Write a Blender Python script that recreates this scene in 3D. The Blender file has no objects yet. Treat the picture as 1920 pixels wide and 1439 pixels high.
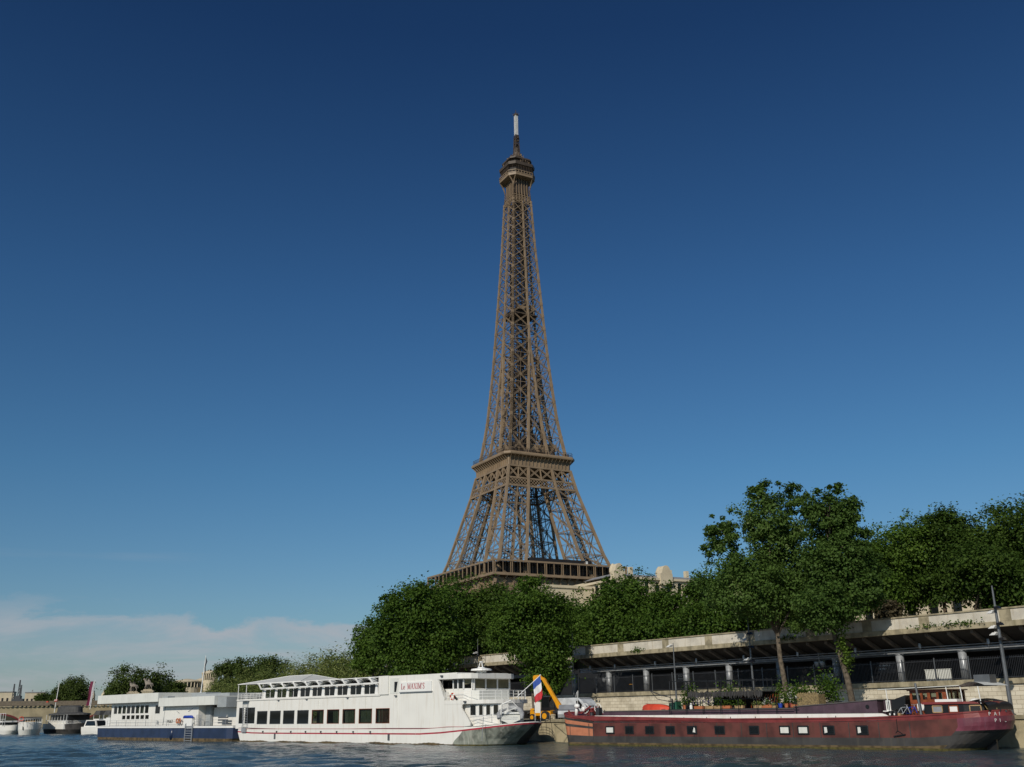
import bpy, bmesh, math, random
import numpy as np
from mathutils import Vector, Matrix
R_ = math.radians
sc = bpy.context.scene
C = sc.collection
random.seed(7)

# ---------------------------------------------------------------- camera
cd = bpy.data.cameras.new('camera'); cam = bpy.data.objects.new('camera', cd); C.objects.link(cam); sc.camera = cam
cd.sensor_fit = 'HORIZONTAL'; cd.sensor_width = 36.0; cd.lens = 1911.0/1920.0*36.0
cd.clip_start = 0.5; cd.clip_end = 20000
P, Rr, H = R_(17.9), R_(0.91), 2.6
fw = Vector((0, math.cos(P), math.sin(P))); u0 = Vector((0, -math.sin(P), math.cos(P))); r0 = Vector((1, 0, 0))
rt = r0*math.cos(Rr)-u0*math.sin(Rr); up = r0*math.sin(Rr)+u0*math.cos(Rr)
M = Matrix((rt, up, -fw)).transposed().to_4x4(); M.translation = (0, 0, H)
cam.matrix_world = M

# ---------------------------------------------------------------- sky, sun, exposure
SUN_AZ, SUN_EL = R_(-155), R_(31)          # azimuth from +Y, clockwise
w = bpy.data.worlds.new('World'); sc.world = w; w.use_nodes = True
nt = w.node_tree; nt.nodes.clear()
def N(nt, t, **k):
    n = nt.nodes.new(t)
    for a, b in k.items(): setattr(n, a, b)
    return n
sky = N(nt, 'ShaderNodeTexSky', sky_type='NISHITA', sun_disc=False, sun_elevation=SUN_EL, sun_rotation=SUN_AZ,
        altitude=50, air_density=1.0, dust_density=0.6, ozone_density=3.0)
bg = N(nt, 'ShaderNodeBackground'); bg.inputs['Strength'].default_value = 0.075
out = N(nt, 'ShaderNodeOutputWorld')
tc = N(nt, 'ShaderNodeTexCoord')
sep = N(nt, 'ShaderNodeSeparateXYZ'); nt.links.new(tc.outputs['Generated'], sep.inputs[0])
# a polarised, deep summer sky: darker and bluer with height above the horizon
ramp = N(nt, 'ShaderNodeValToRGB'); e = ramp.color_ramp.elements
e[0].position = 0.0; e[0].color = (0.62, 0.76, 0.86, 1)
e[1].position = 1.0; e[1].color = (0.13, 0.27, 0.42, 1)
for p_, c_ in ((0.10, (0.56, 0.76, 0.88, 1)), (0.22, (0.42, 0.72, 0.88, 1)), (0.38, (0.31, 0.59, 0.81, 1)), (0.60, (0.17, 0.36, 0.58, 1))):
    q = e.new(p_); q.color = c_
nt.links.new(sep.outputs['Z'], ramp.inputs['Fac'])
mul = N(nt, 'ShaderNodeMix', data_type='RGBA', blend_type='MULTIPLY'); mul.inputs[0].default_value = 1
nt.links.new(sky.outputs[0], mul.inputs[6]); nt.links.new(ramp.outputs[0], mul.inputs[7])
# thin cirrus bank low over the left of the river
mp = N(nt, 'ShaderNodeMapping'); mp.inputs['Scale'].default_value = (1.5, 1.5, 7); mp.inputs['Location'].default_value = (0.3, 0.1, 0.4)
nt.links.new(tc.outputs['Generated'], mp.inputs[0])
nz = N(nt, 'ShaderNodeTexNoise'); nz.inputs['Scale'].default_value = 3.1; nz.inputs['Detail'].default_value = 7; nz.inputs['Roughness'].default_value = .62; nz.inputs['Distortion'].default_value = .5
nt.links.new(mp.outputs[0], nz.inputs[0])
def math_(op, a, b=None, c=None, clamp=False, tree=nt):
    m = N(tree, 'ShaderNodeMath', operation=op); m.use_clamp = clamp
    for i, v in enumerate((a, b, c)):
        if v is None: continue
        if isinstance(v, (int, float)): m.inputs[i].default_value = v
        else: tree.links.new(v, m.inputs[i])
    return m.outputs[0]
def mrange(v, a, b, c=0., d=1., tree=nt, smooth=True):
    m = N(tree, 'ShaderNodeMapRange', interpolation_type='SMOOTHSTEP' if smooth else 'LINEAR')
    tree.links.new(v, m.inputs[0])
    for i, x in enumerate((a, b, c, d)): m.inputs[i+1].default_value = x
    return m.outputs[0]
edge = math_('MULTIPLY_ADD', nz.outputs[0], 0.13, sep.outputs['Z'])
top = mrange(edge, 0.148, 0.162, 1, 0)
left = mrange(sep.outputs['X'], -0.13, 0.02, 1, 0)
den = mrange(nz.outputs[0], 0.36, 0.64, 0.20, 0.88)
fac = math_('MULTIPLY', math_('MULTIPLY', top, left), den)
mp2 = N(nt, 'ShaderNodeMapping'); mp2.inputs['Scale'].default_value = (3, 3, 40); nt.links.new(tc.outputs['Generated'], mp2.inputs[0])
nz2 = N(nt, 'ShaderNodeTexNoise'); nz2.inputs['Scale'].default_value = 1.5; nz2.inputs['Detail'].default_value = 4; nt.links.new(mp2.outputs[0], nz2.inputs[0])
band2 = math_('MULTIPLY', mrange(sep.outputs['Z'], .115, .125), mrange(sep.outputs['Z'], .14, .15, 1, 0))
fac2 = math_('MULTIPLY', math_('MULTIPLY', band2, left), mrange(nz2.outputs[0], .55, .8, 0, .10))
fac = math_('ADD', fac, fac2, clamp=True)
mx = N(nt, 'ShaderNodeMix', data_type='RGBA'); nt.links.new(fac, mx.inputs[0]); nt.links.new(mul.outputs[2], mx.inputs[6])
mx.inputs[7].default_value = (5.3, 5.5, 6.0, 1)
nt.links.new(mx.outputs[2], bg.inputs['Color']); nt.links.new(bg.outputs[0], out.inputs[0])

sl = bpy.data.lights.new('sun', 'SUN'); sl.energy = 3.3; sl.angle = R_(0.5); sl.color = (1.0, 0.92, 0.80)
so = bpy.data.objects.new('sun', sl); C.objects.link(so)
dsun = Vector((math.sin(SUN_AZ)*math.cos(SUN_EL), math.cos(SUN_AZ)*math.cos(SUN_EL), math.sin(SUN_EL)))
so.rotation_euler = dsun.to_track_quat('Z', 'Y').to_euler(); so.location = (-60, -60, 80)
vs = sc.view_settings; vs.view_transform = 'Standard'; vs.look = 'None'; vs.exposure = 0.0; vs.gamma = 1.0; vs.use_curve_mapping = False
sc.render.engine = 'CYCLES'
sc.render.resolution_x = 1024; sc.render.resolution_y = 767
cy = sc.cycles; cy.max_bounces = 6; cy.transparent_max_bounces = 12; cy.diffuse_bounces = 3; cy.glossy_bounces = 3

# ---------------------------------------------------------------- materials
MATS = {}
def mat(name, col, rough=.6, metal=0., var=.12, vscale=1.5, col2=None, bump=0., bscale=20., spec=.5, streak=0., dirt=None, trans=0.):
    if name in MATS: return MATS[name]
    m = bpy.data.materials.new(name); m.use_nodes = True; t = m.node_tree; b = t.nodes['Principled BSDF']
    b.inputs['Roughness'].default_value = rough; b.inputs['Metallic'].default_value = metal
    b.inputs['Specular IOR Level'].default_value = spec
    tcn = N(t, 'ShaderNodeTexCoord'); n = N(t, 'ShaderNodeTexNoise'); n.inputs['Scale'].default_value = vscale; n.inputs['Detail'].default_value = 6
    t.links.new(tcn.outputs['Object'], n.inputs[0])
    c2 = col2 or tuple(x*(1-var*2) for x in col)
    mixn = N(t, 'ShaderNodeMix', data_type='RGBA'); mixn.inputs[6].default_value = (*c2, 1); mixn.inputs[7].default_value = (*col, 1)
    f = mrange(n.outputs[0], .35, .62, tree=t)
    t.links.new(f, mixn.inputs[0]); o = mixn.outputs[2]
    if streak:      # rain streaks and grime: stretched vertically
        mp_ = N(t, 'ShaderNodeMapping'); mp_.inputs['Scale'].default_value = (2.2, 2.2, .22); t.links.new(tcn.outputs['Object'], mp_.inputs[0])
        n2 = N(t, 'ShaderNodeTexNoise'); n2.inputs['Scale'].default_value = 1.6; n2.inputs['Detail'].default_value = 7; t.links.new(mp_.outputs[0], n2.inputs[0])
        m2 = N(t, 'ShaderNodeMix', data_type='RGBA'); t.links.new(mrange(n2.outputs[0], .5, .75, 0, streak, tree=t), m2.inputs[0])
        t.links.new(o, m2.inputs[6]); m2.inputs[7].default_value = (*(dirt or (.18, .14, .09)), 1); o = m2.outputs[2]
    t.links.new(o, b.inputs['Base Color'])
    if bump:
        n3 = N(t, 'ShaderNodeTexNoise'); n3.inputs['Scale'].default_value = bscale; n3.inputs['Detail'].default_value = 4; t.links.new(tcn.outputs['Object'], n3.inputs[0])
        bp = N(t, 'ShaderNodeBump'); bp.inputs['Strength'].default_value = bump; bp.inputs['Distance'].default_value = .05
        t.links.new(n3.outputs[0], bp.inputs['Height']); t.links.new(bp.outputs[0], b.inputs['Normal'])
    if trans: b.inputs['Transmission Weight'].default_value = trans
    MATS[name] = m; return m
def glass(name, tint=(.5, .55, .52), see=.55, rough=.04):
    m = bpy.data.materials.new(name); m.use_nodes = True; t = m.node_tree; t.nodes.clear()
    o = N(t, 'ShaderNodeOutputMaterial'); g = N(t, 'ShaderNodeBsdfPrincipled'); tr = N(t, 'ShaderNodeBsdfTransparent'); mxs = N(t, 'ShaderNodeMixShader')
    g.inputs['Base Color'].default_value = (.01, .012, .012, 1); g.inputs['Roughness'].default_value = rough
    tr.inputs[0].default_value = (*tint, 1); mxs.inputs[0].default_value = see
    t.links.new(g.outputs[0], mxs.inputs[1]); t.links.new(tr.outputs[0], mxs.inputs[2]); t.links.new(mxs.outputs[0], o.inputs[0])
    MATS[name] = m; return m
def leafmat(name, c1, c2, c3=None, transl=.35):
    m = bpy.data.materials.new(name); m.use_nodes = True; t = m.node_tree; t.nodes.clear()
    o = N(t, 'ShaderNodeOutputMaterial'); geo = N(t, 'ShaderNodeNewGeometry'); rp = N(t, 'ShaderNodeValToRGB')
    rp.color_ramp.elements[0].color = (*c1, 1); rp.color_ramp.elements[1].color = (*c2, 1)
    if c3: q = rp.color_ramp.elements.new(.93); q.color = (*c2, 1); rp.color_ramp.elements[-1].color = (*c3, 1)
    tcn = N(t, 'ShaderNodeTexCoord'); n = N(t, 'ShaderNodeTexNoise'); n.inputs['Scale'].default_value = .35; t.links.new(tcn.outputs['Object'], n.inputs[0])
    oi = N(t, 'ShaderNodeObjectInfo')
    f = math_('MULTIPLY_ADD', geo.outputs['Random Per Island'], .6, math_('MULTIPLY_ADD', oi.outputs['Random'], .3, -.15, tree=t), tree=t)
    f = math_('ADD', f, math_('MULTIPLY_ADD', n.outputs[0], 1.0, -.3, tree=t), tree=t)
    t.links.new(f, rp.inputs[0])
    d = N(t, 'ShaderNodeBsdfPrincipled'); d.inputs['Roughness'].default_value = .6; d.inputs['Specular IOR Level'].default_value = .18
    tl = N(t, 'ShaderNodeBsdfTranslucent'); mxs = N(t, 'ShaderNodeMixShader'); mxs.inputs[0].default_value = transl
    t.links.new(rp.outputs[0], d.inputs['Base Color']); t.links.new(rp.outputs[0], tl.inputs[0])
    t.links.new(d.outputs[0], mxs.inputs[1]); t.links.new(tl.outputs[0], mxs.inputs[2]); t.links.new(mxs.outputs[0], o.inputs[0])
    MATS[name] = m; return m

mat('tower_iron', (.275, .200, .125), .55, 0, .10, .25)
mat('tower_iron_dark', (.075, .055, .04), .6, 0, .1, .3)  # darker iron; inside the tower its shade is put into this colour
mat('tower_gallery', (.016, .014, .014), .7, 0, .1, .5)
mat('mast_white', (.75, .75, .72), .5)
mat('white_paint', (.80, .79, .74), .38, 0, .02, .6, streak=.32, dirt=(.52, .44, .33))
mat('white_clean', (.82, .82, .79), .4, 0, .02)
mat('offwhite', (.72, .73, .68), .5, 0, .04, .8, streak=.25, dirt=(.40, .39, .34))
mat('grey_panel', (.34, .37, .38), .5, 0, .06)
mat('rust_band', (.135, .095, .045), .9, 0, .3, 2, bump=.4)
mat('weed', (.10, .085, .02), .9, 0, .3, 3, bump=.6)
mat('red_line', (.42, .04, .06), .45)
mat('flare_grey', (.30, .32, .27), .4, 0, .25, 1.2, streak=.5, dirt=(.62, .6, .52))  # grimy bow flare, with its shade put into the grey
mat('navy', (.020, .036, .088), .35, 0, .15, .7, streak=.2, dirt=(.04, .07, .15))
mat('hull_dark', (.055, .052, .05), .6, 0, .2, .8, streak=.3, dirt=(.10, .085, .06))
mat('hull_red', (.130, .038, .030), .6, 0, .25, .8, streak=.7, dirt=(.080, .034, .022))
mat('rail_red', (.22, .040, .038), .4, 0, .15, 1)
mat('hull_orange', (.50, .19, .10), .55, 0, .08, 2)
mat('hull_purple', (.22, .055, .085), .4, 0, .2, .9, streak=.6, dirt=(.17, .10, .13))
mat('coaming', (.085, .05, .068), .5, 0, .15, 1.2, streak=.3, dirt=(.12, .09, .1))
mat('deck_grey', (.10, .09, .09), .7)
mat('wood_red', (.26, .065, .02), .4, 0, .2, 3)
mat('wood_pale', (.42, .28, .14), .6, 0, .15, 3)
mat('bamboo', (.30, .22, .10), .7, 0, .25, 8)
mat('black', (.012, .012, .013), .4)
mat('dark_metal', (.05, .052, .058), .4, .3)
mat('steel', (.42, .44, .46), .45, .4, .1, 2)
mat('steel_dark', (.16, .17, .18), .45, .5)
mat('stone', (.50, .43, .30), .9, 0, .15, 2)
mat('concrete', (.62, .58, .49), .85, 0, .10, .9, streak=.45, dirt=(.30, .23, .13), bump=.3)
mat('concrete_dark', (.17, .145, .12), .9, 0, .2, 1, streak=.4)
mat('concrete_cap', (.38, .33, .22), .9, 0, .2, 1.5, streak=.5, dirt=(.12, .11, .05))
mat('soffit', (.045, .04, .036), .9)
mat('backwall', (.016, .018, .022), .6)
mat('quay_stone', (.42, .36, .23), .9, 0, .25, .9, streak=.5, dirt=(.15, .14, .08), bump=.5)
mat('quay_top', (.22, .20, .17), .9, 0, .15, .6)
mat('ground', (.10, .10, .06), .95, 0, .3, .05)
mat('orange_red', (.62, .07, .03), .4)
mat('yellow', (.75, .33, .01), .4, 0, .05)
mat('rubber', (.02, .02, .02), .8)
mat('blue', (.02, .06, .42), .5)
mat('flag_blue', (.03, .09, .40), .7); mat('flag_white', (.75, .75, .75), .7); mat('flag_red', (.55, .03, .04), .7)
mat('purple_flag', (.15, .01, .045), .7)
mat('canvas', (.62, .63, .60), .8, 0, .05, trans=0)
mat('canvas_grey', (.07, .07, .068), .8, 0, .15)
mat('rib_grey', (.33, .34, .35), .6)
mat('terracotta', (.45, .15, .06), .8)
mat('green_box', (.02, .10, .06), .5)
mat('van_white', (.60, .63, .65), .3)
mat('car_dark', (.03, .032, .035), .25, .3)
mat('skin', (.45, .27, .19), .6); mat('cloth_red', (.55, .06, .05), .8); mat('cloth_dark', (.03, .03, .04), .8); mat('hair', (.06, .035, .02), .8)
mat('statue', (.33, .29, .24), .9)
mat('hotel_wall', (.60, .52, .37), .85, 0, .06, .4)
mat('hotel_roof', (.30, .30, .30), .6)
mat('bridge_stone', (.44, .37, .23), .9, 0, .12, .3)
mat('bridge_dark', (.22, .18, .13), .9)
mat('bark', (.15, .11, .075), .95, 0, .25, 6, bump=.6, bscale=12)
mat('bark_pale', (.15, .12, .085), .95, 0, .25, 4, bump=.6)
glass('pane_clear', (.75, .8, .74), .72); mat('curtain_daylight_green', (.26, .30, .23), .8); mat('curtain_red', (.26, .11, .09), .8); glass('pane_dark', (.2, .22, .22), .12); glass('glass_gallery', (.3, .3, .3), .1)
mat('canopy_film', (.62, .64, .62), .6); glass('pane_blind', (.9, .9, .88), .8); mat('blind', (.34, .31, .19), .8)
glass('clear_film', (.85, .87, .85), .6, .3)
leafmat('leaf_poplar', (.042, .088, .016), (.120, .200, .044), (.27, .33, .14), .42)
leafmat('leaf_plane', (.038, .086, .012), (.115, .195, .028), (.20, .27, .06), .42)
leafmat('leaf_dark', (.030, .068, .011), (.088, .145, .023), None, .42)
leafmat('leaf_willow', (.08, .13, .025), (.27, .30, .10), (.42, .43, .19), .42)
leafmat('leaf_far', (.045, .075, .015), (.11, .155, .035), None, .42)
leafmat('leaf_bright', (.04, .09, .01), (.13, .20, .03))
leafmat('leaf_brown', (.07, .06, .035), (.13, .11, .06))
leafmat('flower_white', (.5, .5, .45), (.8, .8, .75)); leafmat('flower_violet', (.06, .05, .18), (.16, .13, .35))

# stone block wall: blocks laid in the wall's own plane
def brickmat(name, c1, c2, mortar, bw, bh, axis='XZ', streak=.4):
    m = bpy.data.materials.new(name); m.use_nodes = True; t = m.node_tree; b = t.nodes['Principled BSDF']; b.inputs['Roughness'].default_value = .9
    tcn = N(t, 'ShaderNodeTexCoord'); s = N(t, 'ShaderNodeSeparateXYZ'); t.links.new(tcn.outputs['Object'], s.inputs[0])
    cb = N(t, 'ShaderNodeCombineXYZ'); t.links.new(s.outputs['X'], cb.inputs[0]); t.links.new(s.outputs['Z'], cb.inputs[1])
    br = N(t, 'ShaderNodeTexBrick'); br.inputs['Scale'].default_value = 1; br.inputs['Brick Width'].default_value = bw; br.inputs['Row Height'].default_value = bh
    br.inputs['Mortar Size'].default_value = .018; br.inputs['Color1'].default_value = (*c1, 1); br.inputs['Color2'].default_value = (*c2, 1); br.inputs['Mortar'].default_value = (*mortar, 1)
    t.links.new(cb.outputs[0], br.inputs[0])
    n = N(t, 'ShaderNodeTexNoise'); n.inputs['Scale'].default_value = .7; n.inputs['Detail'].default_value = 8; t.links.new(tcn.outputs['Object'], n.inputs[0])
    m2 = N(t, 'ShaderNodeMix', data_type='RGBA'); t.links.new(mrange(n.outputs[0], .5, .72, 0, streak, tree=t), m2.inputs[0])
    t.links.new(br.outputs[0], m2.inputs[6]); m2.inputs[7].default_value = (.16, .13, .08, 1)
    t.links.new(m2.outputs[2], b.inputs['Base Color'])
    bp = N(t, 'ShaderNodeBump'); bp.inputs['Strength'].default_value = .5; bp.inputs['Distance'].default_value = .03; t.links.new(br.outputs['Fac'], bp.inputs['Height']); bp.invert = True
    t.links.new(bp.outputs[0], b.inputs['Normal'])
    MATS[name] = m; return m
brickmat('block_wall', (.66, .60, .47), (.56, .50, .38), (.36, .31, .22), .75, .33)
brickmat('quay_blocks', (.34, .30, .20), (.28, .24, .15), (.16, .14, .09), 1.1, .42, streak=.7)

# ---------------------------------------------------------------- mesh helpers
class MB:
    def __init__(s): s.v = []; s.f = []; s.m = []; s.sm = False
    def add(s, vs, fs, mi=0):
        o = len(s.v); s.v += [tuple(v) for v in vs]; s.f += [tuple(i+o for i in f) for f in fs]; s.m += [mi]*len(fs); return s
    def box(s, x0, x1, y0, y1, z0, z1, mi=0):
        return s.add([(x0,y0,z0),(x1,y0,z0),(x1,y1,z0),(x0,y1,z0),(x0,y0,z1),(x1,y0,z1),(x1,y1,z1),(x0,y1,z1)],
                     [(0,3,2,1),(4,5,6,7),(0,1,5,4),(1,2,6,5),(2,3,7,6),(3,0,4,7)], mi)
    def bar(s, a, b, w_, h_=None, mi=0, ref=None):
        h_ = h_ or w_; a = Vector(a); b = Vector(b); d = (b-a)
        if d.length < 1e-6: return s
        d.normalize(); r = Vector(ref) if ref else (Vector((0,0,1)) if abs(d.z) < .95 else Vector((1,0,0)))
        x = d.cross(r).normalized(); y = x.cross(d).normalized()
        vs = []
        for p in (a, b):
            for i, j in ((-1,-1),(1,-1),(1,1),(-1,1)): vs.append(p + x*(i*w_/2) + y*(j*h_/2))
        return s.add(vs, [(0,1,2,3),(7,6,5,4),(0,4,5,1),(1,5,6,2),(2,6,7,3),(3,7,4,0)], mi)
    def tube(s, pts, rs, n=8, mi=0, caps=True):
        pts = [Vector(p) for p in pts]
        if not isinstance(rs, (list, tuple)): rs = [rs]*len(pts)
        vs = []; fs = []; prev = None
        for k, p in enumerate(pts):
            d = (pts[min(k+1, len(pts)-1)] - pts[max(k-1, 0)]).normalized()
            if prev is None: r = Vector((0,0,1)) if abs(d.z) < .9 else Vector((1,0,0)); x = d.cross(r).normalized()
            else: x = (prev - d*prev.dot(d)).normalized()
            prev = x; y = d.cross(x)
            for i in range(n): a = 2*math.pi*i/n; vs.append(p + (x*math.cos(a)+y*math.sin(a))*rs[k])
        for k in range(len(pts)-1):
            for i in range(n): j = (i+1) % n; fs.append((k*n+i, k*n+j, (k+1)*n+j, (k+1)*n+i))
        if caps: fs.append(tuple(range(n))[::-1]); fs.append(tuple((len(pts)-1)*n+i for i in range(n)))
        return s.add(vs, fs, mi)
    def prism(s, poly, y0, y1, mi=0):      # polygon in x,z extruded along y
        n = len(poly); vs = [(x,y0,z) for x,z in poly]+[(x,y1,z) for x,z in poly]
        fs = [tuple(range(n)), tuple(range(2*n-1, n-1, -1))]+[(i, i+n, (i+1)%n+n, (i+1)%n) for i in range(n)]
        return s.add(vs, fs, mi)
    def slab(s, poly, z0, z1, mi=0):       # polygon in x,y extruded along z
        n = len(poly); vs = [(x,y,z0) for x,y in poly]+[(x,y,z1) for x,y in poly]
        fs = [tuple(range(n))[::-1], tuple(range(n, 2*n))]+[(i, (i+1)%n, (i+1)%n+n, i+n) for i in range(n)]
        return s.add(vs, fs, mi)
    def loft(s, rings, mi=0, caps=True, closed=True, mfun=None):
        n = len(rings[0]); vs = [p for r in rings for p in r]; o = len(s.v); s.v += [tuple(v) for v in vs]
        for k in range(len(rings)-1):
            for i in range(n if closed else n-1):
                j = (i+1) % n; s.f.append((o+k*n+i, o+k*n+j, o+(k+1)*n+j, o+(k+1)*n+i)); s.m.append(mfun(k, i) if mfun else mi)
        if caps and closed:
            s.f.append(tuple(o+i for i in range(n))[::-1]); s.m.append(mfun(0, 0) if mfun else mi)
            s.f.append(tuple(o+(len(rings)-1)*n+i for i in range(n))); s.m.append(mfun(len(rings)-2, 0) if mfun else mi)
        return s
    def lathe(s, c, prof, n=16, mi=0):     # prof: (radius, z)
        return s.loft([[(c[0]+r*math.cos(2*math.pi*i/n), c[1]+r*math.sin(2*math.pi*i/n), c[2]+z) for i in range(n)] for r, z in prof], mi)
    def torus(s, c, R, r, axis='y', n=18, k=8, mi=0, a0=0, a1=2*math.pi):
        rings = []
        for i in range(n+1):
            a = a0+(a1-a0)*i/n; ring = []
            for j in range(k):
                b = 2*math.pi*j/k; rr = R+r*math.cos(b); h = r*math.sin(b)
                p = {'y': (rr*math.cos(a), h, rr*math.sin(a)), 'x': (h, rr*math.cos(a), rr*math.sin(a)), 'z': (rr*math.cos(a), rr*math.sin(a), h)}[axis]
                ring.append((c[0]+p[0], c[1]+p[1], c[2]+p[2]))
            rings.append(ring)
        return s.loft(rings, mi, caps=False)
    def ball(s, c, rx, ry, rz, mi=0, n=12, m=8):
        return s.loft([[(c[0]+rx*math.sin(math.pi*max(k,.02)/m if k < m else math.pi*.998)*math.cos(2*math.pi*i/n), c[1]+ry*math.sin(math.pi*max(k,.02)/m if k < m else math.pi*.998)*math.sin(2*math.pi*i/n), c[2]-rz*math.cos(math.pi*k/m)) for i in range(n)] for k in range(m+1)], mi)
    def build(s, name, mats, parent=None, smooth=False, loc=None, rz=None):
        me = bpy.data.meshes.new(name); me.from_pydata([tuple(v) for v in s.v], [], s.f)
        if isinstance(mats, str): mats = [mats]
        for m in mats: me.materials.append(MATS[m])
        me.polygons.foreach_set('material_index', s.m)
        if smooth: me.polygons.foreach_set('use_smooth', [True]*len(s.f))
        me.update()
        bm = bmesh.new(); bm.from_mesh(me); bmesh.ops.recalc_face_normals(bm, faces=bm.faces); bm.to_mesh(me); bm.free()
        o = bpy.data.objects.new(name, me); C.objects.link(o)
        if parent: o.parent = parent
        if loc is not None: o.location = loc
        if rz is not None: o.rotation_euler = (0, 0, R_(rz))
        return o
def thing(name, label, cat, loc=(0,0,0), rz=0, group=None):
    o = bpy.data.objects.new(name, None); C.objects.link(o); o.location = loc; o.rotation_euler = (0, 0, R_(rz)); o.empty_display_size = .5
    o['label'] = label; o['category'] = cat
    if group: o['group'] = group
    return o
def tag(o, label, cat, group=None):
    o['label'] = label; o['category'] = cat
    if group: o['group'] = group
    return o
def struct(o): o['kind'] = 'structure'; return o
def dup(root, loc=None, rz=None, label=None):
    r = root.copy(); C.objects.link(r)
    if loc is not None: r.location = loc
    if rz is not None: r.rotation_euler = (0, 0, R_(rz))
    if label: r['label'] = label
    for ch in list(root.children):
        c = ch.copy(); C.objects.link(c); c.parent = r
        for g in list(ch.children): d = g.copy(); C.objects.link(d); d.parent = c
    return r
def wall_open(mb, x0, x1, z0, z1, rects, y0, y1, mi=0):
    """wall in the x-z plane with rectangular openings, made of boxes"""
    xs = sorted(set([x0, x1]+[r[0] for r in rects]+[r[1] for r in rects]))
    for a, b in zip(xs[:-1], xs[1:]):
        if b-a < 1e-4: continue
        cuts = sorted([(r[2], r[3]) for r in rects if r[0] <= a+1e-5 and r[1] >= b-1e-5])
        z = z0
        for c0, c1 in cuts:
            if c0 > z+1e-4: mb.box(a, b, y0, y1, z, c0, mi)
            z = c1
        if z < z1-1e-4: mb.box(a, b, y0, y1, z, z1, mi)
def frame_rect(mb, x0, x1, z0, z1, y, t, w_, mi=0):
    mb.box(x0, x1, y, y+t, z0, z0+w_, mi); mb.box(x0, x1, y, y+t, z1-w_, z1, mi)
    mb.box(x0, x0+w_, y, y+t, z0+w_, z1-w_, mi); mb.box(x1-w_, x1, y, y+t, z0+w_, z1-w_, mi)
def text_obj(name, s, size, matn, parent, loc, rot=(math.pi/2, 0, 0), ext=.01, sx=1.0, align='LEFT', spacing=1.0):
    cu = bpy.data.curves.new(name, 'FONT'); cu.body = s; cu.size = size; cu.extrude = ext; cu.align_x = align; cu.space_character = spacing
    tmp = bpy.data.objects.new(name+'_tmp', cu); C.objects.link(tmp)
    dg = bpy.context.evaluated_depsgraph_get(); me = bpy.data.meshes.new_from_object(tmp.evaluated_get(dg)); bpy.data.objects.remove(tmp)
    me.materials.clear(); me.materials.append(MATS[matn])
    o = bpy.data.objects.new(name, me); C.objects.link(o); o.parent = parent; o.location = loc; o.rotation_euler = rot; o.scale = (sx, 1, 1)
    return o
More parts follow.
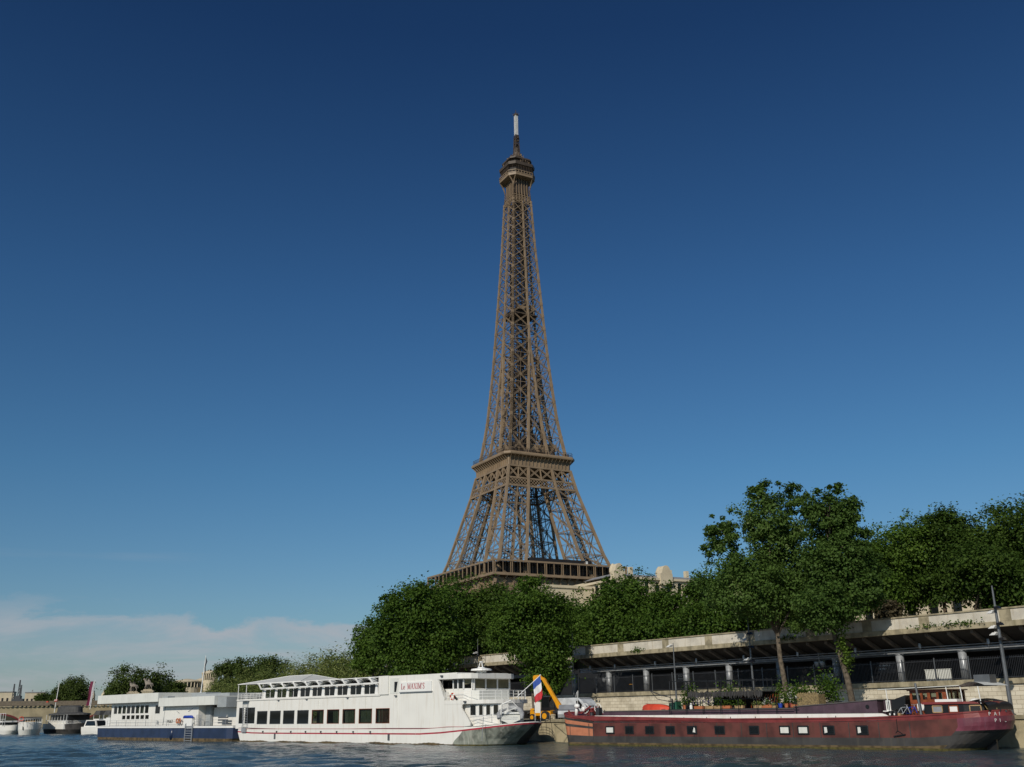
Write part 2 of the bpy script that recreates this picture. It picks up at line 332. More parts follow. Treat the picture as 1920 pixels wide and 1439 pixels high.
# ================================================================ THE SETTING
# river: a real chopped surface where it shows, flat sheet beyond
def build_water():
    rng = np.random.default_rng(3)
    xs = np.arange(-120, 75, .42); ys = np.arange(28, 235, .42)
    X, Y = np.meshgrid(xs, ys); Z = np.zeros_like(X)
    for k in range(46):
        L = rng.uniform(.9, 5.5); th = rng.normal(R_(75), .75); a = .0054*L**.9
        kx, ky = math.cos(th)*2*math.pi/L, math.sin(th)*2*math.pi/L
        ph = kx*X+ky*Y+rng.uniform(0, 6.28)+.6*np.sin(X*.11+Y*.07+k)
        Z += a*(np.sin(ph)+.25*np.sin(2*ph+1))
    Z *= .75+.5*np.sin(X*.05+1)*np.sin(Y*.06)
    fade = np.clip((X-xs[0])/6, 0, 1)*np.clip((xs[-1]-X)/6, 0, 1)*np.clip((Y-ys[0])/4, 0, 1)*np.clip((ys[-1]-Y)/10, 0, 1)
    Z *= fade
    ny, nx = X.shape; co = np.stack([X.ravel(), Y.ravel(), Z.ravel()], 1)
    idx = np.arange(ny*nx).reshape(ny, nx); q = np.stack([idx[:-1,:-1], idx[:-1,1:], idx[1:,1:], idx[1:,:-1]], -1).reshape(-1, 4)
    outer = [(-6000,-400,0),(6000,-400,0),(6000,9000,0),(-6000,9000,0)]
    n0 = len(co); a, b, c, d = idx[0,0], idx[0,-1], idx[-1,-1], idx[-1,0]
    co = np.vstack([co, outer])
    row0 = list(idx[0,:]); rowN = list(idx[-1,:][::-1]); colR = list(idx[:,-1]); colL = list(idx[:,0][::-1])
    faces = [list(map(int, f)) for f in q]
    faces += [[n0, n0+1]+[int(i) for i in row0[::-1]], [n0+1, n0+2]+[int(i) for i in colR[::-1]], [n0+2, n0+3]+[int(i) for i in rowN[::-1]], [n0+3, n0]+[int(i) for i in colL[::-1]]]
    me = bpy.data.meshes.new('river_water'); me.from_pydata(co.tolist(), [], faces); me.polygons.foreach_set('use_smooth', [True]*len(faces)); me.update()
    o = bpy.data.objects.new('river_water', me); C.objects.link(o); struct(o)
    m = bpy.data.materials.new('river_water'); m.use_nodes = True; t = m.node_tree; b_ = t.nodes['Principled BSDF']
    b_.inputs['Base Color'].default_value = (.035, .062, .070, 1); b_.inputs['Roughness'].default_value = .09; b_.inputs['IOR'].default_value = 1.333
    tcn = N(t, 'ShaderNodeTexCoord'); mp_ = N(t, 'ShaderNodeMapping'); mp_.inputs['Rotation'].default_value = (0, 0, R_(-12)); mp_.inputs['Scale'].default_value = (1, 1.6, 1)
    t.links.new(tcn.outputs['Object'], mp_.inputs[0])
    n1 = N(t, 'ShaderNodeTexNoise'); n1.inputs['Scale'].default_value = 1.9; n1.inputs['Detail'].default_value = 6; n1.inputs['Roughness'].default_value = .6; n1.inputs['Distortion'].default_value = .6
    n2 = N(t, 'ShaderNodeTexNoise'); n2.inputs['Scale'].default_value = .12; n2.inputs['Detail'].default_value = 3
    t.links.new(mp_.outputs[0], n1.inputs[0]); t.links.new(tcn.outputs['Object'], n2.inputs[0])
    h = math_('MULTIPLY', n1.outputs[0], mrange(n2.outputs[0], .3, .7, .6, 1.3, tree=t), tree=t)
    bp = N(t, 'ShaderNodeBump'); bp.inputs['Strength'].default_value = 1; bp.inputs['Distance'].default_value = .13; t.links.new(h, bp.inputs['Height']); t.links.new(bp.outputs[0], b_.inputs['Normal'])
    me.materials.append(m)
build_water()
def polyface(name, pts, z, m, z0=None):
    mb = MB(); mb.slab(pts, z0 if z0 is not None else z-1.0, z); o = mb.build(name, m); return struct(o)
U44 = Vector((.695, -.719, 0)); U37 = Vector((.602, -.799, 0)); N37 = Vector((.799, .602, 0))
Q0 = Vector((8.0, 123.6, 0))
def qp(s, off, z=0): p = Q0+U37*s+N37*off; return (p.x, p.y, z)
def xy(p): return (p[0], p[1])
# lower quay paving and its stone river edge
edge_pts = [(66.1, 35), (31.2, 71), (3.4, 99.8), (-44, 156), (-66, 190), (-78, 225), (-95, 300), (-125, 400), (-158, 468)]
back_pts = [qp(95, .5), qp(52, .5), qp(-35, .5), (-19, 205), (-30, 260), (-66, 340), (-120, 440), (-150, 480)]
polyface('lower_quay', edge_pts+[xy(p) for p in back_pts[::-1]], 1.8, 'quay_top', -2)
mb = MB()
for a, b in zip(edge_pts[:-1], edge_pts[1:]):
    a = Vector((*a, 0)); b = Vector((*b, 0)); d = (b-a).normalized(); n = Vector((d.y, -d.x, 0))
    if n.x*0.7+n.y*.7 > 0: n = -n
    mb.bar(a+n*.15+Vector((0,0,-.4)), b+n*.15+Vector((0,0,-.4)), .34, 4.2, ref=(0,0,1))
    mb.bar(a+n*.1+Vector((0,0,1.85)), b+n*.1+Vector((0,0,1.85)), .7, .26, 1, ref=(0,0,1))
o = mb.build('quay_edge_wall', ['quay_stone', 'concrete_cap']); tag(o, 'low mossy stone embankment wall along the water between the boats', 'embankment wall')
# upper ground reaching the horizon
land = [xy(p) for p in back_pts]+[(-165, 476), (-330, 900), (-900, 2200), (-2500, 8500), (5000, 8500), (5000, 0), (200, -100), (qp(95, .5)[0], qp(95, .5)[1])]
land = [xy(qp(95, 10))]+[xy(qp(-35, 10))]+[xy(p) for p in back_pts[3:]]+land[len(back_pts):-3]+[(5000, -50), (250, -80)]
polyface('upper_ground', land, 9.2, 'ground', -2)
# opposite bank beyond the bridge
polyface('far_bank', [(-233, 640), (-420, 560), (-900, 400), (-3000, 500), (-3000, 7000), (-900, 2300)], 6.5, 'ground', -2)
mb = MB(); mb.bar((-66, 341, 5.4), (-120, 441, 5.4), .8, 8, ref=(0,0,1)); mb.bar((-120, 441, 5.4), (-150, 481, 5.4), .8, 8, ref=(0,0,1)); mb.bar((-30, 261, 5.4), (-66, 341, 5.4), .8, 8, ref=(0,0,1)); mb.bar((-19, 206, 5.4), (-30, 261, 5.4), .8, 8, ref=(0,0,1))
mb.bar(Vector(qp(-35, 1, 5.4)), (-19, 206, 5.4), .8, 8, ref=(0,0,1))
tag(mb.build('retaining_wall', 'quay_blocks'), 'long stone retaining wall behind the pale trees on the left quay', 'retaining wall')

# ================================================================ THE TOWER
TW = thing('lattice_tower', 'tall brown wrought iron lattice tower with three platforms and white mast', 'tower', (4.7, 513.5, 10.47), 28.8)
wH = [0, 30, 57, 60.9, 97.8, 118.4, 137, 165.7, 188.4, 214, 234, 263.5, 277]; wW = [60, 43.5, 31.6, 29.8, 19.9, 15.75, 13.3, 10.9, 9.5, 8.0, 6.85, 5.5, 5.0]
def tw(h): return float(np.interp(h, wH, wW))
iH = [0, 57, 60.9, 97.8, 119.8, 147, 155, 168, 180]; iI = [37, 17.2, 15.4, 8.0, 5.2, 2.45, 1.9, .88, 0.0]
def ti(h): return float(np.interp(h, iH, iI))
def lattice(mb, a, b, w_, t, nrm, mi=0, step=None, zig=True):
    """flat lattice girder from a to b: two chords and a zigzag, lying in the plane with normal nrm"""
    a = Vector(a); b = Vector(b); d = (b-a); L = d.length; d.normalize(); s = d.cross(Vector(nrm)).normalized()*(w_/2)
    mb.bar(a+s, b+s, t, t, mi, ref=nrm); mb.bar(a-s, b-s, t, t, mi, ref=nrm)
    if zig:
        n = max(2, int(L/(step or w_*1.3)))
        for k in range(n):
            p = a+d*(L*k/n); q = a+d*(L*(k+1)/n); sg = 1 if k % 2 else -1
            mb.bar(p+s*sg, q-s*sg, t*.7, t*.7, mi, ref=nrm)
def face_pts(i, j, h, w_, axis, sgn):   # point on outer face: axis 'x' => face at x=sgn*w
    return (sgn*w_, i, h) if axis == 'x' else (i, sgn*w_, h)
def xpanel(mb, a0, b0, a1, b1, nrm, wid, t, zig=True, horiz=True, plate=0.):
    """X bracing between lower points a0,b0 and upper a1,b1"""
    lattice(mb, a0, b1, wid, t, nrm, 0, zig=zig); lattice(mb, b0, a1, wid, t, nrm, 0, zig=zig)
    if horiz: lattice(mb, a1, b1, wid*.8, t, nrm, 0, zig=zig)
    if plate:
        c = (Vector(a0)+Vector(b0)+Vector(a1)+Vector(b1))/4; n = Vector(nrm).normalized(); u = (Vector(b0)-Vector(a0)).normalized()
        mb.bar(c-n*.12, c+n*.12, plate, plate, 0, ref=u)
# --- the four legs up to the second platform, each a part
lev = [0, 15, 30, 45, 57, 65.0, 77.0, 88.6, 97.8, 102.0, 108.5]
for sx in (-1, 1):
    for sy in (-1, 1):
        mb = MB()
        def cp(kx, ky, h):
            return Vector((sx*(tw(h) if kx else ti(h)), sy*(tw(h) if ky else ti(h)), h))
        for kx, ky in ((1,1),(1,0),(0,1),(0,0)):
            for h0, h1 in zip(lev[:-1], lev[1:]):
                mb.bar(cp(kx,ky,h0), cp(kx,ky,h1), 1.15, 1.15, 0, ref=(1,0,0))
        for n_, (h0, h1) in enumerate(zip(lev[:-2], lev[1:-1])):
            if h0 in (97.8,): continue
            for (ka, kb, nrm) in (((1,1),(1,0),(1,0,0)), ((1,1),(0,1),(0,1,0)), ((0,0),(1,0),(0,1,0)), ((0,0),(0,1),(1,0,0))):
                a0, b0, a1, b1 = cp(*ka,h0), cp(*kb,h0), cp(*ka,h1), cp(*kb,h1)
                xpanel(mb, a0, b0, a1, b1, nrm, .55, .17, zig=h0 >= 50, plate=1.5 if h0 >= 50 else 0)
                if h0 >= 50:
                    m0 = (a0+b0)/2; m1 = (a1+b1)/2; lattice(mb, m0, m1, .45, .17, nrm)
                    # secondary struts
                    c = (a0+b0+a1+b1)/4
                    for p in ((a0+a1)/2, (b0+b1)/2): mb.bar(c, p, .16, .16, 0, ref=nrm)
            # inner stairs / lift track running up the leg
        if True:
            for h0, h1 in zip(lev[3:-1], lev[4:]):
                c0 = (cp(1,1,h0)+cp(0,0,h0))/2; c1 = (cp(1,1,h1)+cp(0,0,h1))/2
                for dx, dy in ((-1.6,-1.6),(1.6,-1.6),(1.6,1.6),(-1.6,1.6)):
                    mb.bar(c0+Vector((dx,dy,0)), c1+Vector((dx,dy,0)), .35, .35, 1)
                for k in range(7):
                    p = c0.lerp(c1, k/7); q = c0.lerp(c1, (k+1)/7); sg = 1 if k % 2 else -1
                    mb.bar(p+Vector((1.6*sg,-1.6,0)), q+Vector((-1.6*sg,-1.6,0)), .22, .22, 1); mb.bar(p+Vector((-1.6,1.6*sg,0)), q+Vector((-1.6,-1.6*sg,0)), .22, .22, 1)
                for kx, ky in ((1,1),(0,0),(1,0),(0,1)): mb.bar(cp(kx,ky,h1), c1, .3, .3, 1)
        mb.build('leg', ['tower_iron', 'tower_iron_dark'], TW)
# --- base plinths hidden by the trees
for sx in (-1, 1):
    for sy in (-1, 1): mb = MB(); mb.box(sx*48.5-13, sx*48.5+13, sy*48.5-13, sy*48.5+13, 0, 3); mb.build('masonry_base', 'stone', TW)
def ring4(mb, f):
    for ax, sg in (('y',-1),('y',1),('x',-1),('x',1)): f(ax, sg)
def P4(ax, sg, i, off, h): return Vector((i, sg*off, h)) if ax == 'y' else Vector((sg*off, i, h))
# arches under first platform
for ax, sg in (('y',-1),('x',-1),('y',1),('x',1)):
    mb = MB(); nrm = (0,1,0) if ax == 'y' else (1,0,0)
    pr = None
    for k in range(25):
        a = math.pi*k/24; h = 4+36*math.sin(a); i = 37*math.cos(a); off = tw(h)
        i2 = 34*math.cos(a); h2 = 4+33*math.sin(a)
        q = (P4(ax, sg, i, off, h), P4(ax, sg, i2, tw(h2), h2))
        if pr: mb.bar(pr[0], q[0], .5, 1.2, 0); mb.bar(pr[1], q[1], .4, 1.2, 0); mb.bar(pr[0], q[1], .25); mb.bar(pr[1], q[0], .25)
        pr = q
    mb.build('arch', 'tower_iron', TW)
# belt truss below first gallery
mb = MB()
for ax, sg in (('y',-1),('x',-1),('y',1),('x',1)):
    nrm = (0,1,0) if ax == 'y' else (1,0,0)
    for h in (40.5, 45.8): mb.bar(P4(ax,sg,-33.6,33.6,h), P4(ax,sg,33.6,33.6,h), .8, .8)
    for k in range(14):
        a = -33+k*4.71; lattice(mb, P4(ax,sg,a,33.6,40.5), P4(ax,sg,a+4.71,33.6,45.8), .4, .16, nrm); lattice(mb, P4(ax,sg,a+4.71,33.6,40.5), P4(ax,sg,a,33.6,45.8), .4, .16, nrm); mb.bar(P4(ax,sg,a,33.6,40.5), P4(ax,sg,a,33.6,45.8), .4)
mb.build('belt_truss', 'tower_iron', TW)
# first platform
mb = MB(); g = MB()
W1 = 36.7
for ax, sg in (('y',-1),('x',-1),('y',1),('x',1)):
    def bx(i0, i1, o0, o1, h0, h1, mi=0, m=mb):
        a, b = sorted((sg*o0, sg*o1))
        if ax == 'y': m.box(i0, i1, a, b, h0, h1, mi)
        else: m.box(a, b, i0, i1, h0, h1, mi)
    e_ = 0 if ax == 'y' else .01
    bx(-W1+e_, W1-e_, W1-.7, W1, 58.1, 58.9+e_)           # top rail beam
    bx(-W1+e_, W1-e_, W1-3.5, W1+.25, 51.7, 52.25+e_); bx(-W1+e_, W1-e_, W1-.5, W1-.02, 52.25, 52.95)   # deck edge and balustrade
    bx(-34+e_, 34-e_, 33.2, 34.0, 45.9, 51.7)             # frieze
    for k in range(17):                                   # brackets
        i = -33.6+k*4.2
        p = [(34.0, 49.2), (34.0, 51.7), (36.3, 51.7), (36.3, 51.2), (35.2, 50.9), (34.5, 50.2)]
        for t_ in (0,):
            for a_, b_ in zip(p, p[1:]+p[:1]): pass
        bx(i-.35, i+.35, 34.0, 36.4, 51.15, 51.7); bx(i-.35, i+.35, 34.0, 35.3, 50.4, 51.15); bx(i-.3, i+.3, 34.0, 34.6, 46.6, 50.4)
    for k in range(9):
        i = -36.1+k*9.02
        if ax == 'y':
            for d_ in (-.45, .45): bx(i+d_-.12, i+d_+.12, W1-.55, W1-.05, 52.95, 58.1)
        else: bx(i-.25, i+.25, W1-.75, W1-.05, 52.95, 58.1)
        if k < 8: bx(i+4.42, i+4.6 if ax == 'y' else i+4.9, W1-.45, W1-.1, 52.95, 58.1)
    for k in range(48): i = -36.4+k*1.55; bx(i-.04, i+.04, W1-.3, W1-.2, 53.3, 58.1, 1)
    bx(-32, 32, 28.5, 29.0, 52.3, 57.6, 1)                # glazed pavilions set back
    bx(-33, 33, 27.6, 35.9, 57.65, 58.05, 1)              # their roofs
    bx(-30, 30, 31.6, 31.75, 52.3, 57.6, 1)
    for k in range(26): i = -31+k*2.48; bx(i-.07, i+.07, 32.4, 32.6, 52.3, 57.6, 0)
mb.box(-34.5, 34.5, -34.5, -12, 51.2, 51.68, 1); mb.box(-34.5, 34.5, 12, 34.5, 51.2, 51.68, 1); mb.box(-34.5, -12, -12, 12, 51.2, 51.68, 1); mb.box(12, 34.5, -12, 12, 51.2, 51.68, 1)
# dark pavilion roof showing between the near legs
mb.box(-12.5, 17.5, -33.5, -26, 58.06, 59.6, 1); mb.box(-14, 20, -31, -27, 59.6, 61.3, 1); mb.box(15, 16, -33.8, -33.5, 58.9, 60.6, 3)
mb.build('first_platform', ['tower_iron', 'tower_gallery', 'glass_gallery', 'mast_white'], TW)
# second platform: lattice band, X frieze, coved cornice, railing
mb = MB()
for ax, sg in (('y',-1),('x',-1),('y',1),('x',1)):
    nrm = (0,1,0) if ax == 'y' else (1,0,0)
    w0, w1 = tw(97.8), tw(102); 
    for h, t_ in ((97.9, .85), (102, .7), (108.3, .9)): mb.bar(P4(ax,sg,-tw(h),tw(h),h), P4(ax,sg,tw(h),tw(h),h), t_, t_)
    nL = 22
    for k in range(nL):
        for q0, q1 in ((0, 1), (1, 0)):
            for hh0, hh1 in ((98.3, 100), (100, 101.7)):
                a = -1+2*(k+q0)/nL; b = -1+2*(k+q1)/nL
                mb.bar(P4(ax,sg,a*tw(hh0),tw(hh0)+.1,hh0), P4(ax,sg,b*tw(hh1),tw(hh1)+.1,hh1), .24, .24, 0, ref=nrm)
    segs = [-1, -ti(104)/tw(104), ti(104)/tw(104), 1]
    for s0, s1 in zip(segs[:-1], segs[1:]):
        for k in range(2):
            a = s0+(s1-s0)*k/2; b = s0+(s1-s0)*(k+1)/2
            A0 = P4(ax,sg,a*tw(102.4),tw(102.4),102.4); B0 = P4(ax,sg,b*tw(102.4),tw(102.4),102.4); A1 = P4(ax,sg,a*tw(108),tw(108),108); B1 = P4(ax,sg,b*tw(108),tw(108),108)
            lattice(mb, A0, B1, .55, .22, nrm); lattice(mb, B0, A1, .55, .22, nrm); mb.bar(B0, B1, .5, .5, 0)
mb.build('lattice_band', ['tower_iron'], TW)
def octa(w_, c_, h): return [(-w_+c_,-w_,h),(w_-c_,-w_,h),(w_,-w_+c_,h),(w_,w_-c_,h),(w_-c_,w_,h),(-w_+c_,w_,h),(-w_,w_-c_,h),(-w_,-w_+c_,h)]
mb = MB()
mb.loft([octa(17.75, .3, 108.6), octa(17.8, .3, 112.7), octa(18.0, .5, 113.2), octa(20.3, 2.3, 113.6), octa(20.45, 2.4, 114.0), octa(20.45, 2.4, 114.7), octa(20.0, 2.3, 115.2), octa(1, .2, 115.25)], 0)
for ax, sg in (('y',-1),('x',-1),('y',1),('x',1)):
    for k in range(17):
        i = -16.8+k*2.1
        mb.bar(P4(ax,sg,i,17.95,108.9), P4(ax,sg,i,18.1,112.0), .22, .45, 0); mb.bar(P4(ax,sg,i,18.0,111.5), P4(ax,sg,i*1.03,20.0,113.5), .2, .5, 0)
    for h in (116.0, 117.3): mb.bar(P4(ax,sg,-17.6,19.6,h), P4(ax,sg,17.6,19.6,h), .12, .12, 1)
    for k in range(64): i = -17.6+k*.56; mb.bar(P4(ax,sg,i,19.6,115.2), P4(ax,sg,i,19.6,117.3), .07, .07, 1)
for a, b in zip(octa(19.6, 2, 0), octa(19.6, 2, 0)[1:]+octa(19.6, 2, 0)[:1]):
    for h in (116, 117.3): mb.bar((a[0],a[1],h), (b[0],b[1],h), .1, .1, 1)
mb.build('second_platform', ['tower_iron', 'tower_iron_dark'], TW)
mb = MB()      # pavilions and lift sheds on the second platform
mb.box(-11, 11, -11, 11, 115.3, 119.2, 1); mb.box(-12, 12, -12, 12, 119.25, 119.7, 0)
mb.box(-3.0, 9.5, -12.6, -10.0, 118.2, 121.6, 0); mb.box(2.0, 5.2, -13.2, -12.7, 119.4, 121.8, 2); mb.box(7.0, 14.0, -11.5, -9, 119.8, 123.0, 0)
for k in range(5): mb.bar((9.5-k*.2, -13.0, 119.8+k*.7), (12.5, -12.2, 122.8-k*.2), .3)
mb.box(-13.2, -10, -4, 4, 119.8, 122.3, 0); mb.box(-4, 4, -4, 4, 119.7, 126, 1)
for k in range(40):
    a = random.uniform(-18, 18); s_ = random.choice((-1, 1)); mb.box(a-.25, a+.25, s_*18.8-.25 if s_ < 0 else 18.5, s_*18.8+.25 if s_ < 0 else 19, 115.2, 116.9, 1)
mb.build('pavilion', ['tower_iron', 'tower_iron_dark', 'tower_iron'], TW)
# upper shaft
levs = [115.3]; 
while levs[-1] < 262: levs.append(levs[-1]+2.1+.545*tw(levs[-1]))
levs[-1] = 263.5
mb = MB()
for h0, h1 in zip(levs[:-1], levs[1:]):
    wa, wb, ia, ib = tw(h0), tw(h1), ti(h0), ti(h1); th = .52+.046*wa
    merged = h0 > 176
    for ax, sg in (('y',-1),('x',-1),('y',1),('x',1)):
        nrm = (0,1,0) if ax == 'y' else (1,0,0)
        cols = [(-wa,-wb),(0,0),(wa,wb)] if merged else [(-wa,-wb),(-ia,-ib),(ia,ib),(wa,wb)]
        for c0, c1 in cols[:-1]: mb.bar(P4(ax,sg,c0,wa,h0), P4(ax,sg,c1,wb,h1), th, th, 0, ref=(1,0,0))
        if ax == 'y' and sg == 1 or ax == 'x' and sg == 1: mb.bar(P4(ax,sg,wa,wa,h0), P4(ax,sg,wb,wb,h1), th*.98, th*.98, 0, ref=(1,0,0))
        mb.bar(P4(ax,sg,wa,wa,h0), P4(ax,sg,wb,wb,h1), th*.97, th*.97, 0, ref=(1,0,0))
        for (a0, a1), (b0, b1) in zip(cols[:-1], cols[1:]):
            if b0-a0 < 1.5: continue
            A0, B0, A1, B1 = P4(ax,sg,a0,wa,h0), P4(ax,sg,b0,wa,h0), P4(ax,sg,a1,wb,h1), P4(ax,sg,b1,wb,h1)
            wid = .42+.012*wa
            if h0 > 205: mb.bar(A0, B1, .34, .3, 0, ref=nrm); mb.bar(B0, A1, .34, .3, 0, ref=nrm)
            else: lattice(mb, A0, B1, wid, .17, nrm); lattice(mb, B0, A1, wid, .17, nrm)
            mb.bar(A1, B1, .24 if h0 < 180 else .14, .2, 0, ref=nrm)
            if h0 < 165:
                mid0 = (A0+A1)/2; mid1 = (B0+B1)/2; mb.bar(mid0, mid1, .14, .14, 0, ref=nrm); mb.bar((A0+B0)/2, (A1+B1)/2, .14, .14, 0, ref=nrm)
            n = Vector(nrm)
            for p in (A1, B1):
                mb.bar(p-n*.4, p+n*.42, .72+.055*wa, .95+.055*wa, 0, ref=(0,0,1))
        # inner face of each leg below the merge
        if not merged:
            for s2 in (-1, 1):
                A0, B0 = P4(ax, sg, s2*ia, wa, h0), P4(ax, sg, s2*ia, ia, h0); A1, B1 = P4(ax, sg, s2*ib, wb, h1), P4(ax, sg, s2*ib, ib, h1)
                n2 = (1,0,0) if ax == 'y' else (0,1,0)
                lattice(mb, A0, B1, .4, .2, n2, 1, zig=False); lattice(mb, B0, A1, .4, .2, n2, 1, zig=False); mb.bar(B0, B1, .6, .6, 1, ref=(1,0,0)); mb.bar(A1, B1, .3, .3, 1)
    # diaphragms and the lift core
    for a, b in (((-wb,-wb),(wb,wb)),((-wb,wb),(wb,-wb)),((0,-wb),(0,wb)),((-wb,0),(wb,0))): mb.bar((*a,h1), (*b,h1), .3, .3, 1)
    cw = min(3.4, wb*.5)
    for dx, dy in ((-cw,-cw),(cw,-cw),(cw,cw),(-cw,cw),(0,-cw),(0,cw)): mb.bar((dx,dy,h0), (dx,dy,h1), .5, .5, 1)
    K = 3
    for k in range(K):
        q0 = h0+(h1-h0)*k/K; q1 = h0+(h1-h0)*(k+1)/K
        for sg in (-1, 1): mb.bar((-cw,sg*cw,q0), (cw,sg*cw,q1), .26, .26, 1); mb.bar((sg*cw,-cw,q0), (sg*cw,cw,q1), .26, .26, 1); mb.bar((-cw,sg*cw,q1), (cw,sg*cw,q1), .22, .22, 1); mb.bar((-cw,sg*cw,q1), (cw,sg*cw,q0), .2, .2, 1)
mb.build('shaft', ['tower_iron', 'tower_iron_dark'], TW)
mb = MB()      # intermediate platform
w_ = 7.2
mb.box(-w_, w_, -w_, w_, 194.6, 195.2, 1); mb.box(-5.4, 5.4, -5.4, 5.4, 195.2, 198.6, 1); mb.box(-5.2, 1.6, -7.3, -6.9, 197.3, 199.3, 0); mb.box(2.2, 5.0, -7.4, -7.0, 197.6, 200.2, 0); mb.box(-8.3, 8.3, -.2, .2, 199.9, 200.4, 0)
mb.build('intermediate_platform', ['tower_iron', 'tower_iron_dark'], TW)
# summit
mb = MB()
for ax, sg in (('y',-1),('x',-1),('y',1),('x',1)):
    for k in range(7):
        f = -1+k/3
        pr = None
        for q in range(7):
            h = 263.5+q*(277.2-263.5)/6; ww = 5.45-.45*min(1, q/3.)+ (0 if q < 3 or abs(f) < .9 else (q-3)**2/9*3.0); i = f*min(ww, 5.4 if abs(f) < .9 else ww)*(.66 if q > 5 and abs(f) > .9 else (.85 if q == 5 and abs(f) > .9 else 1))
            p = P4(ax, sg, i, ww, h)
            if pr: mb.bar(pr, p, .6 if abs(f) > .9 else (.36 if abs(f) < .05 else .22), .4, 0, ref=(1,0,0))
            pr = p
    for h in (263.5, 266.6): mb.bar(P4(ax,sg,-5.3,5.3,h), P4(ax,sg,5.3,5.3,h), .4)
    for k in range(6): a = -5.3+k*10.6/6; mb.bar(P4(ax,sg,a,5.3,263.6), P4(ax,sg,a+1.77,5.3,266.5), .2); mb.bar(P4(ax,sg,a+1.77,5.3,263.6), P4(ax,sg,a,5.3,266.5), .2)
mb.box(-4.7, 4.7, -4.7, 4.7, 268, 277, 1)  # dark block filled in for the shade inside the flare
mb.build('flared_bracket', ['tower_iron', 'tower_iron_dark'], TW)
mb = MB()
mb.loft([octa(5.2, 1.8, 276.9), octa(8.2, 2.95, 277.2), octa(8.4, 3.05, 277.3), octa(8.4, 3.05, 278.6), octa(8.55, 3.1, 278.65), octa(8.55, 3.1, 279.1), octa(8.1, 2.9, 279.12)], 0)
oc = octa(8.4, 3.05, 0)
for a, b in zip(oc, oc[1:]+oc[:1]):
    a = Vector(a); b = Vector(b); L = (b-a).length; n = max(2, int(L/1.7))
    mb.bar(a+Vector((0,0,280.3)), b+Vector((0,0,280.3)), .35, .35, 0)
    for k in range(n+1): p = a.lerp(b, k/n); mb.bar(p+Vector((0,0,279)), p+Vector((0,0,280.3)), .3, .3, 0); mb.bar(p*.97+Vector((0,0,280.3)), p*.93+Vector((0,0,284.2)), .16, .16, 1)
    for k in range(n*3): p = a.lerp(b, k/n/3); mb.bar(p*.97+Vector((0,0,280.3)), p*.94+Vector((0,0,283.8)), .07, .07, 1)
mb.loft([octa(7.6, 2.7, 279.2), octa(7.6, 2.7, 280.3), octa(6.6, 2.4, 280.4), octa(6.6, 2.4, 284.0)], 2)
mb.loft([octa(7.4, 2.7, 283.8), octa(8.3, 2.9, 284.2), octa(8.5, 3.0, 285.8), octa(8.2, 2.9, 286.1), octa(6.0, 2, 286.2)], 1)
mb.loft([octa(5.6, 1.9, 286), octa(5.6, 1.9, 288.6), octa(7.0, 2.3, 288.8), octa(7.0, 2.3, 289.7), octa(3.8, 1.3, 290.0)], 1)
mb.build('summit_gallery', ['tower_iron', 'tower_iron_dark', 'tower_gallery'], TW)
mb = MB(); rr = random.Random(4)      # clutter of aerials
for k in range(240):
    a = rr.uniform(0, 6.28); r = rr.uniform(2.5, 8.0); zb = 286.1 if r > 6.2 else 289.6 if r > 3.4 else 291
    x_, y_ = r*math.cos(a), r*math.sin(a); h_ = rr.uniform(.8, 4.6)*(1.2-r/12)
    mb.bar((x_, y_, zb), (x_+rr.uniform(-.2,.2), y_, zb+h_), rr.uniform(.1, .28), None, rr.choice((0,1,1)))
    if rr.random() < .45: b_ = rr.uniform(.3, .8); mb.box(x_-b_/2, x_+b_/2, y_-b_/2, y_+b_/2, zb+h_*.5, zb+h_*.5+b_, rr.choice((0,1,1)))
    if rr.random() < .35: mb.bar((x_-.7, y_, zb+h_*.8), (x_+.7, y_+.3, zb+h_*.8), .1, None, 1)
for k in range(28):
    a = k*6.28/28; mb.bar((7.6*math.cos(a), 7.6*math.sin(a), 284.4), (7.9*math.cos(a), 7.9*math.sin(a), 286.1), .15, None, 1); mb.lathe((7.4*math.cos(a), 7.4*math.sin(a), 285.2+.4*(k%3)), [(.1,0),(.55,.1),(.55,.5),(.1,.6)], 8, 0)
mb.build('aerial_cluster', ['tower_iron', 'tower_iron_dark'], TW)
mb = MB()
mb.lathe((0,0,0), [(3.6,289.4),(3.5,291.5),(2.9,293.3),(2.1,294.8),(1.7,296.5),(1.5,299)], 12, 0)
for k in range(4):
    a = math.pi/4+k*math.pi/2; x_, y_ = math.cos(a), math.sin(a)
    mb.bar((1.9*x_,1.9*y_,296), (1.35*x_,1.35*y_,307.6), .3); 
    b_ = math.pi/4+(k+1)*math.pi/2; x2, y2 = math.cos(b_), math.sin(b_)
    for q in range(8): z0 = 296+q*1.45; mb.bar((1.7*x_,1.7*y_,z0), (1.6*x2,1.6*y2,z0+1.45), .16); mb.bar((1.7*x2,1.7*y2,z0), (1.6*x_,1.6*y_,z0+1.45), .16)
for k in range(44):
    z0 = rr.uniform(296, 307); a = rr.uniform(0, 6.28); mb.box(1.3*math.cos(a)-.35, 1.3*math.cos(a)+.35, 1.3*math.sin(a)-.35, 1.3*math.sin(a)+.35, z0, z0+rr.uniform(.4,1.1), 0)
mb.build('mast_base', ['tower_iron_dark'], TW)
mb = MB(); mb.lathe((0,0,0), [(.62,307.6),(.62,320.6)], 10, 0)
for q in range(17):
    z0 = 307.9+q*.76; mb.box(-.86, .86, -.86, .86, z0, z0+.5, 0)
mb.build('antenna_mast', ['mast_white'], TW)
mb = MB(); mb.lathe((0,0,0), [(1.3,320.6),(1.5,321.1),(1.2,321.7),(.3,322)], 10, 0); mb.bar((0,0,322), (0,0,324.5), .25); 
for k in range(8): a = k*.785; mb.bar((0,0,321.3), (2.2*math.cos(a), 2.2*math.sin(a), 321.6), .16)
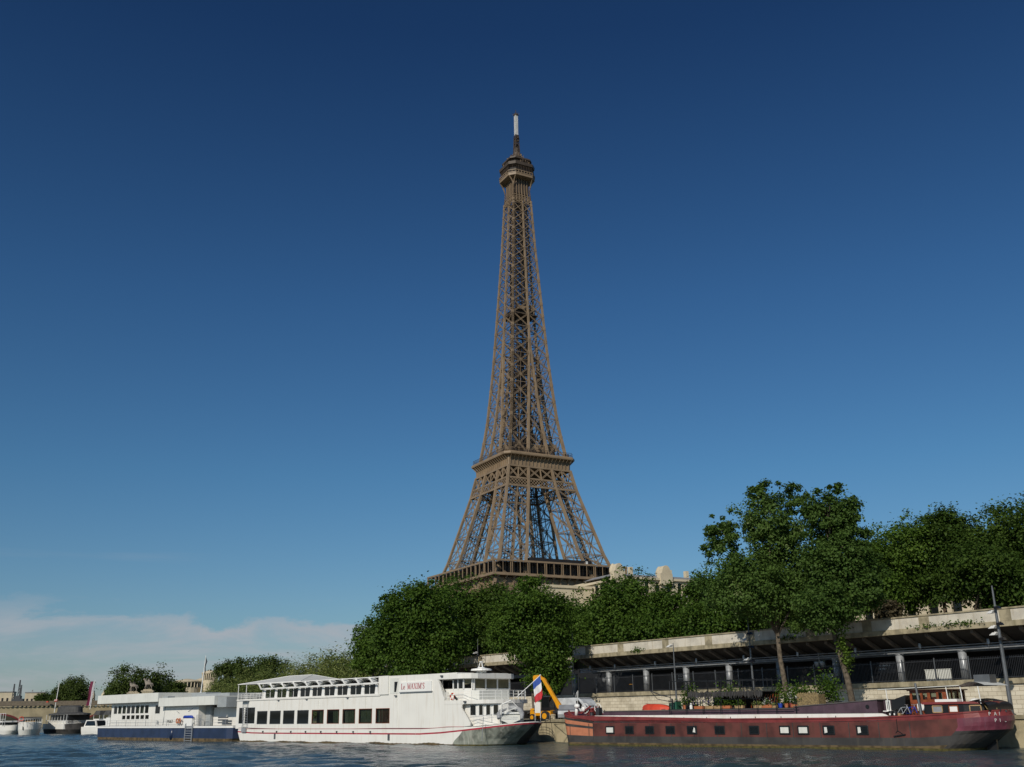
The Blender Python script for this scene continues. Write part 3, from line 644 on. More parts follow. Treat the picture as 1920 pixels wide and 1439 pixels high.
mb.build('mast_cap', ['tower_iron_dark'], TW)

# ================================================================ TREES
def leaves(pts, size, rng, droop=0., up_=.35, out=None, aspect=1.):
    n = len(pts); nr = rng.normal(size=(n, 3)); nr[:, 2] = np.abs(nr[:, 2])+up_
    if out is not None: nr += out*1.0
    nr /= np.linalg.norm(nr, axis=1)[:, None]
    t = rng.normal(size=(n, 3)); t[:, 2] *= 1-droop; t[:, 2] -= droop*1.2
    t -= nr*np.sum(t*nr, axis=1)[:, None]; t /= np.linalg.norm(t, axis=1)[:, None]; b = np.cross(nr, t)
    s = (size*rng.uniform(.6, 1.35, n))[:, None]
    V = np.stack([pts-t*s*.55*aspect, pts+b*s*.42/aspect**.5+nr*s*.08, pts+t*s*.55*aspect, pts-b*s*.42/aspect**.5+nr*s*.08], 1).reshape(-1, 3)
    return V
def crown_mesh(name, V, m):
    nq = len(V)//4; me = bpy.data.meshes.new(name); me.vertices.add(len(V)); me.vertices.foreach_set('co', V.astype(np.float32).ravel())
    me.loops.add(nq*4); me.loops.foreach_set('vertex_index', np.arange(nq*4, dtype=np.int32)); me.polygons.add(nq)
    me.polygons.foreach_set('loop_start', np.arange(0, nq*4, 4, dtype=np.int32)); me.polygons.foreach_set('loop_total', np.full(nq, 4, dtype=np.int32))
    me.update(calc_edges=True); me.materials.append(MATS[m]); return me
def tree(name, label, x, y, z0, lobes, n, leaf, seed, m='leaf_plane', trunk=.3, bark='bark', group=None, clump=1.0, droop=0., fork=None, lean=(0, 0), tall=1., aspect=1., nclump=None, ydep=None, cat='tree'):
    rng = np.random.default_rng(seed); rp = random.Random(seed)
    t = thing(name, label, cat, (x, y, z0), 0, group)
    L = []
    for (lx, ly, lz, rx, rz) in lobes: L.append((lx, ly+rp.uniform(-.6, .6)*rx*.8, lz, rx, rz))
    vol = np.array([l[3]**2*l[4] for l in L]); vol = vol**.8; vol /= vol.sum()
    K = nclump or max(40, int(n/110)); KS = int(K*.18); P_ = []; O_ = []; cl = []
    for kk in range(K):
        l = L[rng.choice(len(L), p=vol)]
        d = rng.normal(size=3); d /= np.linalg.norm(d); r = rng.uniform(.1, 1.0)**.42*.93
        r *= 1+.13*math.sin(d[0]*5+seed)*math.cos(d[2]*6+d[1]*3)
        if kk < KS: d[2] = abs(d[2])*.8+.1; d /= np.linalg.norm(d); r = rng.uniform(1.0, 1.22)
        cl.append((np.array([l[0]+d[0]*r*l[3], l[1]+d[1]*r*l[3], l[2]+d[2]*r*l[4]]), d, l[3]*(.6 if kk < KS else 1)))
    wt = np.array([.35 if k < KS else 1. for k in range(K)]); per = rng.multinomial(n, wt/wt.sum())
    for (c, d, rx), k in zip(cl, per):
        sg = rx*rng.uniform(.11, .20)*clump
        q = rng.normal(size=(k, 3))*sg; q[:, 2] *= .75*tall; q[:, 0] /= tall**.5; P_.append(c+q); O_.append(np.repeat(d[None], k, 0)+q/sg*.4)
    P_ = np.vstack(P_); O_ = np.vstack(O_)
    keep = P_[:, 2] > .3; P_ = P_[keep]; O_ = O_[keep]
    me = crown_mesh('crown', leaves(P_, leaf, rng, droop, .3, O_*.55, aspect), m); o = bpy.data.objects.new('crown', me); C.objects.link(o); o.parent = t
    # trunk and limbs
    zc = min(l[2]-l[4]*.5 for l in L); zc = max(1.2, zc); top_ = max(l[2] for l in L)
    mb = MB(); fk = fork or zc
    base = Vector((0, 0, -.3)); f = Vector((lean[0]*fk, lean[1]*fk, fk)); kn = [base, Vector((lean[0]*fk*.3+.05, 0, fk*.33)), Vector((lean[0]*fk*.7-.06, 0, fk*.7)), f]
    mb.tube(kn, [trunk*1.35, trunk*1.02, trunk*.9, trunk*.8], 9)
    big = max(L, key=lambda l: l[3]*l[4]); tops = sorted(L, key=lambda l: -l[3])[:5]
    for l in tops:
        e_ = Vector((l[0], l[1], l[2]+l[4]*.35)); m_ = f.lerp(e_, .5)+Vector((rp.uniform(-.3,.3), rp.uniform(-.3,.3), .3))
        mb.tube([f-Vector((0,0,.15)), m_, e_], [trunk*.6, trunk*.38, trunk*.1], 7)
        for _ in range(5):
            c = min(cl, key=lambda c: (Vector(c[0])-e_).length*rp.uniform(.4, 1.6))[0]; s_ = m_.lerp(e_, rp.uniform(0, .7))
            mb.tube([s_, s_.lerp(Vector(c), .55)+Vector((0,0,.2)), Vector(c)], [trunk*.22, trunk*.13, trunk*.04], 5)
    mb.build('trunk', bark, t, smooth=True)
    return t

TREES = [
    ('tall', 23.8, 94.0, 1.8, 20000, 0.30, [(-0.0, 17.5, 2.9, 2.96), (-4.7, 15.8, 1.97, 2.63), (1.3, 13.3, 3.98, 3.58), (-3.0, 11.2, 3.75, 3.1), (1.9, 9.7, 2.81, 2.39), (-0.3, 20.0, 1.4, 1.34), (2.4, 19.4, 1.31, 1.43), (-5.5, 17.1, 1.03, 0.86)]),
    ('tall2', 28.0, 88.8, 1.8, 17000, 0.30, [(0.0, 17.2, 2.3, 2.16), (1.6, 15.7, 1.68, 2.03), (0.1, 12.7, 3.18, 3.25), (-1.7, 8.9, 2.65, 2.03), (2.0, 10.9, 1.99, 2.71), (0.2, 19.2, 0.97, 0.81)]),
    ('q3', 1.9, 118.3, 1.8, 17000, 0.32, [(0.1, 12.1, 3.24, 2.52), (0.7, 8.3, 3.42, 3.12), (1.4, 5.0, 2.47, 1.92), (-2.5, 9.8, 2.47, 3.0), (0.1, 14.5, 1.53, 1.08), (2.8, 10.3, 1.77, 2.7)]),
    ('q4', -11.6, 137.3, 1.8, 15000, 0.40, [(-0.9, 14.2, 3.97, 2.93), (-4.0, 11.5, 3.28, 3.63), (0.9, 9.7, 4.24, 4.04), (-4.7, 14.6, 1.64, 1.12), (-1.8, 7.1, 4.1, 2.09), (-3.0, 16.7, 0.96, 0.84), (0.0, 17.1, 0.82, 0.98)]),
    ('b1', -25.7, 190.0, 9.3, 5000, 0.50, [(0.0, 5.8, 3.6, 4.05), (-1.0, 3.0, 2.84, 2.7)]),
    ('b2', -6.7, 150.0, 9.3, 9000, 0.42, [(-0.8, 7.8, 3.74, 3.5), (0.0, 3.3, 4.11, 3.43)]),
    ('b3', -2.1, 145.0, 9.3, 7000, 0.42, [(-0.7, 7.6, 3.03, 2.8), (-0.3, 3.6, 3.25, 3.31)]),
    ('b4', 7.5, 138.0, 9.3, 8000, 0.40, [(0.3, 7.5, 2.75, 2.52), (0.8, 4.0, 3.09, 2.94)]),
    ('b5', 12.6, 130.0, 9.3, 10000, 0.38, [(-0.4, 6.6, 2.72, 2.51), (1.7, 8.2, 2.46, 2.38), (0.2, 4.0, 3.37, 2.51)]),
    ('b6', 17.4, 126.0, 9.3, 10000, 0.38, [(-0.6, 6.7, 2.13, 2.43), (1.6, 6.9, 2.13, 2.3), (-0.1, 3.6, 3.26, 2.18)]),
    ('b7', 21.1, 122.0, 9.3, 8000, 0.36, [(1.0, 6.8, 2.07, 2.35), (1.5, 4.1, 3.04, 2.35)]),
    ('b8', 26.3, 120.0, 9.3, 7000, 0.36, [(0.4, 4.4, 3.11, 2.74), (-0.3, 7.2, 2.09, 2.13)]),
    ('b9', 32.5, 116.0, 9.3, 6000, 0.36, [(0.5, 4.5, 3.47, 2.95)]),
    ('b10', 41.1, 112.0, 9.3, 10000, 0.34, [(1.3, 9.7, 2.79, 3.13), (-0.1, 7.1, 2.51, 2.84), (1.6, 5.7, 2.51, 2.28)]),
    ('b11', 45.4, 110.0, 9.3, 10000, 0.34, [(1.0, 10.8, 2.3, 2.57), (1.8, 8.2, 2.74, 2.79), (-0.1, 5.4, 2.47, 1.96)]),
    ('b12', 48.8, 104.0, 9.3, 11000, 0.34, [(1.9, 10.0, 2.59, 2.64), (0.2, 7.8, 2.85, 2.64), (2.3, 5.7, 2.59, 2.38)]),
    ('b13', 43.0, 98.0, 9.3, 8000, 0.32, [(0.9, 5.5, 2.54, 1.99), (3.2, 4.2, 2.2, 1.74)]),
    ('b14', 37.4, 108.0, 9.3, 6000, 0.34, [(0.0, 4.7, 1.94, 2.08), (-0.2, 7.5, 1.61, 2.19)]),
    ('b15', 29.4, 118.0, 9.3, 5000, 0.36, [(0.2, 4.8, 2.35, 3.0)]),
    ('b16', 50.5, 100.0, 9.3, 6000, 0.34, [(1.5, 8.8, 2.74, 3.56), (0.9, 5.2, 2.49, 2.54)]),
    ('bush', 36.9, 104.0, 9.3, 2500, 0.25, [(0.3, 2.3, 1.45, 1.16)]),
    ('w0', -104.0, 370.0, 9.3, 4500, 0.55, [(0.1, -0.9, 4.42, 4.96), (0.3, -4.2, 4.86, 4.51)]),
    ('w1', -91.5, 345.0, 9.3, 4500, 0.55, [(0.1, -0.9, 4.47, 5.01), (0.3, -4.3, 4.91, 4.56)]),
    ('w2', -80.5, 325.0, 9.3, 4500, 0.55, [(0.0, -0.7, 4.53, 5.08), (0.3, -4.2, 4.99, 4.62)]),
    ('w3', -70.2, 305.0, 9.3, 4500, 0.55, [(0.0, -0.6, 4.56, 5.11), (0.2, -4.1, 5.01, 4.65)]),
    ('w4', -61.3, 288.0, 9.3, 4500, 0.55, [(0.0, -0.2, 4.59, 5.15), (0.2, -3.7, 5.05, 4.68)]),
    ('w5', -52.7, 270.0, 9.3, 4500, 0.55, [(-0.0, 0.1, 4.57, 5.13), (0.2, -3.5, 5.03, 4.66)]),
    ('w6', -44.4, 250.0, 9.3, 4500, 0.55, [(-0.0, 0.1, 4.48, 5.03), (0.1, -3.4, 4.93, 4.57)]),
    ('w7', -37.2, 232.0, 9.3, 4500, 0.55, [(0.0, -0.1, 4.39, 4.93), (0.1, -3.4, 4.83, 4.48)]),
    ('w8', -30.1, 215.0, 9.3, 4500, 0.55, [(0.0, -1.3, 4.28, 4.81), (0.1, -4.6, 4.71, 4.37)]),
    ('w9', -24.2, 200.0, 9.3, 4500, 0.55, [(0.0, -2.1, 3.98, 4.47), (0.1, -5.1, 4.38, 4.06)]),
    ('f1', -161.0, 440.0, 9.3, 3500, 0.90, [(-0.3, 7.7, 6.57, 6.26)]),
    ('f2', -154.1, 450.0, 9.3, 3500, 0.90, [(-1.2, 7.9, 7.17, 6.63)]),
    ('f3', -154.0, 480.0, 9.3, 3500, 0.90, [(-1.2, 5.9, 4.78, 3.9)]),
    ('f4', -117.1, 430.0, 9.3, 3500, 0.90, [(-0.8, 11.7, 5.14, 3.06)]),
    ('f5', -107.3, 425.0, 9.3, 3500, 0.90, [(-1.4, 12.0, 5.08, 3.45)]),
    ('f6', -96.6, 420.0, 9.3, 3500, 0.90, [(-1.1, 11.9, 5.86, 3.63)]),
    ('f7', -232.2, 560.0, 9.3, 3500, 0.90, [(-0.6, 9.6, 6.69, 4.84)]),
    ('f8', -239.2, 560.0, 9.3, 3500, 0.90, [(-0.6, 7.5, 3.9, 3.41)]),
    ('f9', -187.9, 500.0, 9.3, 3500, 0.90, [(-1.3, 4.9, 3.49, 3.56)]),
]
QL = dict(
 tall=('tall leafy poplar with bare trunk, left of the two rising from the quay', 'leaf_poplar'),
 tall2=('tall poplar with slightly leaning bare trunk, right of the two rising from the quay', 'leaf_poplar'),
 q3=('dense green tree behind the yellow digger, filling the gap in the concrete deck', 'leaf_plane'),
 q4=('broad green tree behind the white boat, left of the short concrete deck', 'leaf_plane'),
 b1=('small rounded tree at the far left end of the dark tree mass', 'leaf_plane'),
 b2=('round dark tree below the left corner of the tower platform', 'leaf_plane'),
 b3=('dark tree directly under the near corner of the tower platform', 'leaf_dark'),
 b4=('tree covering the left end of the cream building', 'leaf_plane'),
 b5=('tall tree standing up in front of the middle of the cream building', 'leaf_plane'),
 b6=('tree just right of the rounded gable of the cream building', 'leaf_plane'),
 b7=('tree covering the right end of the cream building', 'leaf_plane'),
 b8=('leafy tree behind the left half of the left poplar', 'leaf_plane'),
 b9=('low dark tree behind the gap between the two poplars', 'leaf_dark'),
 b10=('tree just right of the poplars, leftmost of the dark row on the right', 'leaf_plane'),
 b11=('second dark tree of the row on the right, with a small round top', 'leaf_dark'),
 b12=('tall dark tree near the right edge above the parapet', 'leaf_dark'),
 b13=('lower dark tree in front of the row on the right', 'leaf_dark'),
 b14=('dark tree low behind the right poplar', 'leaf_plane'),
 b15=('dark tree hidden behind the left poplar trunk', 'leaf_dark'),
 b16=('dark tree cut by the right edge of the photo', 'leaf_dark'),
 bush=('brownish bush above the parapet right of the poplars', 'leaf_brown'))
WORD = ['leftmost', 'second from left', 'third from left', 'fourth from left', 'fifth from left', 'fifth from right', 'fourth from right', 'third from right', 'second from right', 'rightmost']
FAR = dict(f1='left half of the round dark tree pair behind the statues', f2='right half of the round dark tree pair behind the statues', f3='low dark tree between the statues and the round glass roofed building',
 f4='low dark tree on the hill right of the round glass roofed building', f5='middle dark tree on the hill above the stern canopy', f6='highest dark tree on the hill, right of its neighbours',
 f7='dark tree behind the bridge beside the hanging red flag', f8='small dark tree behind the bridge, left of the red flag', f9='small dark tree between the pale spires and the round tree pair')
for key, x, y, z0, n, leaf, lb in TREES:
    sd = sum(ord(c) for c in key)*7+len(key)
    if key[0] == 'w':
        k = int(key[1]); lb = [(a, c+7.9, r*1.2, s_*1.1) for a, c, r, s_ in lb]; lb.append((0, max(2.5, lb[-1][1]-4), lb[-1][2], 3))
        L5 = [(a, 0, c, r, s_) for a, c, r, s_ in lb]
        tree('willow_tree', 'pale feathery tree, %s in the light row behind the white boat' % WORD[k], x, y, 2.0, L5, n+10000, leaf*.72, sd, 'leaf_willow', .3, droop=.0, tall=1.7, aspect=1.9, group='pale trees along the left quay', clump=1.7, nclump=150)
        continue
    L5 = [(a, 0, c, r, s_) for a, c, r, s_ in lb]
    if key[0] == 'f':
        L5.append((L5[0][0], 0, 3.0, L5[0][3]*1.0, 4)); L5.append((L5[0][0], 1, L5[0][2]*.6, L5[0][3]*.95, 3.6))
        tree('far_tree', FAR[key], x, y, z0, L5, n+5500, leaf*.75, sd, 'leaf_far', .5, clump=1.5, group='dark trees far off on the left'); continue
    lab, lm = QL[key]
    if key == 'bush': tree('bush', lab, x, y, z0, L5, n, leaf, sd, lm, .08, cat='bush'); continue
    if key == 'b1': L5 = [(a, b, c+7.3, r, s_) for a, b, c, r, s_ in L5]; z0 = 2.0
    if key[0] == 'b' and key not in ('b1',):
        L5 = [(a, b, c-dict(b4=1.8, b5=.9, b6=1.9, b7=1.2, b3=.5).get(key, 0), r*1.2, s_*1.1) for a, b, c, r, s_ in L5]
        lo = min(L5, key=lambda l: l[2]-l[4])
        if key in ('b2', 'b3', 'b4', 'b5', 'b6', 'b8', 'b9', 'b12', 'b13', 'b16'): L5.append((lo[0]+.4, 1.5, 2.6, lo[3]*1.1, 2.4))
        if key in ('b10', 'b11', 'b12', 'b16'): L5.append((lo[0]+2.2, 1.0, lo[2]+1.2, 2.6, 2.4))
    if key == 'tall': tree('poplar_tree', lab, x, y, z0, L5, 62000, .215, 11, lm, .225, 'bark_pale', fork=7.2, lean=(-.05, 0), clump=.88, nclump=470)
    elif key == 'tall2': tree('poplar_tree', lab, x, y, z0, L5, 52000, .215, 23, lm, .24, 'bark_pale', fork=9.4, lean=(-.145, 0), clump=.88, nclump=390)
    else: tree('quay_tree' if key[0] == 'q' else 'street_tree', lab, x, y, z0, L5, int(n*3.2), leaf*.76, sd, lm, .22 if key[0] == 'b' else .28, bark='bark_pale' if key == 'q3' else 'bark', group='dark trees behind the quay' if key[0] == 'b' else None, clump=1.3)

# ================================================================ UPPER QUAY, UNDERCROFT
QR = -53.0
def qthing(name, label, cat, s=0, off=0, z=0, group=None): return thing(name, label, cat, qp(s, off, z), QR, group)
def deck_piece(label, s0, s1):
    v = thing('concrete_deck', label, 'road deck', qp(0, 0, 0), QR)
    L = s1-s0
    mb = MB(); mb.box(s0, s1, 0, .35, 8.95, 9.86)                     # parapet face
    pm_ = mb; k = s0+2.2; j = 0
    while k < s1-1.5: pm_.box(k, k+.95, -.035, 0.01, 8.96, 9.855, 1); k += [5.6, 7.1, 6.2][j % 3]; j += 1
    mb.build('parapet', ['concrete', 'concrete_cap'], v)
    mb = MB()
    mb.box(s0-.1, s1+.1, -.1, .48, 9.86, 9.98); mb.box(s0, s1, .352, 1.2, 8.6, 8.95)
    mb.build('coping', 'concrete_cap', v)
    mb = MB(); mb.box(s0, s1, -.14, .36, 8.52, 8.94); 
    mb.build('edge_beam', 'concrete_cap', v)
    mb = MB(); mb.prism([(s0, 0), (s1, 0), (s1, 1), (s0, 1)], 0, 1); mb = MB()
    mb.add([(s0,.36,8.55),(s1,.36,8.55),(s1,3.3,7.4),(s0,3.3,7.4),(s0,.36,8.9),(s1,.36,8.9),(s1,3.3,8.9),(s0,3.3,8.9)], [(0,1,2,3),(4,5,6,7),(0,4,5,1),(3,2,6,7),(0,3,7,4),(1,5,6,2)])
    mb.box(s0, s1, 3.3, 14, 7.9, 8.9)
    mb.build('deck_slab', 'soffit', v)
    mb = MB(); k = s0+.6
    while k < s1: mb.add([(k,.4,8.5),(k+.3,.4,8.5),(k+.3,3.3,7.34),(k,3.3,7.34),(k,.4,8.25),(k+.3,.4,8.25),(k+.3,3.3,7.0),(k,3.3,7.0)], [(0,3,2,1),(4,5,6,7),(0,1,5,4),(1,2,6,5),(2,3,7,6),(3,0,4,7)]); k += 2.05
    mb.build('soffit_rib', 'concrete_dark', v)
    mb = MB(); mb.box(s0, s1, 2.75, 3.5, 6.9, 7.3)
    mb.build('cross_beam', 'steel_dark', v)
    return v
dk = deck_piece('long concrete road deck with stained parapet above the fenced arcade on the right', -2.0, 95)
dk2 = deck_piece('short piece of concrete road deck showing left of the hanging tree', -29.6, -13.2)
mb = MB(); mb.box(-2.2, 95, .5, 1.3, 4.2, 4.6, 1); mb.box(-2, 95, .7, 1.3, 1.7, 4.2, 0); mb.box(-32, -2.2, .7, 1.3, 1.7, 4.5, 0)
o = mb.build('stone_wall', ['block_wall', 'concrete_cap'], loc=qp(0, 0, 0), rz=QR); tag(o, 'pale cut stone wall below the black fence behind the red barge', 'stone wall')
mb = MB(); mb.box(-34, 95, 1.3, 13.5, 3.6, 4.55); struct(mb.build('arcade_floor', 'quay_top', loc=qp(0,0,0), rz=QR))
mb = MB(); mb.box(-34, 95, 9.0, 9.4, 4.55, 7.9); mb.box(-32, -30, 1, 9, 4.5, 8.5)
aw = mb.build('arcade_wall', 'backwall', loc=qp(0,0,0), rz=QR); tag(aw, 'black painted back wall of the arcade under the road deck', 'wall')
# round columns
cols = [-10.6, -4.5, 1.7, 7.9, 14.05, 20.1, 26.6, 33.2, 39.9, 45.8, 52.4, 59, 65.5, 72]
nm = ['behind the wheelhouse of the white boat', 'at the left end of the arcade', 'second from the left end of the arcade', 'third from the left end of the arcade', 'fourth from the left, left of the dark pergola', 'above the right part of the pergola', 'between the left poplar trunk and its neighbours', 'beside the right poplar trunk', 'just right of the poplars', 'near the right end with the pale box fixed beside it', 'at the right edge of the photo', 'beyond the right edge', 'far beyond the right edge', 'last beyond the right edge']
for k, s_ in enumerate(cols[:11]):
    mb = MB(); mb.lathe((0, 0, 0), [(.34, 0), (.34, 2.42)], 20); mb.lathe((0,0,0), [(.40, 2.42), (.40, 2.47)], 20)
    o = mb.build('round_column', 'steel', loc=qp(s_, 2.2, 4.5), smooth=False); 
    for p in o.data.polygons: p.use_smooth = abs(p.normal.z) < .5
    tag(o, 'grey round column of the arcade, '+nm[k], 'column', 'round columns of the arcade')
# pipes and lamps under the deck edge
mb = MB()
for yy, zz, r in ((1.9, 7.22, .07), (1.85, 7.05, .05), (1.8, 7.42, .04)): mb.tube([(-3, yy, zz), (94, yy, zz)], r, 6)
tag(mb.build('service_pipe', 'steel', loc=qp(0,0,0), rz=QR), 'thin steel pipes running under the whole road deck edge', 'pipes')
lampspots = [(-3.3), 1.0, 7.6, 13.8, 20.3, 27.0, 33.5, 40.0, 46.2]
lw = ['above the white van', 'first to the right of the van', 'above the orange upturned dinghy', 'above the pergola', 'right of the tall pole by the pergola', 'right of the left poplar trunk', 'left of the right poplar trunk', 'right of the poplars', 'above the aft cabin of the barge']
for k, s_ in enumerate(lampspots):
    l = qthing('arcade_lamp', 'small grey lamp under the road deck edge, '+lw[k], 'lamp', s_+2.3, 1.7, 7.45, 'small lamps under the deck edge')
    mb = MB(); mb.lathe((0,0,-.1), [(.12,0),(.14,.2),(.1,.42)], 10); mb.build('lamp_body', 'steel', l); mb = MB(); mb.bar((0,0,-.3), (0,0,0), .05); mb.build('bracket', 'steel_dark', l)
# fence of thin upright bars
def fence(label, s0, s1):
    f = thing('bar_fence', label, 'fence', qp(0,0,0), QR)
    mb = MB(); k = s0
    while k < s1: mb.bar((k, .75, 4.6), (k, .75, 6.35), .028); k += .145
    mb.build('fence_bars', 'dark_metal', f)
    mb = MB(); mb.bar((s0,.75,4.72), (s1,.75,4.72), .05); mb.bar((s0,.75,6.2), (s1,.75,6.2), .05); mb.build('rail', 'dark_metal', f)
    k = s0; pm = MB(); pm.bar((0,0,0), (0,0,1.85), .08); first = None
    while k < s1:
        if first is None: first = pm.build('fence_post', 'steel_dark', f); first.location = (k, .75, 4.6)
        else: q = first.copy(); C.objects.link(q); q.parent = f; q.location = (k, .75, 4.6)
        k += 3.07
fence('black upright bar fence on the stone wall along the arcade', -2, 58)
fence('black bar fence behind the wheelhouse of the white boat', -31, -10)
# things behind the fence
def qbox(name, label, cat, s, off, z, sx, sy, sz, m, extra=None):
    t = qthing(name, label, cat, s, off, z); mb = MB(); mb.box(-sx/2, sx/2, -sy/2, sy/2, 0, sz); mb.build('body', m, t)
    mb = MB(); mb.box(-sx/2-.03, sx/2+.03, -sy/2-.03, sy/2+.03, sz, sz+.06); mb.build('lid', extra or m, t); return t
qbox('storage_bin', 'white wide storage bin behind the fence between the two poplar trunks', 'bin', 31.5, 3.4, 4.56, 1.2, .8, 1.05, 'van_white')
qbox('gas_cabinet', 'narrow red cabinet beside the white storage bin behind the fence', 'cabinet', 32.4, 3.2, 4.56, .3, .4, 1.0, 'rail_red')
qbox('display_panel', 'left of two pale panels behind the fence above the barge canopy', 'panel', 42.25, 3.0, 4.56, 1.15, .1, 1.0, 'offwhite')
qbox('display_panel', 'right of two pale panels behind the fence above the barge canopy', 'panel', 43.5, 3.0, 4.56, 1.15, .1, 1.0, 'offwhite')
for k, (s_, z_, w_, lb) in enumerate([(3.4, 5.55, .5, 'left end of the arcade'), (30.0, 6.1, .65, 'right of the left poplar trunk'), (37.6, 6.0, .6, 'right of the right poplar')]):
    mb = MB(); mb.box(-w_/2, w_/2, -.03, 0, -.05, .05); tag(mb.build('yellow_sign', 'yellow', loc=qp(s_, 4.0, z_), rz=QR), 'thin yellow strip sign on the dark arcade wall, '+lb, 'sign', 'yellow strip signs')
for k, (s_, lb) in enumerate([(11.2, 'left of the pergola'), (36.6, 'right of the poplars')]):
    t = qthing('wall_notice', 'two lines of tiny white lettering on the black arcade wall, '+lb, 'notice', s_, 3.9, 6.0)
    mb = MB(); mb.box(-.2, 1.7, 0, .05, -.45, .45); mb.build('board', 'backwall', t)
    mb = MB()
    for row, n_ in ((.12, 9), (-.16, 6)):
        x_ = 0
        for q in range(n_): ww = [.09, .06, .1, .05][q*7 % 4]; mb.box(x_, x_+ww, -.02, -.01, row, row+[.14, .09, .1][q % 3]); x_ += ww+[.03, .03, .09][q*5 % 3]
    mb.build('lettering', 'mast_white', t)
# flood lit rose lamps: white twin spots behind fence
for s_, off, z_, lb in ((0.2, 3.0, 6.1, 'second column'), (31.2, 2.4, 6.5, 'left poplar trunk')):
    t = qthing('twin_spotlight', 'pair of bright metal spotlight reflectors hanging right of the '+lb, 'spotlight', s_, off, z_)
    for d_ in (-.28, .35):
        mb = MB(); mb.lathe((d_,0,0), [(.02,-.3),(.2,-.15),(.28,.1),(.3,.3)], 12); mb.build('reflector', 'steel', t, smooth=True)
    mb = MB(); mb.bar((0,0,.2), (-.05,0,1.4), .07); mb.bar((-.3,0,.2), (.3,0,.2), .06); mb.build('bracket', 'mast_white', t)

# tall lamp poles on the lower quay
def pole(label, s, off, top, heads, r=.09):
    t = qthing('lamp_pole', label, 'lamp pole', s, off, 1.8, 'tall lamp poles on the quay'); h = top-1.8
    mb = MB(); mb.tube([(0,0,0), (0,0,h*.6), (0,0,h)], [r*1.25, r, r*.45], 10); mb.lathe((0,0,0), [(r*2.2,0),(r*2.2,.15),(r*1.3,.2)], 10); mb.build('mast', 'steel_dark', t)
    for z_, sd in heads:
        mb = MB(); mb.tube([(0,0,z_), (sd*.32,-.1,z_+.05)], .035, 6); mb.loft([[(sd*.2+a*.16, -.12+b*.2, z_+.12-.1*abs(a)) for a, b in ((-1,-1),(1,-1),(1,1),(-1,1))], [(sd*.34+a*.22, -.3+b*.2, z_-.18) for a, b in ((-1,-1),(1,-1),(1,1),(-1,1))]])
        h_ = mb.build('lamp_head', 'mast_white' if sd < 0 else 'black', t)
pole('tall thin lamp pole with white spotlights at the left end of the arcade', 2.6, -4, 11.3, [(7.9,-1),(7.6,1),(6.2,-1),(5.7,-1),(5.2,-1)], .075)
pole('short pale lamp pole standing between the first columns and the pergola', 20.4, -6, 8.9, [(6.9,-1)], .08)
pole('tall lamp pole with dark spotlights between pergola and left poplar', 28.4, -4, 10.8, [(7.1,-1),(7.6,1),(5.3,-1),(5.1,1),(6.4,1)], .09)
pole('thick leaning looking lamp pole with spotlights near the right edge', 52.6, -4, 11.3, [(7.6,-1),(7.9,1),(6.5,-1),(6.0,-1),(6.7,1),(5.6,1)], .13)
pole('thin lamp pole rising above the wheelhouse of the white boat', -19, -2, 11.9, [(8.0,1),(8.4,-1)], .06)

# weeds on the parapet
for s_, z_, sz, lb in ((9.0, 8.95, .5, 'left of centre'), (29.8, 8.95, .8, 'right of the poplars'), (45.0, 9.0, 1.1, 'near the right edge'), (47.5, 9.0, .8, 'above the last column')):
    rg = np.random.default_rng(int(s_*10)); pts = rg.normal(size=(160, 3))*(sz, .12, .13)
    o = bpy.data.objects.new('wall_weeds', crown_mesh('wall_weeds', leaves(pts, .16, rg), 'leaf_plane')); C.objects.link(o); o.location = qp(s_, -.16, z_); o.rotation_euler = (0,0,R_(QR)); tag(o, 'weeds growing on the ledge of the parapet, '+lb, 'weeds')
# ivy tufts on the right poplar trunk
for z_, dx, lb in ((9.0, -.85, 'upper'), (5.9, -.45, 'middle'), (4.6, -.1, 'lower')):
    rg = np.random.default_rng(int(z_*10)); pts = rg.normal(size=(260, 3))*(.28, .28, .42)
    o = bpy.data.objects.new('leaf_tuft', crown_mesh('leaf_tuft', leaves(pts, .2, rg), 'leaf_bright')); C.objects.link(o); o.location = (28.0+dx-.15, 88.5, 1.8+z_); tag(o, 'bright green %s tuft of shoots on the right poplar trunk' % lb, 'shoots')

# ================================================================ BUILDINGS
HB = thing('apartment_building', 'cream stone building with rounded domed gables seen above the trees', 'building', (22.0, 230, 9.2), 28.8)
mb = MB(); hh = 22.2
# local x along the right face, y to the left-back
wins = []
for fl in range(6):
    for k in range(19): wins.append((2.2+k*3.1, 3.5+k*3.1, 1.5+fl*3.5, 3.7+fl*3.5))
wall_open(mb, 0, 62, 0, hh, wins, 0, .4)
mb.box(.4, 62, 12, 12.4, 0, hh); mb.box(0, .4, .4, 40, 0, hh-.6); mb.box(.4, 12, 40, 40.4, 0, hh-.6); mb.box(11.6, 12, 12.4, 40, 0, hh-.6); mb.box(61.6, 62, .4, 12, 0, hh)
mb.build('wall', 'hotel_wall', HB)
mb = MB()
for k in range(11): mb.box(-.03, .0, 3+k*3.4, 4.2+k*3.4, hh-3.4, hh-1.4)
mb.box(1, 61, .42, .5, .5, hh-1)
mb.build('window', 'pane_dark', HB)
mb = MB(); mb.box(-.5, 62.5, -.5, 0, hh-.5, hh); mb.box(-.5, 0, 0, 40.5, hh-1.1, hh-.6); mb.box(-.3, 62, -.3, 0, hh-4.2, hh-3.9)
for k in range(20): mb.box(.6+k*3.1, 1.6+k*3.1, -.15, 0, 1, hh-4.3)
mb.build('cornice', 'hotel_wall', HB)
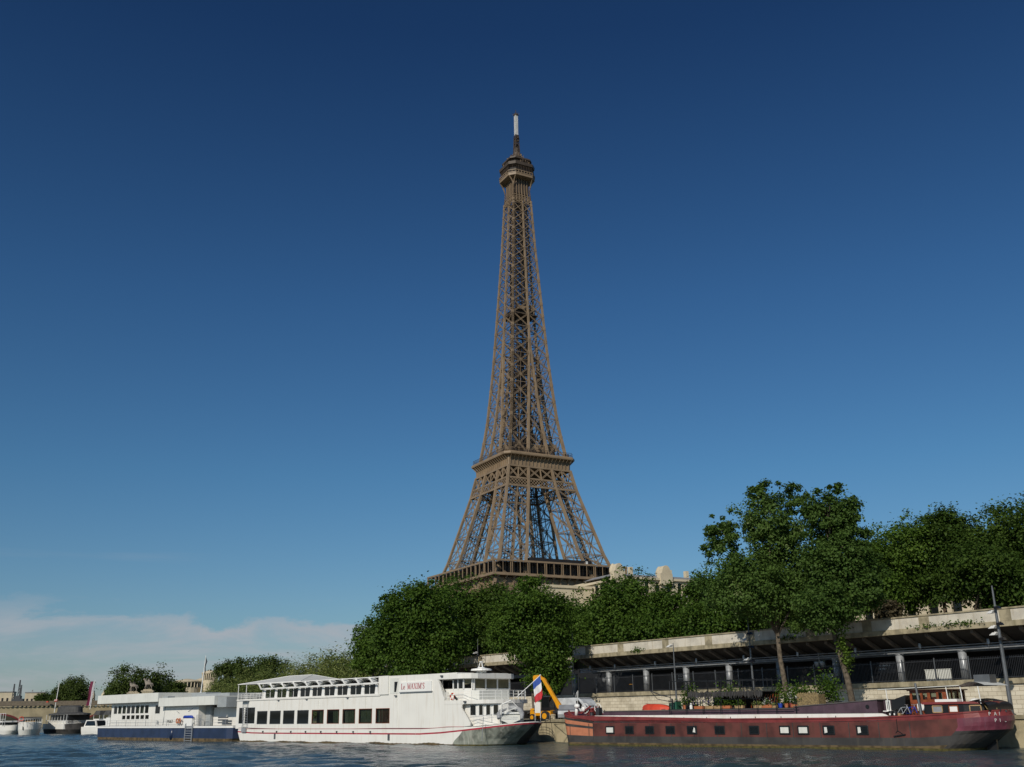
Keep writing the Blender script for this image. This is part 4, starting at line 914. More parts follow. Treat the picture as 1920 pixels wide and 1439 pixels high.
mb = MB(); mb.add([(-.2,-.2,hh),(62,-.2,hh),(62,12.2,hh),(-.2,12.2,hh),(1.5,2,hh+.8),(61,2,hh+.8),(61,10.5,hh+.8),(1.5,10.5,hh+.8)], [(0,3,2,1),(4,5,6,7),(0,1,5,4),(1,2,6,5),(2,3,7,6),(3,0,4,7)])
mb.build('roof', 'hotel_roof', HB); mb = MB(); mb.box(-.1, 12, 12.5, 40, hh-.6, hh-.3); mb.build('terrace_roof', 'hotel_wall', HB)
def gable(x_, y_, sc_):
    mb = MB(); pts = [(-2.6*sc_, -1.5), (2.6*sc_, -1.5), (2.6*sc_, 1.0), (2.0*sc_, 1.2)]+[(1.7*sc_*math.cos(a), 1.6+2.4*sc_*math.sin(a)*.85) for a in np.linspace(0, math.pi, 9)]+[(-2.0*sc_, 1.2), (-2.6*sc_, 1.0)]
    mb.prism([(x_+a, hh+b) for a, b in pts], y_-.7, y_+.8); mb.lathe((x_, y_+1.9, hh+1.0), [(1.5*sc_, 0), (1.45*sc_, .8), (1.0*sc_, 1.5), (.5*sc_, 1.9), (.1, 2.0)], 12)
    mb.build('domed_gable', 'hotel_wall', HB)
gable(1.2, 0, .58); gable(14.2, 0, .66); 
mb = MB()
for x_, y_ in ((8, 5), (20, 6)):
    mb = MB(); mb.box(x_, x_+.9, y_, y_+.9, hh+1, hh+3.0); mb.build('chimney', 'hotel_wall', HB)
mb = MB(); mb.box(25, 25.9, 6, 6.9, hh+1, hh+3)
mb.build('chimney', 'hotel_wall', HB)
# second wing to the left, lower
mb = MB(); mb.box(-14, -.55, 8, 20, 0, hh-1.6); mb.box(-14.3, -.52, 7.7, 8, hh-2.2, hh-1.6); mb.build('side_wing', 'hotel_wall', HB)
PB = thing('pale_building', 'long pale building glimpsed through the trunks behind the right parapet', 'building', (27, 168, 9.2), -53)
mb = MB(); wins = [(1.5+k*3.2, 2.9+k*3.2, 1+fl*3.3, 3+fl*3.3) for k in range(27) for fl in range(3)]
wall_open(mb, 0, 90, 0, 10.5, wins, 0, .4); mb.box(0, .4, .4, 12, 0, 10.5); mb.box(89.6, 90, .4, 12, 0, 10.5)
mb.build('wall', 'hotel_wall', PB); mb = MB(); mb.box(.5, 89.5, .42, .5, .3, 10.3); mb.build('window', 'pane_dark', PB)
mb = MB(); mb.add([(-.3,-.3,10.5),(90.3,-.3,10.5),(90.3,12,10.5),(-.3,12,10.5),(1,3,12.5),(89,3,12.5),(89,9,12.5),(1,9,12.5)], [(0,3,2,1),(4,5,6,7),(0,1,5,4),(1,2,6,5),(2,3,7,6),(3,0,4,7)]); mb.build('roof', 'hotel_roof', PB)
# round glass roofed building and hill behind it
RB = thing('rotunda_building', 'pale stone building with round corner tower and low striped dome beyond the pontoon', 'building', (-178, 600, 9.2), 18)
def drum(x_, y_, r, z0_, z1_, zs):
    mb = MB(); mb.lathe((x_, y_, 0), [(r, z0_), (r, zs[0])], 24); mb.lathe((x_, y_, 0), [(r+.4, zs[1]), (r+.6, zs[1]+.5), (r*.8, z1_), (.5, z1_+.8)], 24)
    for k in range(24): a = 2*math.pi*k/24; mb.bar((x_+r*math.cos(a), y_+r*math.sin(a), zs[0]), (x_+r*math.cos(a), y_+r*math.sin(a), zs[1]), .5)
    mb.build('drum', 'hotel_wall', RB); mb = MB(); mb.lathe((x_, y_, 0), [(r-.6, zs[0]-.2), (r-.6, zs[1]+.2)], 24); mb.build('window', 'pane_dark', RB)
drum(4, 0, 4.2, 0, 18.4, (13.6, 17.0)); drum(-8, 0, 7.5, 0, 13.6, (9.6, 12.4)); drum(-1, 2, 4, 0, 13.8, (10, 13))
mb = MB(); mb.box(-14, 14, 2, 12, 0, 9); mb.build('wall', 'hotel_wall', RB)
mb = MB(); n_ = 36
for k in range(n_):
    a0, a1 = 2*math.pi*k/n_, 2*math.pi*(k+.999)/n_
    for (r0_, z0_), (r1_, z1_) in (((8, 8.2), (5.5, 10.2)), ((5.5, 10.2), (2.4, 11.4))):
        mb.add([(12+r0_*math.cos(a0), -4+r0_*math.sin(a0), z0_), (12+r0_*math.cos(a1), -4+r0_*math.sin(a1), z0_), (12+r1_*math.cos(a1), -4+r1_*math.sin(a1), z1_), (12+r1_*math.cos(a0), -4+r1_*math.sin(a0), z1_)], [(0,1,2,3)], k % 2)
mb.lathe((12, -4, 0), [(8, 0), (8, 8.2)], 24, 0); mb.lathe((12,-4,0), [(2.4,11.4),(2.2,12.2),(.2,12.4)], 16, 0)
mb.build('striped_dome', ['hotel_wall', 'steel_dark'], RB)
mb = MB(); mb.ball((0,0,0), 60, 30, 14, n=28, m=14); o = mb.build('wooded_hill', 'ground', loc=(-105, 520, 6), smooth=True); struct(o)
# bridge
BR = thing('stone_bridge', 'low stone arch bridge with dark modillion cornice crossing behind the moored boats', 'bridge', (-165, 470, 0), 28.8)
mb = MB()
arches = [(-137, -109), (-106.5, -78.5), (-76, -48), (-23.5, 4.0)]
top_ = 8.0; poly_x = []
def arch_z(x_):
    for a, b in arches:
        if a < x_ < b: c = (a+b)/2; r = (b-a)/2; return .5+5.2*math.sqrt(max(0, 1-((x_-c)/r)**2))**.8
    return -3
xs_ = sorted(set([-160, 12]+[a+(b-a)*k/20 for a, b in arches for k in range(21)]+[a-.01 for a, b in arches]+[b+.01 for a, b in arches]))
for a, b in zip(xs_[:-1], xs_[1:]):
    za, zb = arch_z(a), arch_z(b)
    if (a+b)/2 > -160:
        mid_in = any(p < (a+b)/2 < q for p, q in arches)
        if mid_in: za = max(za, .5); zb = max(zb, .5)
        else: za = zb = -3
        mb.add([(a,0,za),(b,0,zb),(b,0,top_),(a,0,top_),(a,14,za),(b,14,zb),(b,14,top_),(a,14,top_)], [(0,1,2,3),(4,7,6,5),(0,4,5,1)])
mb.build('spandrel_wall', ['bridge_stone'], BR)
mb = MB(); mb.box(-160, 12, -.7, 14.7, 8.45, 8.9, 0)
k = -160
while k < 12: mb.box(k, k+.85, -.6, 0, 8.0, 8.45, 1); k += 1.7
mb.build('modillion_cornice', ['bridge_dark', 'bridge_stone'], BR)
mb = MB(); mb.box(-160, 12, -.4, 0, 8.9, 10.35); mb.box(-160, 12, 14, 14.4, 8.9, 10.35); mb.build('parapet', 'bridge_dark', BR)
mb = MB()
for a, b in arches:
    pr = None
    for k in range(21):
        x_ = a+(b-a)*k/20; p = (x_, -.15, max(.5, arch_z(x_)))
        if pr: mb.bar(pr, p, .3, .7)
        pr = p
mb.build('arch_band', 'rail_red', BR)
# statues on pedestals at the bridge head
def skin_fig(name, joints, edges, m, parent, lvl=1):
    me = bpy.data.meshes.new(name); me.from_pydata([j[:3] for j in joints], edges, []); o = bpy.data.objects.new(name, me); C.objects.link(o); o.parent = parent
    sk = o.modifiers.new('skin', 'SKIN'); 
    for k, j in enumerate(joints): me.skin_vertices[0].data[k].radius = (j[3], j[3]) if len(j) == 4 else (j[3], j[4])
    me.skin_vertices[0].data[0].use_root = True
    ss = o.modifiers.new('sub', 'SUBSURF'); ss.levels = lvl; ss.render_levels = lvl
    me.materials.append(MATS[m]); 
    for p in me.polygons: p.use_smooth = True
    return o
def statue(label, x, y, z, rz, arm):
    t = thing('horse_statue', label, 'statue', (x, y, z), rz, 'stone groups at the bridge head')
    mb = MB(); mb.box(-2.1, 2.1, -1.6, 1.6, -5, 0); mb.box(-2.4, 2.4, -1.9, 1.9, 0, .5); mb.box(-1.7, 1.7, -1.2, 1.2, .5, 1.0); mb.build('pedestal', 'stone', t)
    z1 = 1.0
    J = [(-.9,0,z1+2.3,.62),(0,0,z1+2.4,.6),(.9,0,z1+2.5,.6),(1.4,0,z1+3.4,.38),(1.7,0,z1+4.1,.3),(2.3,0,z1+3.8,.2),
         (.9,.3,z1+1.3,.2),(1.3,.3,z1+.9,.13),(1.1,.3,z1+.1,.13),(.9,-.3,z1+1.3,.2),(.95,-.3,z1+.7,.13),(.9,-.3,z1+.0,.13),
         (-1.0,.3,z1+1.4,.28),(-1.3,.3,z1+.8,.14),(-1.1,.3,z1,.13),(-1.0,-.3,z1+1.4,.28),(-1.3,-.3,z1+.8,.14),(-1.0,-.3,z1,.13),(-1.6,0,z1+2.2,.15),(-1.8,0,z1+1.2,.12)]
    E_ = [(0,1),(1,2),(2,3),(3,4),(4,5),(2,6),(6,7),(7,8),(2,9),(9,10),(10,11),(0,12),(12,13),(13,14),(0,15),(15,16),(16,17),(0,18),(18,19)]
    skin_fig('horse', J, E_, 'statue', t)
    J = [(.2,-1,z1+1.9,.36),(.2,-1,z1+2.6,.34),(.2,-1,z1+3.3,.42),(.2,-1,z1+3.8,.16),(.25,-1,z1+4.2,.26),(.5,-1,z1+1.0,.22),(.5,-1,z1,.17),(-.1,-1,z1+1.0,.22),(-.2,-1,z1,.17),
         (.8,-1,z1+3.2,.16),(1.2,-.8,z1+(4.3 if arm else 3.0),.12),(-.4,-1,z1+3.2,.16),(-.6,-1,z1+2.4,.12)]
    skin_fig('warrior', J, [(0,1),(1,2),(2,3),(3,4),(0,5),(5,6),(0,7),(7,8),(2,9),(9,10),(2,11),(11,12)], 'statue', t)
statue('stone warrior and horse on a low pedestal, left of the two above the pontoon roof', -156.0, 432, 12.2, 200, False)
statue('stone warrior with raised arm and horse on a tall pedestal, right of the two', -149.6, 431, 12.9, 190, True)
# far left skyline behind the bridge
sky_b = [(-310, 620, 15, 14, 12.0, 'broad beige block behind the bridge at the left edge', 'beige_building', 1), (-303, 655, 11, 10, 12.3, 'small beige house behind the bridge right of the dark masts', 'town_house', 0), (-291, 668, 12, 10, 12.6, 'low roofed house behind the bridge in the left background', 'town_house', 0), (-306, 720, 16, 12, 15.5, 'pale house furthest back on the left skyline', 'town_house', 0)]
for x_, y_, sx_, sy_, h_, lb, nm_, fl in sky_b:
    t = thing(nm_, lb, 'building', (x_, y_, 6.5), 20); mb = MB(); wins = [(1+k*2.6, 2.1+k*2.6, 1+f*3, 2.8+f*3) for k in range(int(sx_/2.6)) for f in range(3) if 2.8+f*3 < h_-.5]
    wall_open(mb, 0, sx_, 0, h_, wins, 0, .3); mb.box(0, .3, .3, sy_, 0, h_); mb.box(sx_-.3, sx_, .3, sy_, 0, h_); mb.box(.3, sx_-.3, .3, .4, .01, h_-.02, 1); mb.build('wall', ['hotel_wall', 'backwall'], t)
    mb = MB(); mb.slab([(-.3,-.3),(sx_+.3,-.3),(sx_+.3,sy_),(-.3,sy_)], h_, h_+.5); mb.box(sx_*.3, sx_*.36, 3, 4, h_+.5, h_+1.8); mb.build('roof', 'hotel_roof', t)
for x_, y_, h_, lb in ((-279.4, 700, 16.5, 'left of two pale domed turrets beyond the bridge'), (-272, 700, 14.5, 'right of two pale domed turrets beyond the bridge')):
    t = thing('domed_turret', lb, 'turret', (x_, y_, 6.5)); mb = MB(); mb.lathe((0,0,0), [(1.9,0),(1.9,h_*.55),(2.2,h_*.56)], 10); mb.build('tower_body', 'hotel_wall', t)
    mb = MB(); mb.lathe((0,0,0), [(1.9,h_*.56),(1.8,h_*.7),(1.1,h_*.85),(.3,h_*.93),(.05,h_*1.05)], 10); mb.build('dome', 'hotel_wall', t)
for k_, (x_, y_, w_, lb) in enumerate(((-284, 640, 5.5, 'low dark tree beyond the bridge, right of the dark masts'), (-272, 640, 6.5, 'low wide dark tree beyond the bridge, left of the red flag'))):
    tree('far_tree', lb, x_, y_, 7.0, [(0, 0, 7.5, w_, 3.2), (2, 0, 5, w_, 3.5)], 6000, .8, 300+k_, 'leaf_far', .4, clump=1.5)
t = thing('work_barge_masts', 'cluster of dark masts and tall cowls above the bridge at far left', 'masts', (-262.5, 560, 8.5))
for dx, h_, w_ in ((0, 14.5, .8), (-2.8, 12.6, .7), (1.0, 12, .5)):
    mb = MB()
    for a in (-1, 1): mb.bar((dx+a*w_, 0, 0), (dx+a*.15, 0, h_), .28)
    for k in range(8): z_ = h_*k/8; q = w_*(1-k/8); mb.bar((dx-q, 0, z_), (dx+q, 0, z_+h_/8), .2)
    mb.build('lattice_mast', 'dark_metal', t)
mb = MB(); mb.box(-3, 3, -1, 1, 0, 5); mb.box(-1.5, 1.5, -1, 1, 5, 6.5); mb.build('deckhouse', 'dark_metal', t)

# ================================================================ WHITE PASSENGER BOAT (local x towards the bow, y away from the camera)
BZ = -46.0
MX = thing('passenger_boat', 'long white two deck passenger boat with red line and name board, moored in the middle', 'boat', (-1.1, 88.0, 0), BZ)
BM = 6.4
def outline(xs, tip, p_=2.0, x0=-45.5, n=9, y0=0., y1=BM, stern=.8):
    c = (y0+y1)/2; h = (y1-y0)/2; a = tip-xs; pts = [(x0, c-h*stern*.85), (x0+1.2, y0)]
    for k in range(12): pts.append((x0+1.2+(xs-x0-1.2)*(k+1)/13, y0))
    for k in range(2*n+1):
        t = -math.pi/2+math.pi*k/(2*n); cx = math.copysign(abs(math.cos(t))**(2/p_), 1); sy = math.copysign(abs(math.sin(t))**(2/p_), math.sin(t)); pts.append((xs+a*cx, c+h*sy))
    for k in range(12): pts.append((xs-(xs-x0-1.2)*(k+1)/13, y1))
    pts += [(x0+1.2, y1), (x0, c+h*stern*.85)]
    return pts
def sheer(x, z):
    if z > 1.3 and x > -7: z = max(1.05, z-(x+7)*.075)
    return z + (0.0 if x < -11 else (x+11)**1.5*.0215) + (max(0, -38-x)**2*.006)
rings = []
for xs_t, tip_t, pw, z_, x0_ in ((-7.2, -3.0, 2.6, -.6, -43.2), (-6.5, -1.9, 2.4, .10, -43.5), (-6.2, -1.4, 2.3, .35, -43.7), (-5.6, -.5, 2.1, .62, -43.9), (-5.2, .3, 2.0, .86, -44.1), (-5.2, .36, 2.0, .99, -44.1), (-5.25, .3, 2.0, 1.35, -44.0)):
    rings.append([(x, y, sheer(x, z_) if z_ > .7 else (z_ if z_ < .3 else z_+(sheer(x, .86)-.86)*(z_-.1)/.76)) for x, y in outline(xs_t, tip_t, pw, x0_)])
nR = len(rings[0])
def mf(k, i):
    x = rings[k][i][0]; y = rings[k][i][1]
    if k == 0: return 1
    if k == 1 and x > -6.9: return 3 if y < 3.2 else 5  # bow flare with shade painted in: grey near half, dark far half
    if k == 1: return 4 if x > -38 else 0
    if k == 4: return 2
    if k in (2, 3): return (3 if y < 3.2 else 5) if x > -6.9 else 0  # same painted shade higher up the flare
    return 0
mb = MB(); mb.loft(rings, mfun=mf); mb.build('hull', ['white_paint', 'weed', 'red_line', 'flare_grey', 'white_paint', 'hull_dark'], MX, smooth=False)
mb = MB(); top = rings[-1]; mb.loft([[(x, y, z) for x, y, z in top], [(x, y*.999+.003, z+.02) for x, y, z in top]]); 
mb.build('deck', 'deck_grey', MX)
mb = MB()      # weedy waterline, lapped unevenly
for k in range(185):
    x_ = -43+k*.2; mb.box(x_, x_+.2, -.012, 0.0, -.3, .08+.10*abs(math.sin(k*.085))+.035*math.sin(k*.31)+.015*math.sin(k*1.9))
mb.build('waterline_weed', 'rust_band', MX)
mb = MB(); mb.box(-42.8, -12, -.02, 0, 1.34, 1.375)
for k in range(10): x0_, x1_ = -12+k*.7, -12+(k+1)*.7; mb.bar((x0_, -.01, sheer(x0_, 1.36)+.0), (x1_, -.01, sheer(x1_, 1.36)), .02, .035)
mb.build('thin_stripe', 'red_line', MX)
mb = MB()
for x_, za, zb in ((-9.1, 1.5, 4.5), (-14.3, 1.5, 4.4), (-19.2, 3.3, 4.3), (-27.2, 3.3, 4.3), (-35.3, 3.3, 4.3), (-11.6, .1, 1.2), (-20.5, .1, 1.2), (-31, .1, 1.2)): mb.box(x_, x_+.02, -.004, .03, za, zb)
mb.build('plate_seam', 'offwhite', MX)
# lower saloon, both sides with real openings
lw_ = [(-39.02,-36.95),(-36.41,-34.29),(-33.76,-31.63),(-31.06,-28.98),(-28.36,-26.26),(-25.65,-23.57),(-22.97,-20.89),(-20.27,-18.18),(-17.57,-15.46)]
rec = [(a, b, 1.85, 3.17) for a, b in lw_]+[(-43.05, -41.9, 1.85, 3.64), (-41.7, -39.5, 1.85, 3.64)]
mb = MB(); wall_open(mb, -43.4, -7.6, 1.38, 4.40, rec, .02, .14); wall_open(mb, -43.4, -7.6, 1.38, 4.40, rec, BM-.14, BM-.02)
mb.box(-43.52, -43.4, .02, BM-.02, 1.38, 4.4)
mb.box(-43.3, -7.6, .14, BM-.14, 4.25, 4.4)
mb.box(-43.5, -16.9, -.06, .02, 4.30, 4.46)
# blind side above with the name board, cut back in steps towards the wheelhouse
for ya, yb in ((.02, .14), (BM-.14, BM-.02)):
    mb.prism([(-17.0, 4.40), (-7.6, 4.40), (-7.55, 3.86), (-7.75, 4.1), (-8.35, 5.35), (-8.45, 5.55), (-8.2, 5.68), (-7.2, 5.70), (-6.1, 5.70), (-5.9, 5.98), (-16.9, 6.06), (-17.0, 6.06)], ya, yb)
    mb.prism([(-7.6, 1.38), (-4.2, 1.6), (-4.2, 1.85), (-5.3, 3.05), (-5.25, 3.3), (-5.0, 3.38), (-4.6, 3.4), (-4.6, 3.70), (-7.6, 3.70)], ya, yb)
mb.box(-17.0, -6.0, .14, BM-.14, 5.9, 6.02); mb.box(-17.05, -16.9, .14, BM-.14, 4.4, 6.0); mb.box(-7.9, -7.6, .14, BM-.14, 1.4, 4.25)
mb.box(-17.1, -15.6, -.1, .02, 4.40, 6.08)
mb.build('superstructure', 'white_paint', MX)
mb = MB(); mb.box(-43.3, -7.8, .2, BM-.2, 1.40, 1.72); mb.box(-15.4, -15.2, .2, BM-.2, 1.72, 4.2, 0); mb.box(-31.2, -28.9, 3.0, BM-.25, 1.72, 4.2, 1)
mb.build('saloon_interior', ['wood_red', 'black'], MX)
for k, (a, b) in enumerate(lw_):
    mb = MB(); frame_rect(mb, a-.015, b+.015, 1.84, 3.185, .005, .05, .045, 0); wf_ = mb.build('window', 'wood_red' if k > 3 else 'steel_dark', MX)
    mb = MB(); mb.box(a+.03, b-.03, .06, .075, 1.88, 3.14); mb.build('pane', 'pane_dark' if k < 4 else 'pane_clear', wf_)
    for kk_, xa_, xb_, cm_ in ((7, a+.06, b-.05, 'curtain_daylight_green'), (8, a+.35, b-.06, 'curtain_red'), (4, a+1.1, b-.06, 'curtain_daylight_green'), (5, a+.75, b-.1, 'curtain_daylight_green'), (6, a+.6, b-.3, 'curtain_daylight_green'), (1, a+.2, b-.1, 'offwhite')):  # green panels stand for greenish light seen through; the red one is cloth
        if kk_ == k: mb = MB(); [mb.box(xa_+(xb_-xa_)*q/7, xa_+(xb_-xa_)*(q+.93)/7, .24+.03*(q % 2), .25+.03*(q % 2), 1.9 if k != 1 else 2.65, 3.12) for q in range(7)]; mb.build('curtain', cm_, wf_)
    if k in (0, 8, 6): mb = MB(); [mb.bar((a+.15+q*.09, .28+.05*(q % 2), 1.88), (a+.12+q*.09, .28+.05*(q % 2), 3.12), .07, .03) for q in range(4 if k != 8 else 7)]; mb.build('curtain', 'curtain_daylight_green' if k < 5 else 'offwhite', wf_)
for a, b in ((-43.05, -41.9), (-41.7, -39.5)):
    mb = MB(); frame_rect(mb, a, b, 1.85, 3.64, .03, .06, .06); d_ = mb.build('door', 'white_clean', MX); mb = MB(); mb.box(a+.06, b-.06, .06, .075, 1.9, 3.58); mb.build('pane', 'pane_dark', d_)
# upper saloon: slanting white pillars, windows and scalloped glass eaves
bx_ = [-37.9, -35.54, -33.25, -31.03, -28.79, -26.61, -24.34, -22.14, -19.86, -17.64]
for k, x_ in enumerate(bx_):
    for ya in (.05, BM-.17): mb = MB(); mb.prism([(x_-.25, 4.43), (x_+.30, 4.43), (x_+.12, 5.45), (x_-.10, 5.45)], ya, ya+.12); mb.build('pillar', 'white_clean', MX)
    mb = MB(); mb.bar((x_+.05, -.35, 5.42), (x_-1.0, -.1, 6.02), .09, .14); mb.bar((x_+.05, -.35, 5.42), (x_+.05, .1, 5.5), .09, .09); mb.build('eave_strut', 'white_clean', MX)
    if k < 9:
        x2 = bx_[k+1]; mb = MB(); frame_rect(mb, x_+.2, x2-.16, 4.46, 5.42, .09, .05, .05); mb.bar(((x_+x2)/2, .11, 4.46), ((x_+x2)/2, .11, 5.42), .05); wf_ = mb.build('window', 'white_clean', MX)
        mb = MB(); mb.box(x_+.25, x2-.2, .12, .13, 4.5, 5.38); mb.build('pane', 'pane_dark' if k > 2 else 'pane_clear', wf_)
        if k in (1, 2, 3, 5, 6, 8): mb = MB(); [mb.bar((x_+.36+q*.08, .25+.04*(q % 2), 4.5), (x_+.33+q*.08, .25, 5.38), .06, .03) for q in range(3)]; mb.build('curtain', 'leaf_bright' if False else 'offwhite', wf_)
        mb = MB(); ring = []
        for q in range(9):
            a = math.pi*q/8; xx = (x_+x2)/2-.1+.95*math.cos(a); zz = 5.47+.42*math.sin(a); ring.append((xx, zz))
        mb.loft([[(xx, -.32, zz) for xx, zz in ring], [(xx-.1, .5, zz+.12) for xx, zz in ring]], caps=False, closed=False); mb.build('glass_eave', 'canopy_film', MX)
mb = MB(); mb.box(-38.0, -17.0, -.36, -.28, 5.40, 5.5); mb.box(-38.2, -17.0, .0, .2, 5.46, 5.55); mb.box(-39.2, -17.0, -.12, .0, 5.98, 6.05); mb.box(-38.0, -17.0, .4, BM-.4, 6.0, 6.04); mb.box(-38, -17, BM-.2, BM, 5.46, 5.55)
mb.build('roof', 'white_clean', MX)
mb = MB(); mb.box(-38, -17, .5, BM-.5, 4.41, 4.44); mb.box(-38, -17, 3.6, 3.7, 4.44, 5.9); mb.build('upper_interior', 'black', MX)
# open stern deck with tent
mb = MB(); a_, b_, c_, d_ = (-43.4,-.1,6.07), (-30.6,-.1,6.07), (-30.6,BM+.1,6.07), (-43.4,BM+.1,6.07); e1_, e2_ = (-38.0,BM/2,6.86), (-33.4,BM/2,6.84)
mb.add([a_,b_,c_,d_,e1_,e2_], [(0,1,5,4),(2,3,4,5),(3,0,4),(1,2,5)]); mb.build('stern_canopy', 'canvas', MX)
mb = MB()
for p, q in ((a_,e1_),(b_,e2_),(c_,e2_),(d_,e1_),(e1_,e2_),(a_,b_),(c_,d_),(a_,d_)): mb.bar(p, q, .05)
for x_ in (-43.35, -41.6, -38.1): 
    for y_ in (.0, BM): mb.bar((x_, y_, 4.4), (x_, y_, 6.07), .06)
for q in range(5): mb.bar((-36.5+q, 0, 6.07), (-37+q*.9, BM/2, 6.85), .025)
mb.build('canopy_frame', 'white_clean', MX)
mb = MB()
for z_ in (4.65, 4.85, 5.05): mb.bar((-43.4, 0, z_), (-38, 0, z_), .03); mb.bar((-43.4, 0, z_), (-43.4, BM, z_), .03)
for k in range(9): x_ = -43.3+k*.65; mb.bar((x_, 0, 4.4), (x_, 0, 5.05), .03)
mb.build('stern_railing', 'white_clean', MX)
mb = MB()
for k in range(3): mb.box(-42.5+k*1.5, -41.7+k*1.5, 1.0, 1.8, 5.0, 5.05); mb.bar((-42.1+k*1.5, 1.4, 4.4), (-42.1+k*1.5, 1.4, 5), .06)
mb.build('deck_table', 'white_clean', MX)
mb = MB()      # boarding ladder at the stern
for x_ in (-42.0, -41.0): mb.bar((x_+.2, -.12, 1.5), (x_, -.12, 4.35), .035)
for k in range(11): z_ = 1.6+k*.26; mb.bar((-41.95+.01*(11-k), -.12, z_), (-40.95+.01*(11-k), -.12, z_), .028)
mb.bar((-41.9, -.15, 1.5), (-40.9, -.15, 3.9), .025); mb.box(-42.1, -40.8, -.5, .0, 4.25, 4.33); mb.box(-41.9, -41.0, -.18, -.1, 1.0, 1.45)
mb.build('boarding_ladder', 'steel', MX)
# name board
mb = MB(); mb.box(-13.85, -9.28, -.09, .02, 4.57, 5.42); nb = mb.build('name_board', 'white_clean', MX); mb = MB(); mb.box(-13.9, -9.22, -.14, 0.02, 4.50, 4.56); mb.build('board_foot_strip', 'steel', nb)  # grey strip along the foot of the name board

def serif(s_, x, z, h, parent):
    G = {'L': (.62, [((.12,0),(.12,1),.13),((0,.02),(.6,.02),.05),((0,.98),(.26,.98),.05),((.58,.02),(.58,.28),.05)]),
         'e': (.5, [((.08,.3),(.46,.3),.05),((.46,.3),(.42,.5),.06),((.42,.5),(.27,.58),.07),((.27,.58),(.1,.48),.09),((.1,.48),(.07,.25),.1),((.07,.25),(.14,.06),.1),((.14,.06),(.3,.0),.08),((.3,.0),(.46,.1),.05)]),
         'M': (1.0, [((.14,0),(.14,1),.05),((.14,1),(.5,.05),.14),((.5,.05),(.84,1),.05),((.84,0),(.84,1),.14),((.02,.02),(.26,.02),.05),((.7,.02),(.98,.02),.05),((.02,.98),(.18,.98),.05),((.82,.98),(.98,.98),.05)]),
         'A': (.84, [((.1,0),(.42,1),.05),((.42,1),(.74,0),.14),((.24,.36),(.6,.36),.05),((0,.02),(.22,.02),.05),((.6,.02),(.86,.02),.05)]),
         'X': (.82, [((.1,1),(.72,0),.14),((.1,0),(.7,1),.05),((0,.02),(.22,.02),.05),((.6,.02),(.84,.02),.05),((0,.98),(.26,.98),.05),((.6,.98),(.8,.98),.05)]),
         'I': (.4, [((.18,0),(.18,1),.14),((.04,.02),(.32,.02),.05),((.04,.98),(.32,.98),.05)]),
         "'": (.24, [((.1,.98),(.08,.72),.1)]),
         'S': (.6, [((.5,.8),(.4,.96),.06),((.4,.96),(.24,.98),.07),((.24,.98),(.1,.84),.1),((.1,.84),(.14,.64),.12),((.14,.64),(.4,.42),.14),((.4,.42),(.5,.22),.12),((.5,.22),(.4,.05),.09),((.4,.05),(.2,.0),.07),((.2,.0),(.08,.1),.06),((.08,.1),(.08,.28),.05),((.51,.98),(.51,.74),.05)])}
    for ch in s_:
        if ch == ' ': x += .3*h; continue
        w_, st = G[ch]; mb = MB()
        for (a, b), (c, d), t in st: mb.bar((x+a*h*.95, -.098, z+b*h), (x+c*h*.95, -.098, z+d*h), t*h, .02, 0, ref=(0,1,0))
        mb.build('name_letter', 'red_line', parent); x += (w_+.06)*h*.95
    return x
serif('Le', -13.62, 4.79, .5, nb); serif("MAXIM'S", -12.72, 4.79, .5, nb)
mb = MB(); mb.box(-13.62, -13.54, -.105, -.09, 4.80, 5.22); mb.box(-9.52, -9.45, -.105, -.09, 4.8, 4.9)
# doorway beside the board
mb = MB(); mb.prism([(-15.5, 4.45), (-14.15, 4.45), (-14.05, 5.85), (-15.5, 5.85)], .0, .02); mb.build('door_recess', 'offwhite', MX); mb = MB(); mb.prism([(-14.75, 4.6), (-14.5, 4.6), (-14.28, 5.5), (-14.75, 5.5)], -.03, 0); mb.build('door_window', 'black', MX)
# foredeck slab, upper
def rounded(xs, tip, x0, y0=0., y1=BM, n=8, p_=2.0):
    c = (y0+y1)/2; h = (y1-y0)/2; pts = [(x0, y0)]
    for k in range(2*n+1):
        t = -math.pi/2+math.pi*k/(2*n); pts.append((xs+(tip-xs)*abs(math.cos(t))**(2/p_), c+h*math.copysign(abs(math.sin(t))**(2/p_), math.sin(t))))
    return pts+[(x0, y1)]
mb = MB(); mb.slab(rounded(-4.6, -2.0, -7.6, .0, BM), 3.38, 3.70); mb.build('upper_foredeck', 'white_paint', MX)
